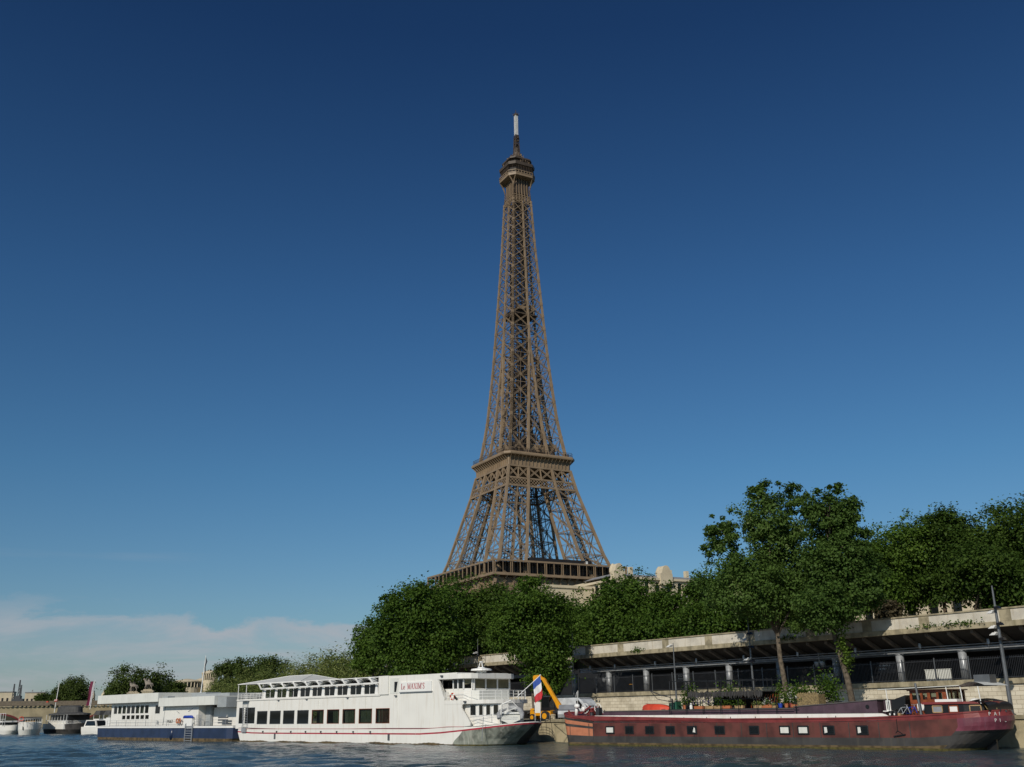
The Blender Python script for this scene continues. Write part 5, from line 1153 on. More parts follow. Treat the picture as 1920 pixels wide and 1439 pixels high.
# lower front cabin
cab = [(-7.5,.5),(-3.75,.5),(-2.3,1.95),(-2.1,2.5),(-2.1,4.0),(-2.5,4.7),(-3.75,5.9),(-7.5,5.9)]
mb = MB(); mb.slab(cab, 1.3, 3.4); mb.build('front_cabin', 'white_paint', MX)
pa, pb = Vector((-4.25,.44,0)), Vector((-2.28,2.32,0)); dv = (pb-pa); 
fa, fb = Vector((-3.75,.5,0)), Vector((-2.3,1.95,0)); fn = Vector((dv.y, -dv.x, 0)).normalized()
def facet_win(parent, P0, P1, u0_, u1_, z0_, z1_, proud=.02, m='pane_dark', curtain=False):
    d = (P1-P0); n = Vector((d.y, -d.x, 0)).normalized(); a = P0+d*u0_+n*proud; b = P0+d*u1_+n*proud
    mb = MB(); mb.add([(a.x,a.y,z0_),(b.x,b.y,z0_),(b.x,b.y,z1_),(a.x,a.y,z1_),(a.x-n.x*.01,a.y-n.y*.01,z0_),(b.x-n.x*.01,b.y-n.y*.01,z0_),(b.x-n.x*.01,b.y-n.y*.01,z1_),(a.x-n.x*.01,a.y-n.y*.01,z1_)], [(0,1,2,3),(7,6,5,4),(0,4,5,1),(1,5,6,2),(2,6,7,3),(3,7,4,0)])
    w_ = mb.build('window', m, parent)
    mb = MB()
    for p, q in (((a,z0_),(b,z0_)),((a,z1_),(b,z1_)),((a,z0_),(a,z1_)),((b,z0_),(b,z1_))): mb.bar((p[0].x,p[0].y,p[1]), (q[0].x,q[0].y,q[1]), .05, .06)
    mb.build('frame', 'white_clean', w_)
    return w_
facet_win(MX, Vector((-4.8,.5,0)), Vector((-3.85,.5,0)), .1, .9, 2.42, 3.3)
for u_a, u_b in ((.04,.22),(.335,.525),(.64,.86)): facet_win(MX, fa, fb, u_a, u_b, 2.42, 3.3)
# wheelhouse
wh = [(-8.6,.6),(-5.7,.6),(-5.12,1.08),(-5.05,1.25),(-5.05,5.45),(-5.4,5.8),(-8.6,5.8)]
mb = MB(); mb.slab(wh, 3.7, 4.68); mb.slab([(x+.06 if x > -8 else x, y) for x, y in wh], 5.45, 5.5)
rf_ = [(-8.6,.0),(-5.75,.0),(-5.2,.2),(-4.75,.65),(-4.5,1.2),(-4.5,5.2),(-4.7,5.7),(-5.3,6.2),(-8.6,6.3)]
mb.slab(rf_, 5.5, 5.92); mb.build('wheelhouse', 'white_paint', MX)
for x, y in wh+[(-7.05,.6),(-6.42,.6),(-5.05,2.6),(-5.05,4.0)]: mb = MB(); mb.bar((x,y,4.6), (x,y,5.5), .11); mb.build('window_post', 'white_clean', MX)
for (a, b), m_ in (((( -6.98,.6),(-6.5,.6)),'pane_dark'), (((-6.34,.6),(-5.78,.6)),'pane_dark'), (((-5.66,.64),(-5.14,1.06)),'pane_blind'), (((-5.03,1.32),(-5.03,2.52)),'pane_blind'), (((-5.03,2.68),(-5.03,3.92)),'pane_blind'), (((-5.03,4.08),(-5.03,5.38)),'pane_blind')):
    mb = MB(); mb.add([(a[0],a[1],4.7),(b[0],b[1],4.7),(b[0],b[1],5.45),(a[0],a[1],5.45)], [(0,1,2,3)]); w_ = mb.build('window', m_, MX)
    if m_ == 'pane_blind':
        n = Vector((b[1]-a[1], a[0]-b[0], 0)).normalized()*-.06; zb = 5.1 if a[0] < -5.1 else 4.72
        mb = MB(); mb.add([(a[0]+n.x,a[1]+n.y,zb-.1 if a[0] < -5.1 else zb),(b[0]+n.x,b[1]+n.y,zb),(b[0]+n.x,b[1]+n.y,5.44),(a[0]+n.x,a[1]+n.y,5.44)], [(0,1,2,3)]); mb.build('blind', 'blind', w_)
mb = MB(); mb.box(-8.5, -5.3, 1, 5.4, 3.71, 4.67); mb.box(-8.3, -8.2, 1, 5.4, 4.69, 5.45); mb.build('wheelhouse_interior', 'black', MX)
mb = MB(); mb.slab([(-5.04,1.0),(-4.55,1.4),(-4.55,5.0),(-5.04,5.4)], 3.7, 4.5); mb.build('wind_deflector', 'offwhite', MX)
mb = MB(); mb.lathe((-5.6, 2.6, 5.92), [(.15,0),(.15,.2),(.95,.28),(.9,.42),(.35,.5),(.33,.56)], 18)
for dx, dy in ((-.25,-.1),(.25,-.1),(0,.2)): mb.bar((-5.6+dx,2.6+dy,6.45), (-5.6+dx*.3,2.6+dy*.3,6.98), .06)
mb.box(-5.75,-5.45,2.5,2.7,6.93,7.0); mb.box(-6.2, -5.0, 2.55, 2.65, 6.02, 6.12); mb.build('radar_dome', 'white_clean', MX)
# railings of the foredeck and a lifebuoy
mb = MB(); rl = rounded(-4.7, -2.15, -7.4, .12, BM-.12)
for z_ in (3.95, 4.2, 4.45):
    for a, b in zip(rl[:-1], rl[1:]): mb.bar((*a,z_), (*b,z_), .028)
for k, a in enumerate(rl):
    if k > 5 or k % 2 == 0: mb.bar((*a,3.7), (*a,4.46), .035)
mb.build('foredeck_railing', 'white_clean', MX)
mb = MB(); mb.torus((-6.55,.05,4.02), .26, .06, 'y', 20, 8); o = mb.build('lifebuoy', 'orange_red', MX, smooth=True); o['label'] = 'red and white ring on the side rail'
mb = MB()
for k in range(4): a = k*math.pi/2+.4; mb.torus((-6.55,.05,4.02), .26, .068, 'y', 4, 8, 0, a, a+.5)
mb.build('lifebuoy_band', 'white_clean', MX)
mb = MB(); mb.bar((-6.2,-.02,4.05), (-5.9,-.02,3.75), .12); mb.build('fender', 'black', MX)
mb = MB()
rw = [(-4.2,-.02),(-2.0,.9),(-.5,2.0)]
for z_ in (2.0, 2.25): mb.bar((-4.3,.0,z_), (-2.0,.5,z_+.25), .025); mb.bar((-2.0,.5,z_+.25), (-.6,1.8,z_+.35), .025)
mb.bar((-2.6,-.1,.4), (-2.5,0,2.3), .035); mb.bar((-2.0,.5,1.8), (-2,.5,2.5), .03)
mb.build('bow_railing', 'steel', MX)
# little deck floodlights and drain spouts on the hull
for k, x_ in enumerate([-34.9, -29.5, -22.3, -14.6, -8.0, -4.9]):
    mb = MB(); mb.box(x_, x_+.28, -.16, -.03, [4.2,4.2,4.2,4.2,5.72,3.5][k], [4.3,4.3,4.3,4.3,5.84,3.62][k]); mb.build('side_light', 'steel_dark', MX)
for k in range(8):
    x_ = -37.5+k*2.75; mb = MB(); mb.tube([(x_,0,1.12), (x_,-.14,1.12), (x_+.1,-.16,.98)], .05, 6); mb.build('drain_spout', 'black', MX)
for x_ in (-35.3, -15.6): mb = MB(); mb.box(x_, x_+.28, -.05, 0, .35, .9); mb.build('side_fender', 'steel_dark', MX)

# flag on its staff
mb = MB(); FS = thing('flag', 'blue white and red flag hanging from a slanted white staff at the bow', 'flag', (-1.1, 88.0, 0), BZ)
mb.tube([(-2.0, 3.4, 3.85), (-.0, 4.35, 5.62)], .035, 8); mb.ball((0,4.35,5.64), .06, .06, .06); mb.build('staff', 'white_clean', FS)
stf = lambda u: Vector((-2.0, 3.4, 3.85)).lerp(Vector((0, 4.35, 5.62)), u)
nU, nV = 12, 18; V = []
hs = stf(.68); he = stf(.985)
for j in range(nV+1):
    v = j/nV
    for i in range(nU+1):
        u = i/nU; p = hs.lerp(he, u); drop = v*1.75
        q = Vector((p.x-.05*v+.02+(.10+u*.25)*v*.9, p.y+.09*math.sin(u*9+v*2)*(.2+v)+.1*v, p.z-drop*(1-.10*u)+(-.1*math.sin(u*3.1)*v)))
        V.append(q)
F_ = [(j*(nU+1)+i, j*(nU+1)+i+1, (j+1)*(nU+1)+i+1, (j+1)*(nU+1)+i) for j in range(nV) for i in range(nU)]
mb = MB(); mb.v = [tuple(v) for v in V]; mb.f = F_; mb.m = [0 if (k//nU) < nV/3 else 1 if (k//nU) < nV*2/3 else 2 for k in range(len(F_))]
o = mb.build('cloth', ['flag_blue', 'flag_white', 'flag_red'], FS, smooth=True)
# grey inflatable on the bow
DG = thing('inflatable_dinghy', 'grey inflatable dinghy tipped up on the bow of the white passenger boat', 'dinghy', (-1.1, 88.0, 0), BZ)
def dl(x, y, z): return (-1.35+x*.72-y*.62, 2.0+x*.70+y*.66, 2.05+z)
tub = [dl(-.95,-.55,.12), dl(-.95,.2,.45), dl(-.72,.9,.75), dl(-.2,1.25,.95), dl(.35,1.25,.95), dl(.85,.85,.72), dl(1.0,.2,.42), dl(1.0,-.55,.08)]
mb = MB(); mb.tube(tub, [.12,.21,.22,.22,.22,.22,.21,.12], 10); mb.build('tube', 'rib_grey', DG, smooth=True)
mb = MB(); mb.add([dl(-.8,-.4,-.02), dl(.85,-.4,-.02), dl(.8,.85,.6), dl(-.65,.85,.6), dl(0,-.4,-.35), dl(0,.9,.35)], [(0,1,2,3),(0,4,1),(1,4,5,2),(0,3,5,4),(2,5,3)]); mb.build('floor', 'offwhite', DG)
mb = MB(); mb.bar(dl(-.85,.35,.5), dl(.9,.35,.5), .25, .06); mb.build('seat', 'white_clean', DG)
mb = MB(); mb.tube([dl(-.6,.9,1.0), dl(-.2,1.1,1.35), (-2.0,2.9,3.5)], .02, 5); mb.tube([dl(.6,.9,1.0), (-2.0,2.9,3.5)], .02, 5); mb.build('hoist_rope', 'white_clean', DG)
mb = MB(); mb.tube([(-2.2,1.6,1.7), (-1.6,1.3,3.3), (-1.0,1.8,3.6)], .06, 8); mb.bar((-1.75,1.4,2.6), (-1.0,2.4,3.0), .05); mb.build('davit', 'white_clean', MX)
mb = MB(); mb.add([(-2.3,2.2,3.3),(-1.3,3.6,3.35),(-1.7,3.8,2.7),(-2.3,2.4,2.7)], [(0,1,2,3)]); mb.build('tarpaulin', 'rib_grey', MX)

# people seen through the saloon windows
def person(label, x, y, z, rz, shirt, parentloc, armup=False):
    t = thing('person', label, 'person', parentloc, rz)
    s_ = .86
    J = [(0,0,.92,.15,.10),(0,0,1.15,.14,.10),(0,0,1.36,.19,.11),(0,0,1.50,.06),(0,0,1.60,.085,.095),(0,-.01,1.70,.085,.095),
         (.19,0,1.40,.055),(.26,-.03,1.14,.045),(.24,-.20,.98 if not armup else 1.35,.034),(.23,-.27,.96 if not armup else 1.38,.03),
         (-.19,0,1.40,.055),(-.27,-.02,1.13,.045),(-.22,-.2,1.2,.034),(-.2,-.27,1.24,.03),
         (.09,0,.84,.085),(.10,-.01,.47,.06),(.10,.01,.09,.045),(.10,-.13,.04,.04),(-.09,0,.84,.085),(-.10,-.01,.47,.06),(-.11,.01,.09,.045),(-.11,-.13,.04,.04)]
    J = [tuple(v*s_ for v in j) for j in J]
    skin_fig('body', J, [(0,1),(1,2),(2,3),(3,4),(4,5),(2,6),(6,7),(7,8),(8,9),(2,10),(10,11),(11,12),(12,13),(0,14),(14,15),(15,16),(16,17),(0,18),(18,19),(19,20),(20,21)], 'skin', t, 2)
    mb = MB(); mb.loft([[(a*rx*s_, b*ry*s_, zz*s_) for a, b in [(math.cos(q*.524), math.sin(q*.524)) for q in range(12)]] for zz, rx, ry in ((.80,.22,.16),(1.0,.20,.15),(1.2,.20,.15),(1.38,.25,.14),(1.47,.14,.12),(1.5,.09,.09))], caps=False); mb.build('shirt', shirt, t, smooth=True)
    for sx in (-1, 1): mb = MB(); mb.tube([(sx*.2*s_,0,1.42*s_), (sx*.27*s_,-.02,1.12*s_)], [.08*s_,.065*s_], 10); mb.build('sleeve', shirt, t, smooth=True)
    for sx in (-1, 1): mb = MB(); mb.tube([(sx*.09*s_,0,.88*s_), (sx*.10*s_,-.01,.47*s_), (sx*.11*s_,.01,.08*s_)], [.12*s_,.085*s_,.07*s_], 10); mb.build('trouser_leg', 'cloth_dark', t, smooth=True)
    mb = MB(); mb.ball((0,.02*s_,1.71*s_), .105*s_, .11*s_, .09*s_, 0, 12, 7); mb.build('hair', 'hair', t, smooth=True)
    mb = MB(); mb.ball((.035*s_,-.1*s_,1.66*s_), .012, .012, .012); mb.ball((-.035*s_,-.1*s_,1.66*s_), .012, .012, .012); mb.bar((-.025*s_,-.1*s_,1.59*s_), (.025*s_,-.1*s_,1.59*s_), .01); mb.build('face_features', 'hair', t)
    mb = MB(); mb.ball((0,-.105*s_,1.63*s_), .015, .025, .02); mb.build('nose', 'skin', t)
    return t
def mxp(x, y, z): v = Matrix.Rotation(R_(BZ), 4, 'Z') @ Vector((x, y, z)); return (v.x-1.1, v.y+88.0, z)
person('person in a red shirt standing behind a saloon window of the white boat', 0,0,0, BZ+20, 'cloth_red', mxp(-24.3, .75, 1.73))
person('person in dark clothes standing behind a saloon window of the white boat', 0,0,0, BZ-10, 'cloth_dark', mxp(-21.8, .8, 1.73), True)

# ================================================================ BLUE AND WHITE PONTOON BOAT
PT = thing('floating_pontoon', 'dark blue floating pontoon with flat roofed white cabin left of the white boat', 'pontoon', (-40.5, 127.9, 0), BZ)
mb = MB()
def rect_ring(x0, x1, y0, y1, z, c=.5): return [(x0+c,y0,z),(x1-c,y0,z),(x1,y0+c,z),(x1,y1-c,z),(x1-c,y1,z),(x0+c,y1,z),(x0,y1-c,z),(x0,y0+c,z)]
R5 = [rect_ring(-23,12.2,0,6.5,-.5), rect_ring(-23.1,12.2,0,6.5,.16), rect_ring(-23.3,12.3,-.0,6.5,.34), rect_ring(-23.5,12.3,0,6.5,1.46), rect_ring(-23.5,12.3,-.06,6.5,1.48), rect_ring(-23.5,12.3,-.06,6.5,1.68), rect_ring(-23.4,12.2,.05,6.4,1.70)]
mb.loft(R5, mfun=lambda k, i: [1, 1, 0, 0, 2, 3][k]); mb.build('hull', ['navy', 'rust_band', 'white_clean', 'deck_grey'], PT)
mb = MB(); mb.torus((-1.6,.0,.9), .0, .01) if False else mb.tube([(-1.4,.12,.2),(-1.4,.12,1.45)], .3, 12); mb.build('highlight_bump', 'navy', PT, smooth=True)  # upright bump shaped to give the highlight on the hull side
up_w = [(-19.2+k*1.32, -18.05+k*1.32, 3.2, 4.25) for k in range(8)]; lo_w = [(-16.5+k*1.36, -15.35+k*1.36, 2.5, 3.08) for k in range(6)]
mb = MB(); wall_open(mb, -19.9, -4.3, 1.7, 4.56, up_w+lo_w+[(-7.05,-5.6,3.12,4.22)], .35, .5); mb.box(-19.9, -19.75, .5, 5.9, 1.7, 4.56); mb.box(-19.9, -4.3, 5.75, 5.9, 1.7, 4.56)
mb.box(-4.28, 4.4, .30, 6.0, 1.7, 3.98); mb.box(5.5, 11.3, 1.6, 6.0, 1.7, 3.7); mb.box(-19.7, -4.3, 4.0, 4.1, 1.7, 4.5)
mb.build('cabin', 'white_paint', PT)
mb = MB(); mb.box(-22.6, -4.6, -.55, 6.6, 4.56, 5.62); mb.box(-4.55, 9.4, -.45, 6.4, 3.98, 4.95); mb.build('roof', 'offwhite', PT)
mb = MB(); mb.box(9.45, 11.5, -.1, 6.0, 3.7, 4.8); mb.build('roof_end', 'grey_panel', PT)  # end block greyed, its shade put into the panel colour
mb = MB(); mb.box(2.0, 9.2, 1.5, 6.0, 4.96, 5.3); mb.box(-3.8, -2.5, -.3, .6, 4.96, 5.15); mb.box(-1, 2.6, 2, 4, 4.96, 5.5); mb.build('roof_hatch', 'grey_panel', PT)
for k, (a, b, z0_, z1_) in enumerate(up_w+lo_w+[(-7.05,-5.6,3.12,4.22)]):
    mb = MB(); frame_rect(mb, a, b, z0_, z1_, .33, .06, .05); w_ = mb.build('window', 'white_clean', PT); mb = MB(); mb.box(a+.05, b-.05, .38, .39, z0_+.05, z1_-.05); mb.build('pane', 'pane_clear' if k in (1,2,5,6,7) else 'pane_dark', w_)
    if k in (0,1,2,4,5,6): mb = MB(); [mb.bar((a+.15+q*.1,.6,z0_), (a+.15+q*.1,.6,z1_), .08, .03) for q in range([5,4,6,0,7,8,5][k])]; mb.build('curtain', 'offwhite', w_)
mb = MB(); mb.box(-21.5, -20.3, .4, 1.0, 1.7, 2.8); mb.box(-20.2, -19.95, .5, 5, 1.7, 4.5); mb.build('end_locker', 'white_clean', PT)
mb = MB()
for z_ in (2.05, 2.4): mb.bar((-20,-.02,z_), (11.5,-.02,z_), .022)
for k in range(12): x_ = -20+k*2.86; mb.bar((x_,-.02,1.7), (x_,-.02,2.42), .035)
for k in range(6): x_ = 4.6+k*.25; mb.bar((x_,.0,1.7), (x_,0,2.9), .03)
mb.bar((4.6,0,2.9),(5.9,0,2.9),.03)
mb.build('railing', 'steel', PT)
mb = MB()
for x_ in (2.4, 4.1): mb.bar((x_,-.2,-.1), (x_,-.2,1.9), .09); mb.bar((x_,-.2,1.9), (x_,.1,2.05), .09)
for k in range(7): mb.bar((2.4,-.2,.1+k*.26), (4.1,-.2,.1+k*.26), .06)
mb.build('ladder', 'steel', PT)
mb = MB(); mb.tube([(1.55,-.05,2.62), (1.75,-.08,2.72), (3.6,-.08,2.72), (3.8,-.05,2.6)], [.1,.16,.16,.1], 8); o = mb.build('rolled_cover', 'blue', PT, smooth=True); mb = MB(); mb.box(1.7, 3.7, -.1, .25, 1.7, 2.55); mb.build('locker', 'white_clean', PT)
mb = MB()
for dx in (-.25, .35): mb.torus((.2+dx,-.06,2.28), .24, .075, 'y', 18, 8)
mb.build('lifebuoy', 'hull_orange', PT, smooth=True)
text_obj('lettering', 'M &GT', .5, 'black', PT, (-3.3, .285, 2.06), sx=.95)
mb = MB(); mb.bar((-4.5,.3,1.8), (-4.0,.28,4.5), .05); mb.bar((-5.9,.2,1.9),(-5.75,.2,2.35),.06); mb.bar((-5.6,.2,1.9),(-5.75,.2,2.35),.06); mb.bar((-1.0,.27,3.4),(-.3,.27,3.15),.05); mb.bar((1.9,.27,3.3),(3.2,.27,3.75),.04); mb.build('fitting', 'steel', PT)
mb = MB(); mb.box(4.5, 5.6, 1.2, 1.5, 1.7, 3.9); mb.build('door', 'grey_panel', PT); mb = MB()
for k in range(3): mb.box(8.0, 10.2, .9, 1.0, 1.95+k*.28, 2.1+k*.28)
mb.build('slatted_bench', 'steel_dark', PT)
FP = thing('flagpole', 'white flagpole with furled flag on the roof of the blue pontoon', 'flagpole', (-40.5, 127.9, 0), BZ)
mb = MB(); mb.tube([(-.6,3,5.5), (-.3,3,7.6), (0.0,3,9.9)], [.07,.055,.035], 10); mb.lathe((-.6,3,5.3), [(.3,0),(.1,.3)], 10); mb.build('mast', 'white_clean', FP)
mb = MB(); mb.tube([(.0,3,9.7), (.1,3.1,9.2), (.0,3.0,8.6), (-.05,3.1,8.0), (-.1,3,7.5)], [.02,.09,.05,.06,.02], 8); mb.build('furled_cloth', 'cloth_dark', FP, smooth=True)

# ================================================================ SMALL BOATS FURTHER LEFT
def hull_bow(name_parts, parent, L, B, Hh, m, deckm, y0=0):
    """hull with bow at +x"""
    rings = []
    for z_, k_ in ((-.4, .78), (.0, .84), (Hh*.5, .95), (Hh, 1.0)):
        r = []
        for q in range(21):
            t = -math.pi/2+math.pi*q/20; r.append((L*.15+(L*.35*k_**2)*max(0, math.cos(t))**.8, B/2*math.sin(t)*k_, z_+(Hh*.18*max(0, math.cos(t)) if z_ > Hh*.9 else 0)))
        r += [(-L*.5, B/2*k_*.9, z_), (-L*.5, -B/2*k_*.9, z_)]; rings.append(r)
    mb = MB(); mb.loft(rings, mfun=lambda k, i: 1 if k == 0 else 0); return mb.build('hull', [m, deckm], parent)
WB = thing('river_launch', 'white round bowed launch lying bow on at the far left', 'boat', (-93.6, 206, 0), -66)
hull_bow('', WB, 11, 4.2, 2.0, 'white_paint', 'rail_red')
mb = MB(); mb.box(-7, 1.0, -1.9, 1.9, 1.9, 3.1); mb.build('cabin', 'white_paint', WB); mb = MB(); mb.box(-6.8, 1.05, -1.93, 1.93, 2.35, 2.9); mb.build('window', 'pane_dark', WB)
mb = MB(); mb.box(-7.2, 1.6, -2.0, 2.0, 3.1, 3.25); mb.build('roof', 'canvas_grey', WB)
mb = MB(); mb.torus((2.5, -1.6, 2.9), .35, .1, 'x'); mb.build('lifebuoy', 'orange_red', WB, smooth=True)
mb = MB(); mb.torus((4.6, -1.1, 1.2), .25, .08, 'y'); mb.bar((4.4,-1.15,1.0),(4.9,-1.15,1.5),.12); mb.build('anchor', 'dark_metal', WB)
mb = MB()
for q in range(13): t = -1.3+q*.217; mb.bar((2.2+5*math.cos(t)*.95, 2.1*math.sin(t), 2.1), (2.2+5*math.cos(t)*.95, 2.1*math.sin(t), 2.85), .05)
for q in range(12): t = -1.3+q*.217; t2 = t+.217; mb.bar((2.2+4.75*math.cos(t), 2.1*math.sin(t), 2.85), (2.2+4.75*math.cos(t2), 2.1*math.sin(t2), 2.85), .05)
mb.build('railing', 'white_clean', WB)
mb = MB(); mb.box(2.5,4,-.9,.9,2.1,2.5); mb.build('hatch', 'wood_pale', WB)
RBT = thing('restaurant_boat', 'boat with dark canvas dome canopy between the white launch and the cruiser', 'boat', (-87.8, 210.5, 0), -50)
hull_bow('', RBT, 18, 5.5, 1.7, 'hull_dark', 'hull_dark')
mb = MB(); mb.box(-8, 5.2, -2.78, 2.78, .9, 1.9); mb.box(-6, 5, -2.4, 2.4, 1.9, 2.5); mb.build('bulwark', 'white_paint', RBT)
mb = MB(); mb.box(-6, 5, -2.0, 2.0, 2.0, 3.6); mb.build('saloon', 'black', RBT)
mb = MB()
for k in range(8): mb.bar((-7+k*1.8,-2.5,1.8),(-7+k*1.8,-2.5,3.6),.07)
mb.bar((-7,-2.55,2.5),(6,-2.55,2.5),.07); mb.bar((-7,-2.55,2.15),(6,-2.55,2.15),.05); mb.build('railing', 'white_clean', RBT)
mb = MB(); mb.loft([[(-1+8.4*a*math.cos(q*.2618), 3.2*a*math.sin(q*.2618), z_) for q in range(24)] for a, z_ in ((1.0,3.5),(.98,3.75),(.62,3.95),(.60,4.1),(.58,5.0),(.45,5.25),(.05,5.3))]); mb.build('canopy', 'canvas_grey', RBT)
BF = thing('banner_flag', 'tall dark red, white and blue hanging flag on a white pole at the left', 'flag', (-84.4, 211, 4.5), 0)
mb = MB(); mb.tube([(0,0,0), (.45,0,5.6)], [.08,.05], 8); mb.build('pole', 'white_clean', BF)
mb = MB(); nn = 14
V = []
for j in range(nn+1):
    for i in range(7): u = i/6; v = j/nn; V.append((.42-.40*v*.9-u*(.85+.1*math.sin(v*7)), .1*math.sin(u*9+v*3), 5.3-v*4.6))
mb.v = V; mb.f = [(j*7+i, j*7+i+1, (j+1)*7+i+1, (j+1)*7+i) for j in range(nn) for i in range(6)]; mb.m = [[0,1,2,2,2,2][k % 6] for k in range(len(mb.f))]
mb.build('cloth', ['navy', 'flag_white', 'purple_flag'], BF, smooth=True)
SP = thing('signal_pole', 'white pole with small red and white round sign above the dark canopy', 'signal pole', (-91.2, 211, 4.0), 0)
mb = MB(); mb.tube([(-.2,0,0), (.15,0,5.6)], .07, 8); mb.build('pole', 'white_clean', SP); mb = MB(); mb.lathe((0,-.1,0), [(.01,2.1),(.36,2.1),(.36,2.45),(.01,2.5)], 14); mb.build('sign', 'orange_red', SP); mb = MB(); mb.box(-.3,.3,-.5,-.47,2.3,2.4); mb.build('bar', 'white_clean', SP)
BS = tag((lambda m: (m.lathe((0,0,0), [(.01,-.1),(.55,-.1),(.55,.4),(.01,.4)], 16), m.build('no_entry_sign', 'orange_red', loc=(-198, 449.5, 9.8)))[1])(MB()), 'small red and white sign on the bridge parapet at far left', 'sign')
CR = thing('small_cruiser', 'small white cabin cruiser with dark windscreen beside the blue pontoon', 'boat', (-74.6, 191, 0), -40)
hull_bow('', CR, 7.5, 2.7, 1.35, 'white_paint', 'rail_red')
mb = MB(); mb.loft([[(a, b*1.15, 1.3) for a, b in ((-3,-1),(1.4,-1),(1.4,1),(-3,1))], [(a, b*.95, 2.5) for a, b in ((-2.6,-1),(.5,-1),(.5,1),(-2.6,1))]]); mb.build('cabin', 'white_paint', CR)
mb = MB(); mb.add([(1.38,-.9,1.5),(1.38,.9,1.5),(.62,.75,2.4),(.62,-.75,2.4)], [(0,1,2,3)]); mb.add([(-2.5,-1.16,1.55),(1.1,-1.16,1.55),(.45,-.99,2.35),(-2.3,-.99,2.35)], [(0,1,2,3)]); o = mb.build('windscreen', 'pane_dark', CR)
for k, (x_, y_, lb, m_) in enumerate(((-104, 218, 'white deck boat with upright rails behind the launch at the left edge', 'white_paint'), (-108, 224, 'dark low boat at the left edge of the photo', 'hull_dark'))):
    t = thing('moored_boat', lb, 'boat', (x_, y_, 0), -45); hull_bow('', t, 12, 3.6, 1.5, m_, 'rust_band'); mb = MB(); mb.box(-5, 2, -1.5, 1.5, 1.5, 2.6); mb.build('cabin', m_, t)
    mb = MB(); mb.box(-4.8, 2.05, -1.53, 1.53, 1.8, 2.3); mb.build('window', 'pane_dark', t)
    mb = MB()
    for q in range(8): mb.bar((-5+q*1.3,-1.7,1.5),(-5+q*1.3,-1.7,4.0),.06)
    mb.bar((-5,-1.7,4.0),(4.2,-1.7,4.0),.06); mb.bar((-5,-1.7,2.9),(4.2,-1.7,2.9),.05); mb.build('railing', 'white_clean', t)
for k, (x_, y_, lb) in enumerate(((-80.5, 207, 'left of two green topped deck tents behind the cruiser'), (-77, 203, 'right of two green topped deck tents behind the cruiser'))):
    t = thing('deck_tent', lb, 'tent', (x_, y_, 1.8), -40); mb = MB(); mb.loft([[(-1.2,-1,1.6),(1.2,-1,1.6),(1.2,1,1.6),(-1.2,1,1.6)], [(-.8,-.7,2.4),(.8,-.7,2.4),(.8,.7,2.4),(-.8,.7,2.4)]]); mb.build('top', 'canvas_grey', t)
    mb = MB(); [mb.bar((a,b,0),(a,b,1.6),.06) for a in (-1.1,1.1) for b in (-.9,.9)]; mb.box(-1.1,1.1,-.9,.9,0,.9); mb.build('frame', 'white_clean', t)
t = thing('orange_awning', 'orange red awning on the quay between pontoon and white boat', 'awning', (-40.5, 151, 1.8), -45)
mb = MB(); mb.loft([[(-2.5,-1.5,2.1),(2.5,-1.5,2.1),(2.5,1.5,2.5),(-2.5,1.5,2.5)], [(-2.4,-1.0,3.3),(2.4,-1.0,3.3),(2.4,1.0,3.5),(-2.4,1.0,3.5)]]); mb.build('canvas_top', 'orange_red', t); mb = MB(); [mb.bar((a,b,0),(a,b,2.2),.07) for a in (-2.3,2.3) for b in (-1.3,1.3)]; mb.build('post', 'steel', t)

# ================================================================ RED BARGE
BG = thing('red_barge', 'long dark red barge houseboat with orange striped end and rows of small windows', 'barge', (4.0, 89.6, 0), BZ)
BB = 5.0
def bpt(x, y, z): v = Matrix.Rotation(R_(BZ), 4, 'Z') @ Vector((x, y, z)); return (v.x+4.0, v.y+89.6, z)
def brise(x):
    r = 0.
    if x < 2.9: r += (2.9-x)**2*.05
    if x > 25: r += (x-25)**2*.0036
    return r
zs = [-.6, .10, .22, .70, 1.02, 1.25, 1.42, 1.66, 1.80, 1.93]
def bout(k):
    z = zs[k]; f = max(0, min(1, (z+.6)/2.2)); x0 = -.15-.55*f; xs = [31.6,31.9,32.2,32.5,32.8,33.0,33.0,33.0,33.0,33.0][k]; tip = [33.0,33.5,34.0,34.8,35.1,35.2,35.3,35.3,35.2,35.1][k]
    c, h = BB/2, BB/2; pts = []
    for q in range(7): t = math.pi+(-math.pi/2+math.pi/2*q/6)*1.0; 
    for q in range(8): t = math.pi/2*q/7; pts.append((x0+1.6*(1-math.cos(math.pi/2-t))*1.0*.9, c-h*math.sin(t)**.7 if q else c))
    pts = [(x0+.9*(1-math.cos(a)), c-h*math.sin(a)**.5) for a in [math.pi/2*q/7 for q in range(8)]]
    xl = [3.1,6,9,12,15,18,21,24,27,30.5]
    pts += [(x, 0) for x in xl]
    pts += [(xs+(tip-xs)*math.cos(t), c+h*math.sin(t)) for t in [-math.pi/2+math.pi*q/16 for q in range(17)]]
    pts += [(x, BB) for x in xl[::-1]]
    pts += [(x, 2*c-y) for x, y in pts[7:0:-1] if x < 3]
    return pts
rings = []
for k, z in enumerate(zs):
    r = []
    for x, y in bout(k):
        zz = z if z < .5 else z+brise(x)*(z-.3)/1.6
        if x > 31 and k <= 3: zz = z+[.0,.0,.22,.30][k]*min(1, (x-31)/3)*(1 if k > 0 else 0)
        r.append((x, y, zz))
    rings.append(r)
def bmf(k, i):
    x = rings[k][i][0]
    if k == 0: return 5
    if k == 1: return 6 if x < 31 else 0
    if x < 3.0: return [5,6,0,3,3,0,3,0,2][k]
    if x > 32.4: return [5,6,0,0,4,4,4,2,2][k]
    return [5,6,0,1,1,1,1,2,2][k]
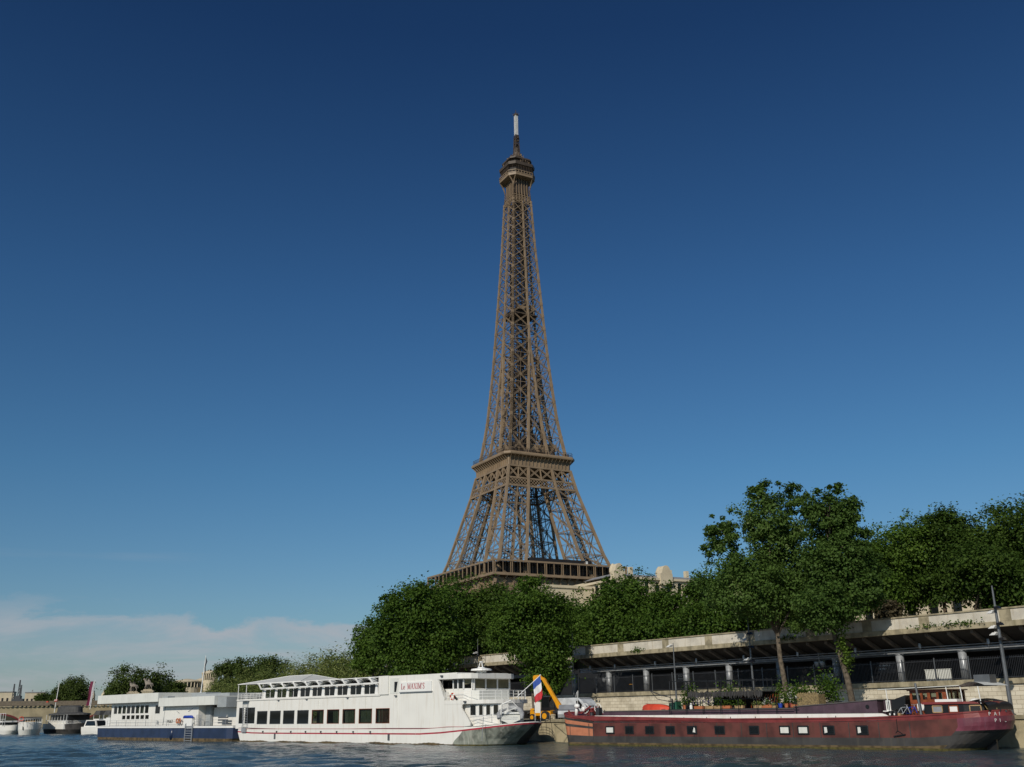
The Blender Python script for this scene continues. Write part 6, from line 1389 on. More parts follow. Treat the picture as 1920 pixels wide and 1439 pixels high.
mb = MB(); mb.loft(rings, mfun=bmf); mb.build('hull', ['hull_dark','hull_red','rail_red','hull_orange','hull_purple','weed','rust_band'], BG)
mb = MB(); r_ = rings[-1]; mb.loft([[(x, y, z-.25) for x, y, z in r_], [(x, y, z-.24) for x, y, z in r_]]); mb.build('deck', 'deck_grey', BG)
mb = MB()
pr = None
for x, y, z in rings[-1]+rings[-1][:1]:
    if pr: mb.bar(pr, (x, y, z), .10, .09)
    pr = (x, y, z)
mb.build('rubbing_rail', 'rail_red', BG)
mb = MB()
for k in range(15): x_ = .5+k*2.1; mb.box(x_, x_+.05, -.02, 0, .7, 1.66)
mb.box(3.06, 3.12, -.02, .0, .5, 1.9); mb.build('plate_seam', 'hull_dark', BG)
# text at the stern, hugging the curved plating
for s_, z_, t0, t1 in (('PAI', 2.0, -.72, -.42), ('PIC', 1.62, -.58, -.28)):
    for q, ch in enumerate(s_):
        t = t0+(t1-t0)*q/2; x_ = 33.0+2.3*math.cos(t); y_ = 2.5+2.52*math.sin(t); nx, ny = math.cos(t)*2.5, math.sin(t)*2.74
        text_obj('stern_lettering', ch, .30, 'mast_white', BG, (x_+.04*nx/2.6-.1, y_+.04*ny/2.6-.1, z_), rot=(math.pi/2, 0, math.atan2(nx, -ny)), sx=.9)
# white bulwark band and coaming
mb = MB(); mb.add([(3.2,.12,1.95),(28.6,.12,1.98),(28.35,.12,2.12),(28.1,.12,2.2),(3.2,.12,2.27),(3.2,.22,1.95),(28.6,.22,1.98),(28.35,.22,2.12),(28.1,.22,2.2),(3.2,.22,2.27)], [(0,1,2,3,4),(9,8,7,6,5),(0,5,6,1),(1,6,7,2),(2,7,8,3),(3,8,9,4),(4,9,5,0)])
mb.build('white_bulwark', 'white_paint', BG)
mb = MB(); mb.box(3.6, 22.0, .75, BB-.75, 1.8, 2.56); mb.box(3.6, 22.0, .70, BB-.7, 2.56, 2.62, 1); mb.build('hold_coaming', ['coaming', 'deck_grey'], BG)
mb = MB(); mb.add([(21.4,.6,1.8),(27.6,.6,1.8),(27.6,.6,3.0),(21.4,.6,2.66),(21.4,4.4,1.8),(27.6,4.4,1.8),(27.6,4.4,3.0),(21.4,4.4,2.66)], [(0,1,2,3),(7,6,5,4),(0,4,5,1),(1,5,6,2),(2,6,7,3),(3,7,4,0)]); mb.box(21.3, 27.7, .55, .6, 2.15, 2.24, 1); mb.add([(21.35,.55,2.68),(27.65,.55,3.02),(27.65,4.45,3.02),(21.35,4.45,2.68),(21.35,.55,2.74),(27.65,.55,3.08),(27.65,4.45,3.08),(21.35,4.45,2.74)], [(0,3,2,1),(4,5,6,7),(0,1,5,4),(1,2,6,5),(2,3,7,6),(3,0,4,7)], 1); mb.build('raised_cabin', ['coaming', 'deck_grey'], BG)
mb = MB(); mb.lathe((0,0,0), [(.01,0),(.13,0),(.13,.06),(.01,.06)], 14); 
o = mb.build('round_porthole', 'black', BG); o.rotation_euler = (math.pi/2, 0, 0); o.location = (26.9, .62, 2.62)
# square cabin windows
pw = [(4.5,5.32,1),(6.55,7.29,0),(8.57,9.32,0),(10.56,11.33,0),(12.57,13.38,2),(15.07,15.85,0),(18.04,18.76,0),(20.50,21.26,1),(21.94,22.71,1),(23.86,24.63,2),(26.29,27.05,2)]
for a, b, kd in pw:
    z0_, z1_ = .93, 1.41; mb = MB(); mb.box(a-.06, b+.06, -.05, .0, z0_-.06, z1_+.06); w_ = mb.build('cabin_window', 'black', BG); 
    mod = w_.modifiers.new('bev', 'BEVEL'); mod.width = .05; mod.segments = 2
    mb = MB(); mid = (a+b)/2
    mb.box(a+.04, mid-.02, -.062, -.05, z0_+.03, z1_-.03); mb.box(mid+.02, b-.04, -.062, -.05, z0_+.03, z1_-.03); mb.build('pane', 'pane_dark', w_)
    if kd: mb = MB(); (mb.box(a+.06, b-.06, -.066, -.062, z0_+.05, z1_-.05) if kd == 1 else mb.prism([(a+.08, z0_+.05), (a+.3, z0_+.1), (a+.28, z1_-.05), (a+.08, z1_-.05)] if a > 20 else [(b-.32, z0_+.1), (b-.08, z0_+.06), (b-.1, z1_-.1), (b-.2, z1_-.05)], -.067, -.062)); mb.build('curtain', 'offwhite', w_)
mb = MB()
for k in range(11): x_ = 3.8+k*2.1; mb.bar((x_,.1,1.94), (x_,.1,2.08), .04)
mb.build('stanchion', 'dark_metal', BG)
# railing along the planted deck
mb = MB(); mb.bar((10.6,.35,2.64),(21.9,.35,2.64), .04); mb.bar((10.6,.35,3.3),(22.0,.35,3.3), .025)
for k in range(8): x_ = 10.7+k*1.57; mb.bar((x_,.35,1.95),(x_,.35,3.3), .04)
mb.build('deck_railing', 'black', BG)
# windlass, anchor gear and bow clutter
mb = MB()
for x_, y_, r in ((1.2,1.2,.38),(2.35,1.5,.36)): mb.torus((x_,y_,2.85), r, .03, 'y', 20, 6); [mb.bar((x_,y_,2.85),(x_+r*math.cos(a),y_,2.85+r*math.sin(a)),.03) for a in np.arange(0,6.28,1.05)]
mb.build('windlass_wheel', 'white_clean', BG)
mb = MB(); mb.tube([(.9,1.7,2.6),(2.3,1.7,2.9)], .16, 8); mb.box(1.2,1.9,1.3,2.2,2.0,2.7); mb.bar((.8,1.1,2.45),(1.9,1.1,3.0),.12); mb.torus((1.25,1.4,2.62), .2, .09,'y'); mb.build('windlass', 'rail_red', BG)
mb = MB(); mb.ball((1.1,1.05,2.8), .2,.1,.2); mb.tube([(.15,1.2,2.2),(.35,1.1,3.0)], .14, 8); mb.ball((.45,1.0,3.05), .28,.2,.2); mb.build('fender_bag', 'white_clean', BG, smooth=True)
mb = MB(); mb.bar((.1,1.4,2.3),(.25,1.4,4.3),.05); mb.bar((.0,1.4,3.8),(.12,1.4,4.2),.04); mb.build('bow_staff', 'mast_white', BG)
mb = MB(); mb.lathe((2.0,1.1,1.95), [(.16,0),(.16,.55),(.2,.6)],10); mb.lathe((2.5,1.2,1.95), [(.12,0),(.12,.8)],10); mb.box(2.55,2.9,1.0,1.4,1.95,2.9); mb.lathe((1.6,.9,1.95), [(.2,0),(.22,.4)],10); mb.build('bollard', 'dark_metal', BG)
mb = MB(); mb.prism([(-.15,2.0),(-.1,2.75),(.5,2.2),(3.1,2.1),(3.1,1.95),(.2,1.9)], .5,.6); mb.build('bow_bulwark', 'rail_red', BG)
mb = MB(); mb.tube([(-.35,1.5,1.6),(-.55,1.4,1.1)], .07, 8); mb.torus((-.55,1.4,1.0), .15,.05,'y'); mb.build('anchor', 'black', BG)
# davit with derrick
mb = MB(); mb.bar((10.35,1.2,2.6),(10.35,1.2,3.45),.09); mb.tube([(10.35,1.2,3.3),(10.2,1.2,3.55),(9.2,1.2,3.75),(8.2,1.2,4.1)], .035,6); mb.bar((10.3,1.2,3.2),(8.9,1.2,3.45),.04); mb.bar((8.9,1.2,3.45),(8.2,1.2,4.1),.03); mb.bar((10.5,.8,2.6),(10.5,.8,4.75),.035); mb.build('davit', 'dark_metal', BG)
# pergola of thin dark posts and fringed awning
mb = MB(); mb.bar((10.5,1.0,4.72),(19.6,1.0,4.62),.05); mb.bar((10.5,3.6,4.72),(18.5,3.6,4.62),.05); mb.bar((10.6,1.0,4.05),(19.3,1.0,4.0),.03)
for k in range(8): x_ = 11.8+k*1.05; mb.bar((x_,1.0,4.72),(x_,1.0,3.9),.035)
for x_ in (12.05, 15.1, 17.9): mb.bar((x_,1.0,2.6),(x_,1.0,4.7),.06); mb.bar((x_,3.6,2.6),(x_,3.6,4.7),.06)
for x_ in (11.4, 14, 16.5): mb.bar((x_,.9,4.7),(x_,3.7,4.7),.04)
mb.build('pergola_frame', 'black', BG)
mb = MB(); mb.slab([(12.1,.95),(18.7,.95),(18.7,4.2),(12.1,4.2)], 3.78, 3.84)
rr = random.Random(5)
for k in range(170):
    x_ = 12.1+rr.random()*6.6; mb.bar((x_,.95,3.83),(x_+rr.uniform(-.05,.05),.9,3.83-rr.uniform(.25,.5)), .035); 
for k in range(60): x_ = 12.1+rr.random()*6.6; mb.bar((x_,.95,3.83),(x_,1.0,3.83+rr.uniform(.03,.14)), .05)
mb.box(12.1, 18.0, 4.15, 4.2, 2.62, 3.78); mb.box(12.1, 18.6, .98, 1.02, 3.52, 3.8)  # back sheet added for the dark under the awning, front strip behind the fringe
mb.build('thatch_awning', 'hull_dark', BG)
# aft: hatchway, wheelhouse, canopy, aft cabin, spray hood
mb = MB(); mb.box(27.75, 28.9, 1.2, 4.2, 1.8, 3.0); mb.build('companionway', 'coaming', BG)
mb = MB(); frame_rect(mb, 28.0, 28.3, 2.35, 3.0, 1.0, .06, .06); mb.box(28.14,28.17,1.0,1.06,2.35,3.0); mb.box(27.9,28.5,.7,1.2,2.3,2.36); mb.build('white_gate', 'white_clean', BG)
mb = MB(); mb.add([(28.35,1.0,2.4),(29.3,1.0,2.4),(29.4,1.0,3.3),(28.4,1.0,3.0),(28.35,3.8,2.4),(29.3,3.8,2.4),(29.4,3.8,3.3),(28.4,3.8,3.0)], [(0,1,2,3),(7,6,5,4),(0,4,5,1),(1,5,6,2),(2,6,7,3),(3,7,4,0)]); mb.build('hatch_cover', 'black', BG)
AFT = 1.3; before_ = set(BG.children)
W0, W1_ = 28.7, 31.1      # wheelhouse
ww = [(28.85,29.4,3.0,3.42),(29.55,29.85,3.0,3.42),(30.05,30.45,3.0,3.42),(30.6,30.85,3.0,3.42)]
mb = MB(); wall_open(mb, W0, W1_, 1.9, 3.55, ww, 1.2, 1.3); wall_open(mb, W0, W1_, 1.9, 3.55, ww, 3.9, 4.0); mb.box(W0, W0+.1, 1.3, 3.9, 1.9, 3.0); mb.box(W1_-.1, W1_, 1.3, 3.9, 1.9, 2.9); mb.box(W0,W0+.1,1.3,3.9,3.42,3.55)
for y_ in (1.3, 2.1, 3.0, 3.85): mb.box(W1_-.1, W1_, y_-.04, y_+.05, 2.9, 3.55)
mb.box(W0-.1, W1_+.15, 1.05, 4.15, 3.55, 3.62); mb.build('wheelhouse', 'wood_red', BG)
mb = MB(); [mb.box(a, b, 1.24, 1.25, c, d) for a, b, c, d in ww]; mb.box(W1_-.05, W1_-.04, 1.35, 3.85, 2.9, 3.5); mb.build('window', 'pane_clear', BG)
mb = MB(); mb.box(29.15,29.85,1.12,1.2,2.35,2.75); mb.build('name_plate', 'white_clean', BG)
mb = MB(); mb.slab([(27.1,.6),(33.6,.6),(33.6,4.4),(27.1,4.4)], 3.66, 3.69) if False else mb.add([(26.8,.7,3.66),(32.2,.7,3.78),(32.2,4.3,3.78),(26.8,4.3,3.66),(26.8,.7,3.7),(32.2,.7,3.82),(32.2,4.3,3.82),(26.8,4.3,3.7)], [(0,3,2,1),(4,5,6,7),(0,1,5,4),(1,2,6,5),(2,3,7,6),(3,0,4,7)])
ring = [(32.2+1.6*q/8, 3.78+.22*math.sin(math.pi*q/8)) for q in range(9)]
mb.loft([[(a,.7,b) for a,b in ring],[(a,4.3,b) for a,b in ring]], caps=False, closed=False); mb.build('canopy', 'offwhite', BG)
mb = MB()
for x_ in (27.4, 31.4, 32.3, 33.4): mb.bar((x_,.75,2.2 if x_ < 30 else 2.7),(x_-.05,.75,3.72),.045)
mb.build('canopy_post', 'white_clean', BG)
mb = MB(); ac = [(30.3,.7),(32.0,.9),(33.0,1.6),(33.0,3.4),(32.0,4.1),(30.3,4.3)]
mb.slab([(29.5,.5),(32.0,.5),(33.0,1.1),(33.2,2.5),(33.0,3.9),(32.0,4.5),(29.5,4.5)], 1.95, 2.70, 0); mb.slab([(29.4,.4),(32.05,.4),(33.2,1.0),(33.4,2.5),(33.2,4.0),(32.05,4.6),(29.4,4.6)], 2.70, 2.84, 1); mb.build('aft_cabin', ['black','rail_red'], BG)
for k, (P0_, P1_, u0_, u1_, m_, fr) in enumerate((((29.5,.5),(32.0,.5),.22,.46,'blue','wood_pale'), ((29.5,.5),(32.0,.5),.64,.86,'white_clean','wood_red'), ((32.0,.5),(33.0,1.1),.3,.85,'black','wood_pale'))):
    P0_, P1_ = Vector((*P0_,0)), Vector((*P1_,0)); d = P1_-P0_; n = Vector((d.y,-d.x,0)).normalized(); a = P0_+d*u0_+n*.02; b = P0_+d*u1_+n*.02
    mb = MB(); [mb.bar((p.x,p.y,z0_),(q.x,q.y,z1_),.06) for p,q,z0_,z1_ in ((a,b,2.22,2.22),(a,b,2.6,2.6),(a,a,2.22,2.6),(b,b,2.22,2.6))]; w_ = mb.build('aft_window', fr, BG); mb = MB(); mb.add([(a.x,a.y,2.24),(b.x,b.y,2.24),(b.x,b.y,2.58),(a.x,a.y,2.58)], [(0,1,2,3)]); mb.build('pane', m_ if m_ != 'blue' else 'steel', w_)
mb = MB(); mb.box(30.2,31.6,.6,1.5,2.84,3.0); mb.ball((32.3,1.6,2.85),.35,.3,.18); mb.build('deck_cushion', 'white_clean', BG)
mb = MB(); sp = []      # spray hood over the stern well
for q in range(11):
    a = math.pi*q/10; sp.append([(31.6+1.0*0-math.cos(a)*1.15+.6, .5+(4.0)*v, 2.35+.0*v+.92*math.sin(a)**.7*(1-.0*v)) for v in np.linspace(0,1,5)])
V = [p for r in sp for p in r]; o_ = len(mb.v)
hood = []
for v in range(7):
    y_ = .6+3.8*v/6; hood.append([(31.9+.78*(1-math.cos(math.pi*q/12)), y_, 2.3+.72*math.sin(math.pi*q/12)**.6*(.8+.2*math.sin(math.pi*v/6))) for q in range(13)])
mb.loft(hood, caps=False, closed=False); mb.build('spray_hood', 'black', BG, smooth=True)
mb = MB(); mb.add([(33.3,.75,2.35),(33.5,1.9,2.35),(33.25,1.9,2.9),(33.0,.9,2.85)], [(0,1,2,3)]); mb.build('hood_window', 'bamboo', BG)
mb = MB(); mb.bar((33.0,2.0,2.2),(33.9,2.2,2.25),.1); [mb.bar((33.1+q*.15,1.6,2.2),(33.15+q*.15,1.7,2.4),.05) for q in range(5)]; mb.build('stern_gear', 'dark_metal', BG)
mb = MB(); mb.prism([(30.9,-.3),(31.7,-.3),(32.1,.45),(31.3,.62),(31.0,.3)], 2.4, 2.55); o = mb.build('skeg', 'white_clean', BG); mb = MB(); mb.box(32.3,32.9,2.4,2.6,-.5,1.0); mb.build('rudder', 'black', BG)
mb = MB(); mb.box(32.0,33.0,2.6,3.6,3.75,4.45); mb.build('cooling_box', 'steel_dark', BG)
for ch in BG.children:
    if ch not in before_: ch.location.x += AFT if ch.name.split('.')[0] not in ('wheelhouse', 'window', 'name_plate', 'canopy', 'canopy_post') else .9
mb = MB(); mb.tube([(30.7,.2,1.9),(30.55,.2,4.0)],[.09,.07],10); mb.build('pole', 'steel_dark', BG)
mb = MB(); mb.box(28.4,29.2,.4,.9,1.95,2.2); mb.build('deck_box', 'wood_pale', BG)
mb = MB(); mb.bar((29.1,-.03,1.85),(29.1,-.03,1.1),.03); mb.bar((29.1,-.03,1.15),(28.95,-.03,1.0),.03); mb.bar((29.1,-.03,1.15),(29.4,-.03,.95),.03); mb.bar((28.8,-.05,.80),(29.6,-.05,.92),.07); mb.build('hanging_plank', 'black', BG)

# ---- loose things on the barge
def bthing(name, label, cat, x, y, z, rz=0, group=None): return thing(name, label, cat, bpt(x, y, z), BZ+rz, group)
t = bthing('upturned_dinghy', 'orange red dinghy lying upside down on the barge roof', 'dinghy', 8.5, 1.6, 2.62)
mb = MB(); rg_ = []
for q in range(9):
    x_ = -1.15+2.4*q/8; w_ = [.42,.5,.55,.56,.56,.54,.48,.36,.12][q]; h_ = [.40,.47,.48,.48,.47,.46,.42,.36,.22][q]
    rg_.append([(x_, -w_, .02), (x_, -w_*.95, h_*.55), (x_, -w_*.6, h_*.95), (x_, 0, h_), (x_, w_*.6, h_*.95), (x_, w_*.95, h_*.55), (x_, w_, .02)])
mb.loft(rg_); mb.build('hull', 'orange_red', t); mb = MB(); mb.bar((-1.1,0,.5),(1.2,0,.3),.05); mb.bar((-1.15,-.45,.05),(1.1,-.4,.05),.05); mb.build('keel', 'rail_red', t)
t = bthing('water_tank', 'green box beside the orange upturned dinghy', 'box', 10.0, 2.0, 2.62); mb = MB(); mb.loft([[(-.45,-.35,0),(.4,-.35,0),(.4,.35,0),(-.45,.35,0)],[(-.35,-.3,.5),(.35,-.3,.62),(.35,.3,.62),(-.35,.3,.5)]]); mb.build('body', 'green_box', t); mb = MB(); mb.box(-.3,.36,-.32,.32,.62,.66); mb.build('lid', 'black', t)
fl = [('leaf_bright', 'green leaves'), ('flower_violet', 'violet flowers'), ('leaf_plane', 'dark leaves'), ('leaf_bright', 'green and yellow leaves'), ('flower_white', 'white flowers'), ('flower_white', 'dense white flowers'), ('leaf_willow', 'pale leaves')]
def plant(name, label, x, y, z, w_, d_, h_, potm, lm, ph, n, ls, grp='planters and pots along the barge deck', round_=False):
    t = bthing(name, label, 'plant pot', x, y, z, 0, grp); mb = MB()
    if round_: mb.lathe((0,0,0), [(w_*.36,0),(w_*.5,h_*.9),(w_*.54,h_*.9),(w_*.54,h_),(w_*.45,h_)], 14)
    else: mb.loft([[(-w_/2*.95,-d_/2*.9,0),(w_/2*.95,-d_/2*.9,0),(w_/2*.95,d_/2*.9,0),(-w_/2*.95,d_/2*.9,0)],[(-w_/2,-d_/2,h_),(w_/2,-d_/2,h_),(w_/2,d_/2,h_),(-w_/2,d_/2,h_)]])
    mb.build('pot', potm, t); rg = np.random.default_rng(int(x*100)); p = rg.normal(size=(n,3))*(w_*.33, d_*.4, ph*.36)+(0,0,h_+ph*.4)
    p = p[p[:,2] > h_*.8]; 
    if lm.startswith('flower'):
        o = bpy.data.objects.new('foliage', crown_mesh('foliage', leaves(p[:len(p)//2]-(0,0,.05), ls, rg), 'leaf_plane')); C.objects.link(o); o.parent = t; p = p[len(p)//2:]+(0,-.03,.06)
        o = bpy.data.objects.new('flowers', crown_mesh('flowers', leaves(p, ls*.8, rg), lm)); 
    else: o = bpy.data.objects.new('foliage', crown_mesh('foliage', leaves(p, ls, rg), lm))
    C.objects.link(o); o.parent = t; return t
row = [(11.75,.30,'terracotta','leaf_bright',.5,True,'round yellowish pot with a spiky green plant, first along the barge deck'), (13.2,.95,'terracotta','flower_violet',.45,False,'terracotta trough of violet flowers left under the awning'), (14.15,.8,'wood_pale','flower_violet',.6,False,'pale wooden trough with violet flowers beside the terracotta one'),
 (14.95,.7,'wood_pale','leaf_plane',.7,False,'pale trough with dark leaves in the middle under the awning'), (15.75,.75,'terracotta','leaf_bright',.35,False,'terracotta trough with low leaves and white jug beside it'), (16.9,.75,'wood_pale','leaf_plane',.4,False,'small pale trough in front of the wooden chairs'),
 (18.55,.75,'wood_pale','leaf_willow',.25,False,'pale trough left of the white flower trough'), (19.35,.9,'terracotta','flower_white',.4,False,'terracotta trough full of white flowers'), (20.0,.35,'wood_pale','leaf_willow',.1,False,'plain pale square tub beside the blue pot'),
 (20.45,.36,'blue','leaf_bright',1.5,True,'blue glazed pot with a tall green plant'), (20.95,.34,'terracotta','leaf_plane',.4,True,'round terracotta pot right of the blue pot'), (21.35,.3,'rail_red','flower_white',.8,True,'dark red round pot with white flowers above'), (21.8,.8,'terracotta','flower_white',.75,False,'terracotta trough of tall white flowers near the raised cabin')]
for x_, w_, pm_, lm, ph, rd, lb in row: plant('flower_trough' if not rd else 'flower_pot', lb, 10.9+(x_-10.9)*.965, .95, 2.62, w_*.95, .3, .24 if not rd else .34, pm_, lm, ph, 130 if ph < 1 else 260, .12, round_=rd)
for x_, y_, w_, h_, lm, lb in ((11.3,2.2,.9,1.3,'leaf_plane','dark green shrub in a tub at the left end of the pergola'), (14.6,2.6,1.9,1.3,'leaf_plane','broad shrub under the fringed awning'), (20.7,1.7,1.5,1.1,'leaf_bright','bright green shrub in a tub right of the awning'), (21.6,1.6,1.3,1.1,'leaf_bright','yellow green bush between awning and bamboo box'), (22.7,2.6,1.3,1.9,'leaf_plane','tall leafy plant rising behind the bamboo box'), (23.4,2.4,.9,1.5,'leaf_plane','leafy plant right of the tall one behind the bamboo box')):
    plant('shrub_tub', lb, x_, y_, 2.62, w_, .9, .4, 'hull_dark', lm, h_, 700, .15, 'shrubs on the barge deck')
t = bthing('bamboo_box', 'bamboo screened planter box on the barge roof right of the shrubs', 'planter', 22.35, 1.3, 2.66); mb = MB()
for k in range(26): mb.tube([(-.75+k*.062,-.5,0),(-.75+k*.062,-.5,.92+.03*(k % 3))], .03, 6)
mb.box(-.78,.86,-.46,.5,0,.85); mb.build('slats', 'bamboo', t)
t = bthing('glass_jug', 'white bottle shaped jug among the flower pots', 'jug', 12.35, .9, 2.62); mb = MB(); mb.lathe((0,0,0), [(.11,0),(.12,.25),(.05,.38),(.05,.48)], 12); mb.build('body', 'white_clean', t)
for k, (x_, rz, lb) in enumerate(((16.1, 15, 'slatted reddish wooden chair under the awning, left of two'), (17.3, -20, 'slatted reddish wooden chair under the awning, right of two'))):
    t = bthing('wooden_chair', lb, 'chair', x_, 2.1, 2.62, rz, 'wooden deck chairs'); mb = MB(); mb.box(-.25,.25,-.25,.25,.42,.46); mb.build('seat', 'wood_red', t)
    mb = MB(); [mb.bar((-.2+q*.1,.24,.46),(-.2+q*.1,.36,1.0),.06,.02) for q in range(5)]; mb.build('backrest', 'wood_red', t)
    for a in (-.22,.22):
        for b in (-.22,.22): mb = MB(); mb.bar((a,b,0),(a,b,.42),.05); mb.build('leg', 'wood_red', t)
t = bthing('folded_chairs', 'stack of leaning reddish folded chairs under the awning', 'folded chairs', 18.3, 2.2, 2.62); mb = MB(); [mb.bar((-.5+q*.22,0,0),(-.2+q*.22,.1,1.0),.07,.04) for q in range(6)]; mb.build('slats', 'wood_red', t)
# bicycles on the aft deck
def bike(label, x, y, rz, m):
    t = bthing('bicycle', label, 'bicycle', x, y, 1.93, rz, 'bicycles on the aft deck of the barge'); s_ = .82
    for wx in (-.5, .5): mb = MB(); mb.torus((wx*s_,0,.32*s_), .31*s_, .02, 'y', 20, 6); [mb.bar((wx*s_,0,.32*s_),(wx*s_+.3*s_*math.cos(a),0,.32*s_+.3*s_*math.sin(a)),.006) for a in np.arange(0,6.28,.63)]; mb.build('wheel', 'rubber', t)
    mb = MB(); pts = {'r':(-.5,.32),'b':(-.05,.3),'s':(-.15,.75),'h':(.35,.78),'f':(.5,.32)}
    for a, b in (('r','b'),('r','s'),('b','s'),('s','h'),('b','h'),('h','f')): mb.bar((pts[a][0]*s_,0,pts[a][1]*s_),(pts[b][0]*s_,0,pts[b][1]*s_),.035)
    mb.build('frame', m, t); mb = MB(); mb.box(-.27*s_,-.05*s_,-.07,.07,.82*s_,.87*s_); mb.build('saddle', 'black', t); mb = MB(); mb.bar((.3*s_,-.25,.95*s_),(.3*s_,.25,.95*s_),.03); mb.bar((.35*s_,0,.75*s_),(.3*s_,0,.95*s_),.03); mb.build('handlebar', 'steel', t)
bike('silver bicycle leaning on the aft deck, nearest the hull side', 29.35, .6, 5, 'steel'); bike('blue bicycle crowded behind the silver one on the aft deck', 29.7, .95, -8, 'blue'); bike('dark bicycle furthest in of the three on the aft deck', 29.1, 1.05, 14, 'black')
for k, (x_, lb) in enumerate(((28.95, 'left of two black barrels with white marks on the aft deck'), (29.25, 'right of two black barrels with white marks on the aft deck'))):
    t = bthing('barrel', lb, 'barrel', x_-.35, .35, 1.93, 0, 'black barrels'); mb = MB(); mb.lathe((0,0,0), [(.13,0),(.15,.2),(.13,.42)], 12); mb.build('body', 'black', t); mb = MB(); mb.box(-.04,.04,-.155,-.14,.15,.27); mb.build('mark', 'white_clean', t)

# ================================================================ QUAY VEHICLES
def wheel(parent, x, y, r, w_, rim='steel', nm='wheel'):
    mb = MB(); mb.loft([[(x+r*math.cos(q*.3927), y+yy, r+r*math.sin(q*.3927)) for q in range(16)] for yy in (-w_/2, w_/2)]); o = mb.build(nm, 'rubber', parent)
    mb = MB(); mb.loft([[(x+r*.6*math.cos(q*.3927), y+yy, r+r*.6*math.sin(q*.3927)) for q in range(16)] for yy in (-w_/2-.02, w_/2+.02)]); mb.build('rim', rim, o); return o
def car(name, label, loc, rz, prof, cab, W_, m, glassz, xw, cat='car'):
    t = thing(name, label, cat, loc, rz); mb = MB(); mb.prism(prof, -W_/2, W_/2); o = mb.build('body', m, t); md = o.modifiers.new('bev', 'BEVEL'); md.width = .07; md.segments = 3
    for sy in (-1, 1): mb = MB(); mb.prism(cab, sy*(W_/2+.004)-.004, sy*(W_/2+.004)+.004); mb.build('side_window', 'black', t)
    for x_ in xw:
        for sy in (-1, 1): wheel(t, x_, sy*(W_/2-.1), .31, .2)
    return t
van = car('delivery_van', 'white delivery van parked behind the orange striped end of the barge', (5.9, 104.6, 1.8), BZ, [(-2.4,.35),(-2.4,1.95),(-2.2,2.1),(.9,2.1),(1.5,1.75),(1.95,1.2),(2.5,.95),(2.6,.35)], [(.7,1.15),(.7,1.8),(1.05,1.85),(1.65,1.25),(1.6,1.15)], 1.85, 'van_white', 0, (-1.6,1.75), 'van')
mb = MB(); mb.add([(1.03,-.8,2.04),(1.03,.8,2.04),(1.93,.85,1.26),(1.93,-.85,1.26)], [(0,1,2,3)]); mb.build('windscreen', 'black', van)
mb = MB(); mb.box(1.2,1.35,-1.05,-.93,1.15,1.35); mb.box(2.5,2.62,-.85,-.55,.7,.9); mb.build('mirror', 'black', van)
cp_ = [(-2.0,.3),(-2.1,.75),(-1.8,.95),(-1.2,1.05),(-.7,1.42),(.5,1.45),(1.1,1.05),(1.9,.9),(2.05,.6),(2.0,.3)]; cw_ = [(-1.05,1.02),(-.62,1.33),(.45,1.36),(.95,1.02)]
car('parked_car', 'dark grey car seen over the barge roof, left of the orange dinghy', bpt(8.6, 11.5, 1.8), BZ-7, cp_, cw_, 1.7, 'car_dark', 0, (-1.3,1.3))
car('parked_car', 'dark red car roof glimpsed right of the bamboo box', bpt(25.5, 12, 1.8), BZ-7, cp_, cw_, 1.7, 'rail_red', 0, (-1.3,1.3))
t = qthing('traffic_bollard', 'white thin post with red band behind the barge roof', 'bollard', 7.6, -8, 1.8); mb = MB(); mb.tube([(0,0,0),(0,0,1.75)], .09, 10); mb.build('post', 'mast_white', t)
# yellow backhoe loader
DGR = thing('backhoe_loader', 'yellow backhoe digger with raised arm on the quay between the two big boats', 'digger', (2.75, 104.5, 1.8), BZ+8)
DGR.scale = (.78, .80, .78)
mb = MB(); mb.prism([(-2.0,.6),(1.2,.6),(1.2,1.25),(.2,1.3),(-.1,1.05),(-1.0,1.2),(-2.0,1.2)], -.55, .55); mb.box(-2.0,-1.2,-.5,.5,1.2,1.5); o = mb.build('chassis', 'yellow', DGR); o.modifiers.new('b','BEVEL').width = .04
for sy in (-1, 1): wheel(DGR, .55, sy*.75, .58, .4, 'yellow', 'rear_wheel'); wheel(DGR, -1.45, sy*.75, .42, .3, 'yellow', 'front_wheel')
mb = MB(); 
for x_ in (-.15,1.15):
    for y_ in (-.6,.6): mb.bar((x_,y_,1.2),(x_*.85,y_*.9,2.75),.09)
mb.box(-.25,1.2,-.65,.65,2.75,2.88); mb.box(-.1,1.1,-.6,.6,1.2,1.6); mb.build('cab', 'black', DGR); mb = MB(); mb.box(-.1,1.08,-.59,.59,1.6,2.75); mb.build('cab_glass', 'pane_dark', DGR)
mb = MB(); mb.prism([(-3.4,.25),(-2.6,.3),(-2.5,1.1),(-2.8,1.3),(-3.0,.8),(-3.5,.4)], -1.0, 1.0); mb.bar((-2.6,-.4,.9),(-.6,-.5,1.4),.14); mb.bar((-2.6,.4,.9),(-.6,.5,1.4),.14); o = mb.build('loader_bucket', 'hull_dark', DGR)
mb = MB(); mb.prism([(2.55,1.35),(2.35,1.2),(1.9,1.5),(1.6,2.1),(-.4,5.0),(-.25,5.25),(.05,5.1),(1.5,3.0),(2.4,1.95)], -.17, .17); o = mb.build('boom', 'yellow', DGR); o.modifiers.new('b','BEVEL').width = .03
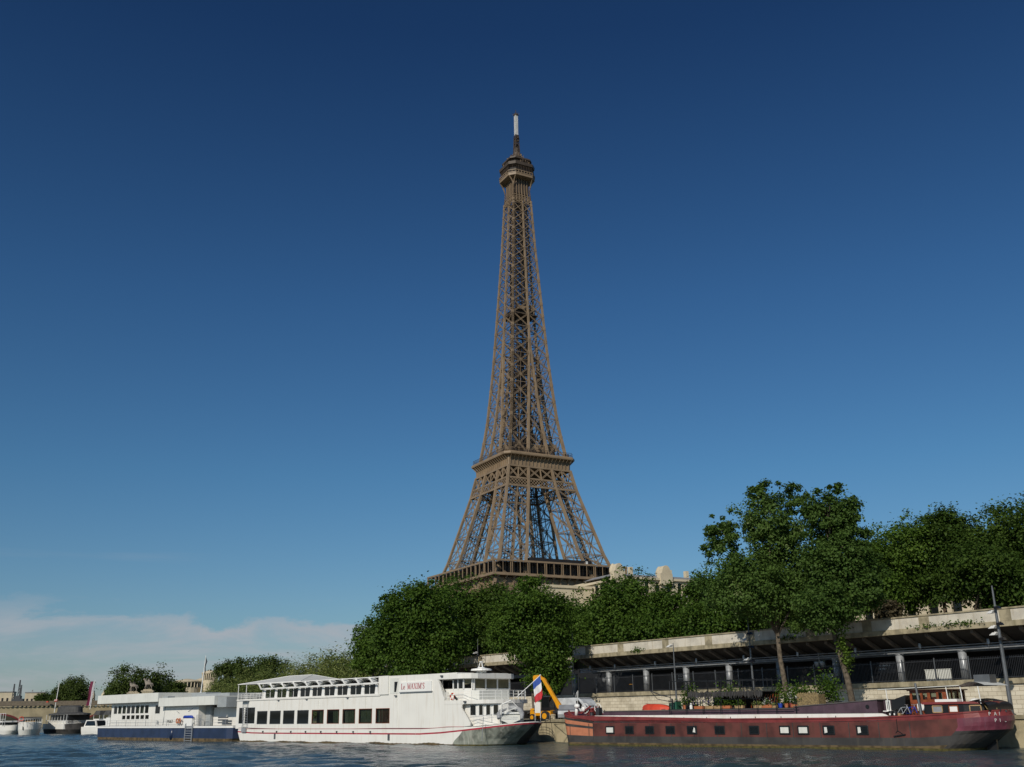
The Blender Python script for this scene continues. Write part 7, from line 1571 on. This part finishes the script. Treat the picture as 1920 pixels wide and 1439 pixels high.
mb = MB(); mb.prism([(-.3,5.2),(-.2,4.95),(-1.0,4.9),(-1.35,4.4),(-1.65,4.4),(-1.75,5.3),(-1.6,5.5),(-.7,5.55)], -.14, .14); mb.build('dipper', 'yellow', DGR)
mb = MB(); mb.bar((-1.55,0,4.45),(-1.45,0,3.6),.16); mb.prism([(-1.6,3.7),(-1.2,3.7),(-1.0,3.2),(-1.3,2.9),(-1.5,3.3)], -.3,.3); mb.build('digging_bucket', 'hull_dark', DGR)
mb = MB(); mb.bar((1.4,0,2.9),(.3,0,4.7),.1); mb.bar((1.3,0,1.0),(2.5,0,1.3),.35); mb.bar((1.3,-.9,.9),(1.5,-1.2,.05),.12); mb.bar((1.3,.9,.9),(1.5,1.2,.05),.12); mb.build('hydraulic_ram', 'dark_metal', DGR)
t = thing('notice_panel', 'plain white notice panel on two legs in front of the yellow digger', 'notice panel', (1.88, 99.2, 1.8), BZ+2); mb = MB(); mb.box(-.38,.38,-.02,.02,.75,1.7); mb.build('board', 'white_clean', t)
for x_ in (-.34,.34): mb = MB(); mb.bar((x_,.03,0),(x_,.03,1.7),.04); mb.build('leg', 'white_clean', t)
t = thing('parked_car', 'blue grey car partly hidden between the digger and the barge bow', 'car', (4.85, 102.4, 1.8), -97); mb = MB(); mb.prism(cp_, -.8, .8); mb.build('body', 'steel', t); mb = MB(); mb.prism(cw_, -.81, .81); mb.build('side_window', 'black', t)
for x_ in (-1.3,1.3):
    for sy in (-1,1): wheel(t, x_, sy*.72, .3, .2)
t = thing('stone_bollard', 'pale stone mooring bollard on the quay edge left of the barge', 'bollard', (3.35, 100.3, 1.8)); mb = MB(); mb.lathe((0,0,0), [(.25,0),(.22,.45),(.27,.5),(.2,.62)], 10); mb.build('body', 'stone', t)
mb = MB(); mb.tube([bpt(-.3,1.2,1.7), (3.35,99.7,1.5), (3.35,100.2,2.1)], .025, 6); mb.tube([mxp(.2,3.2,1.5), (1.5,95,1.35), (3.3,100.2,2.1)], .025, 6); tag(mb.build('mooring_rope', 'dark_metal'), 'dark mooring ropes running from both bows to the quay bollard', 'rope')
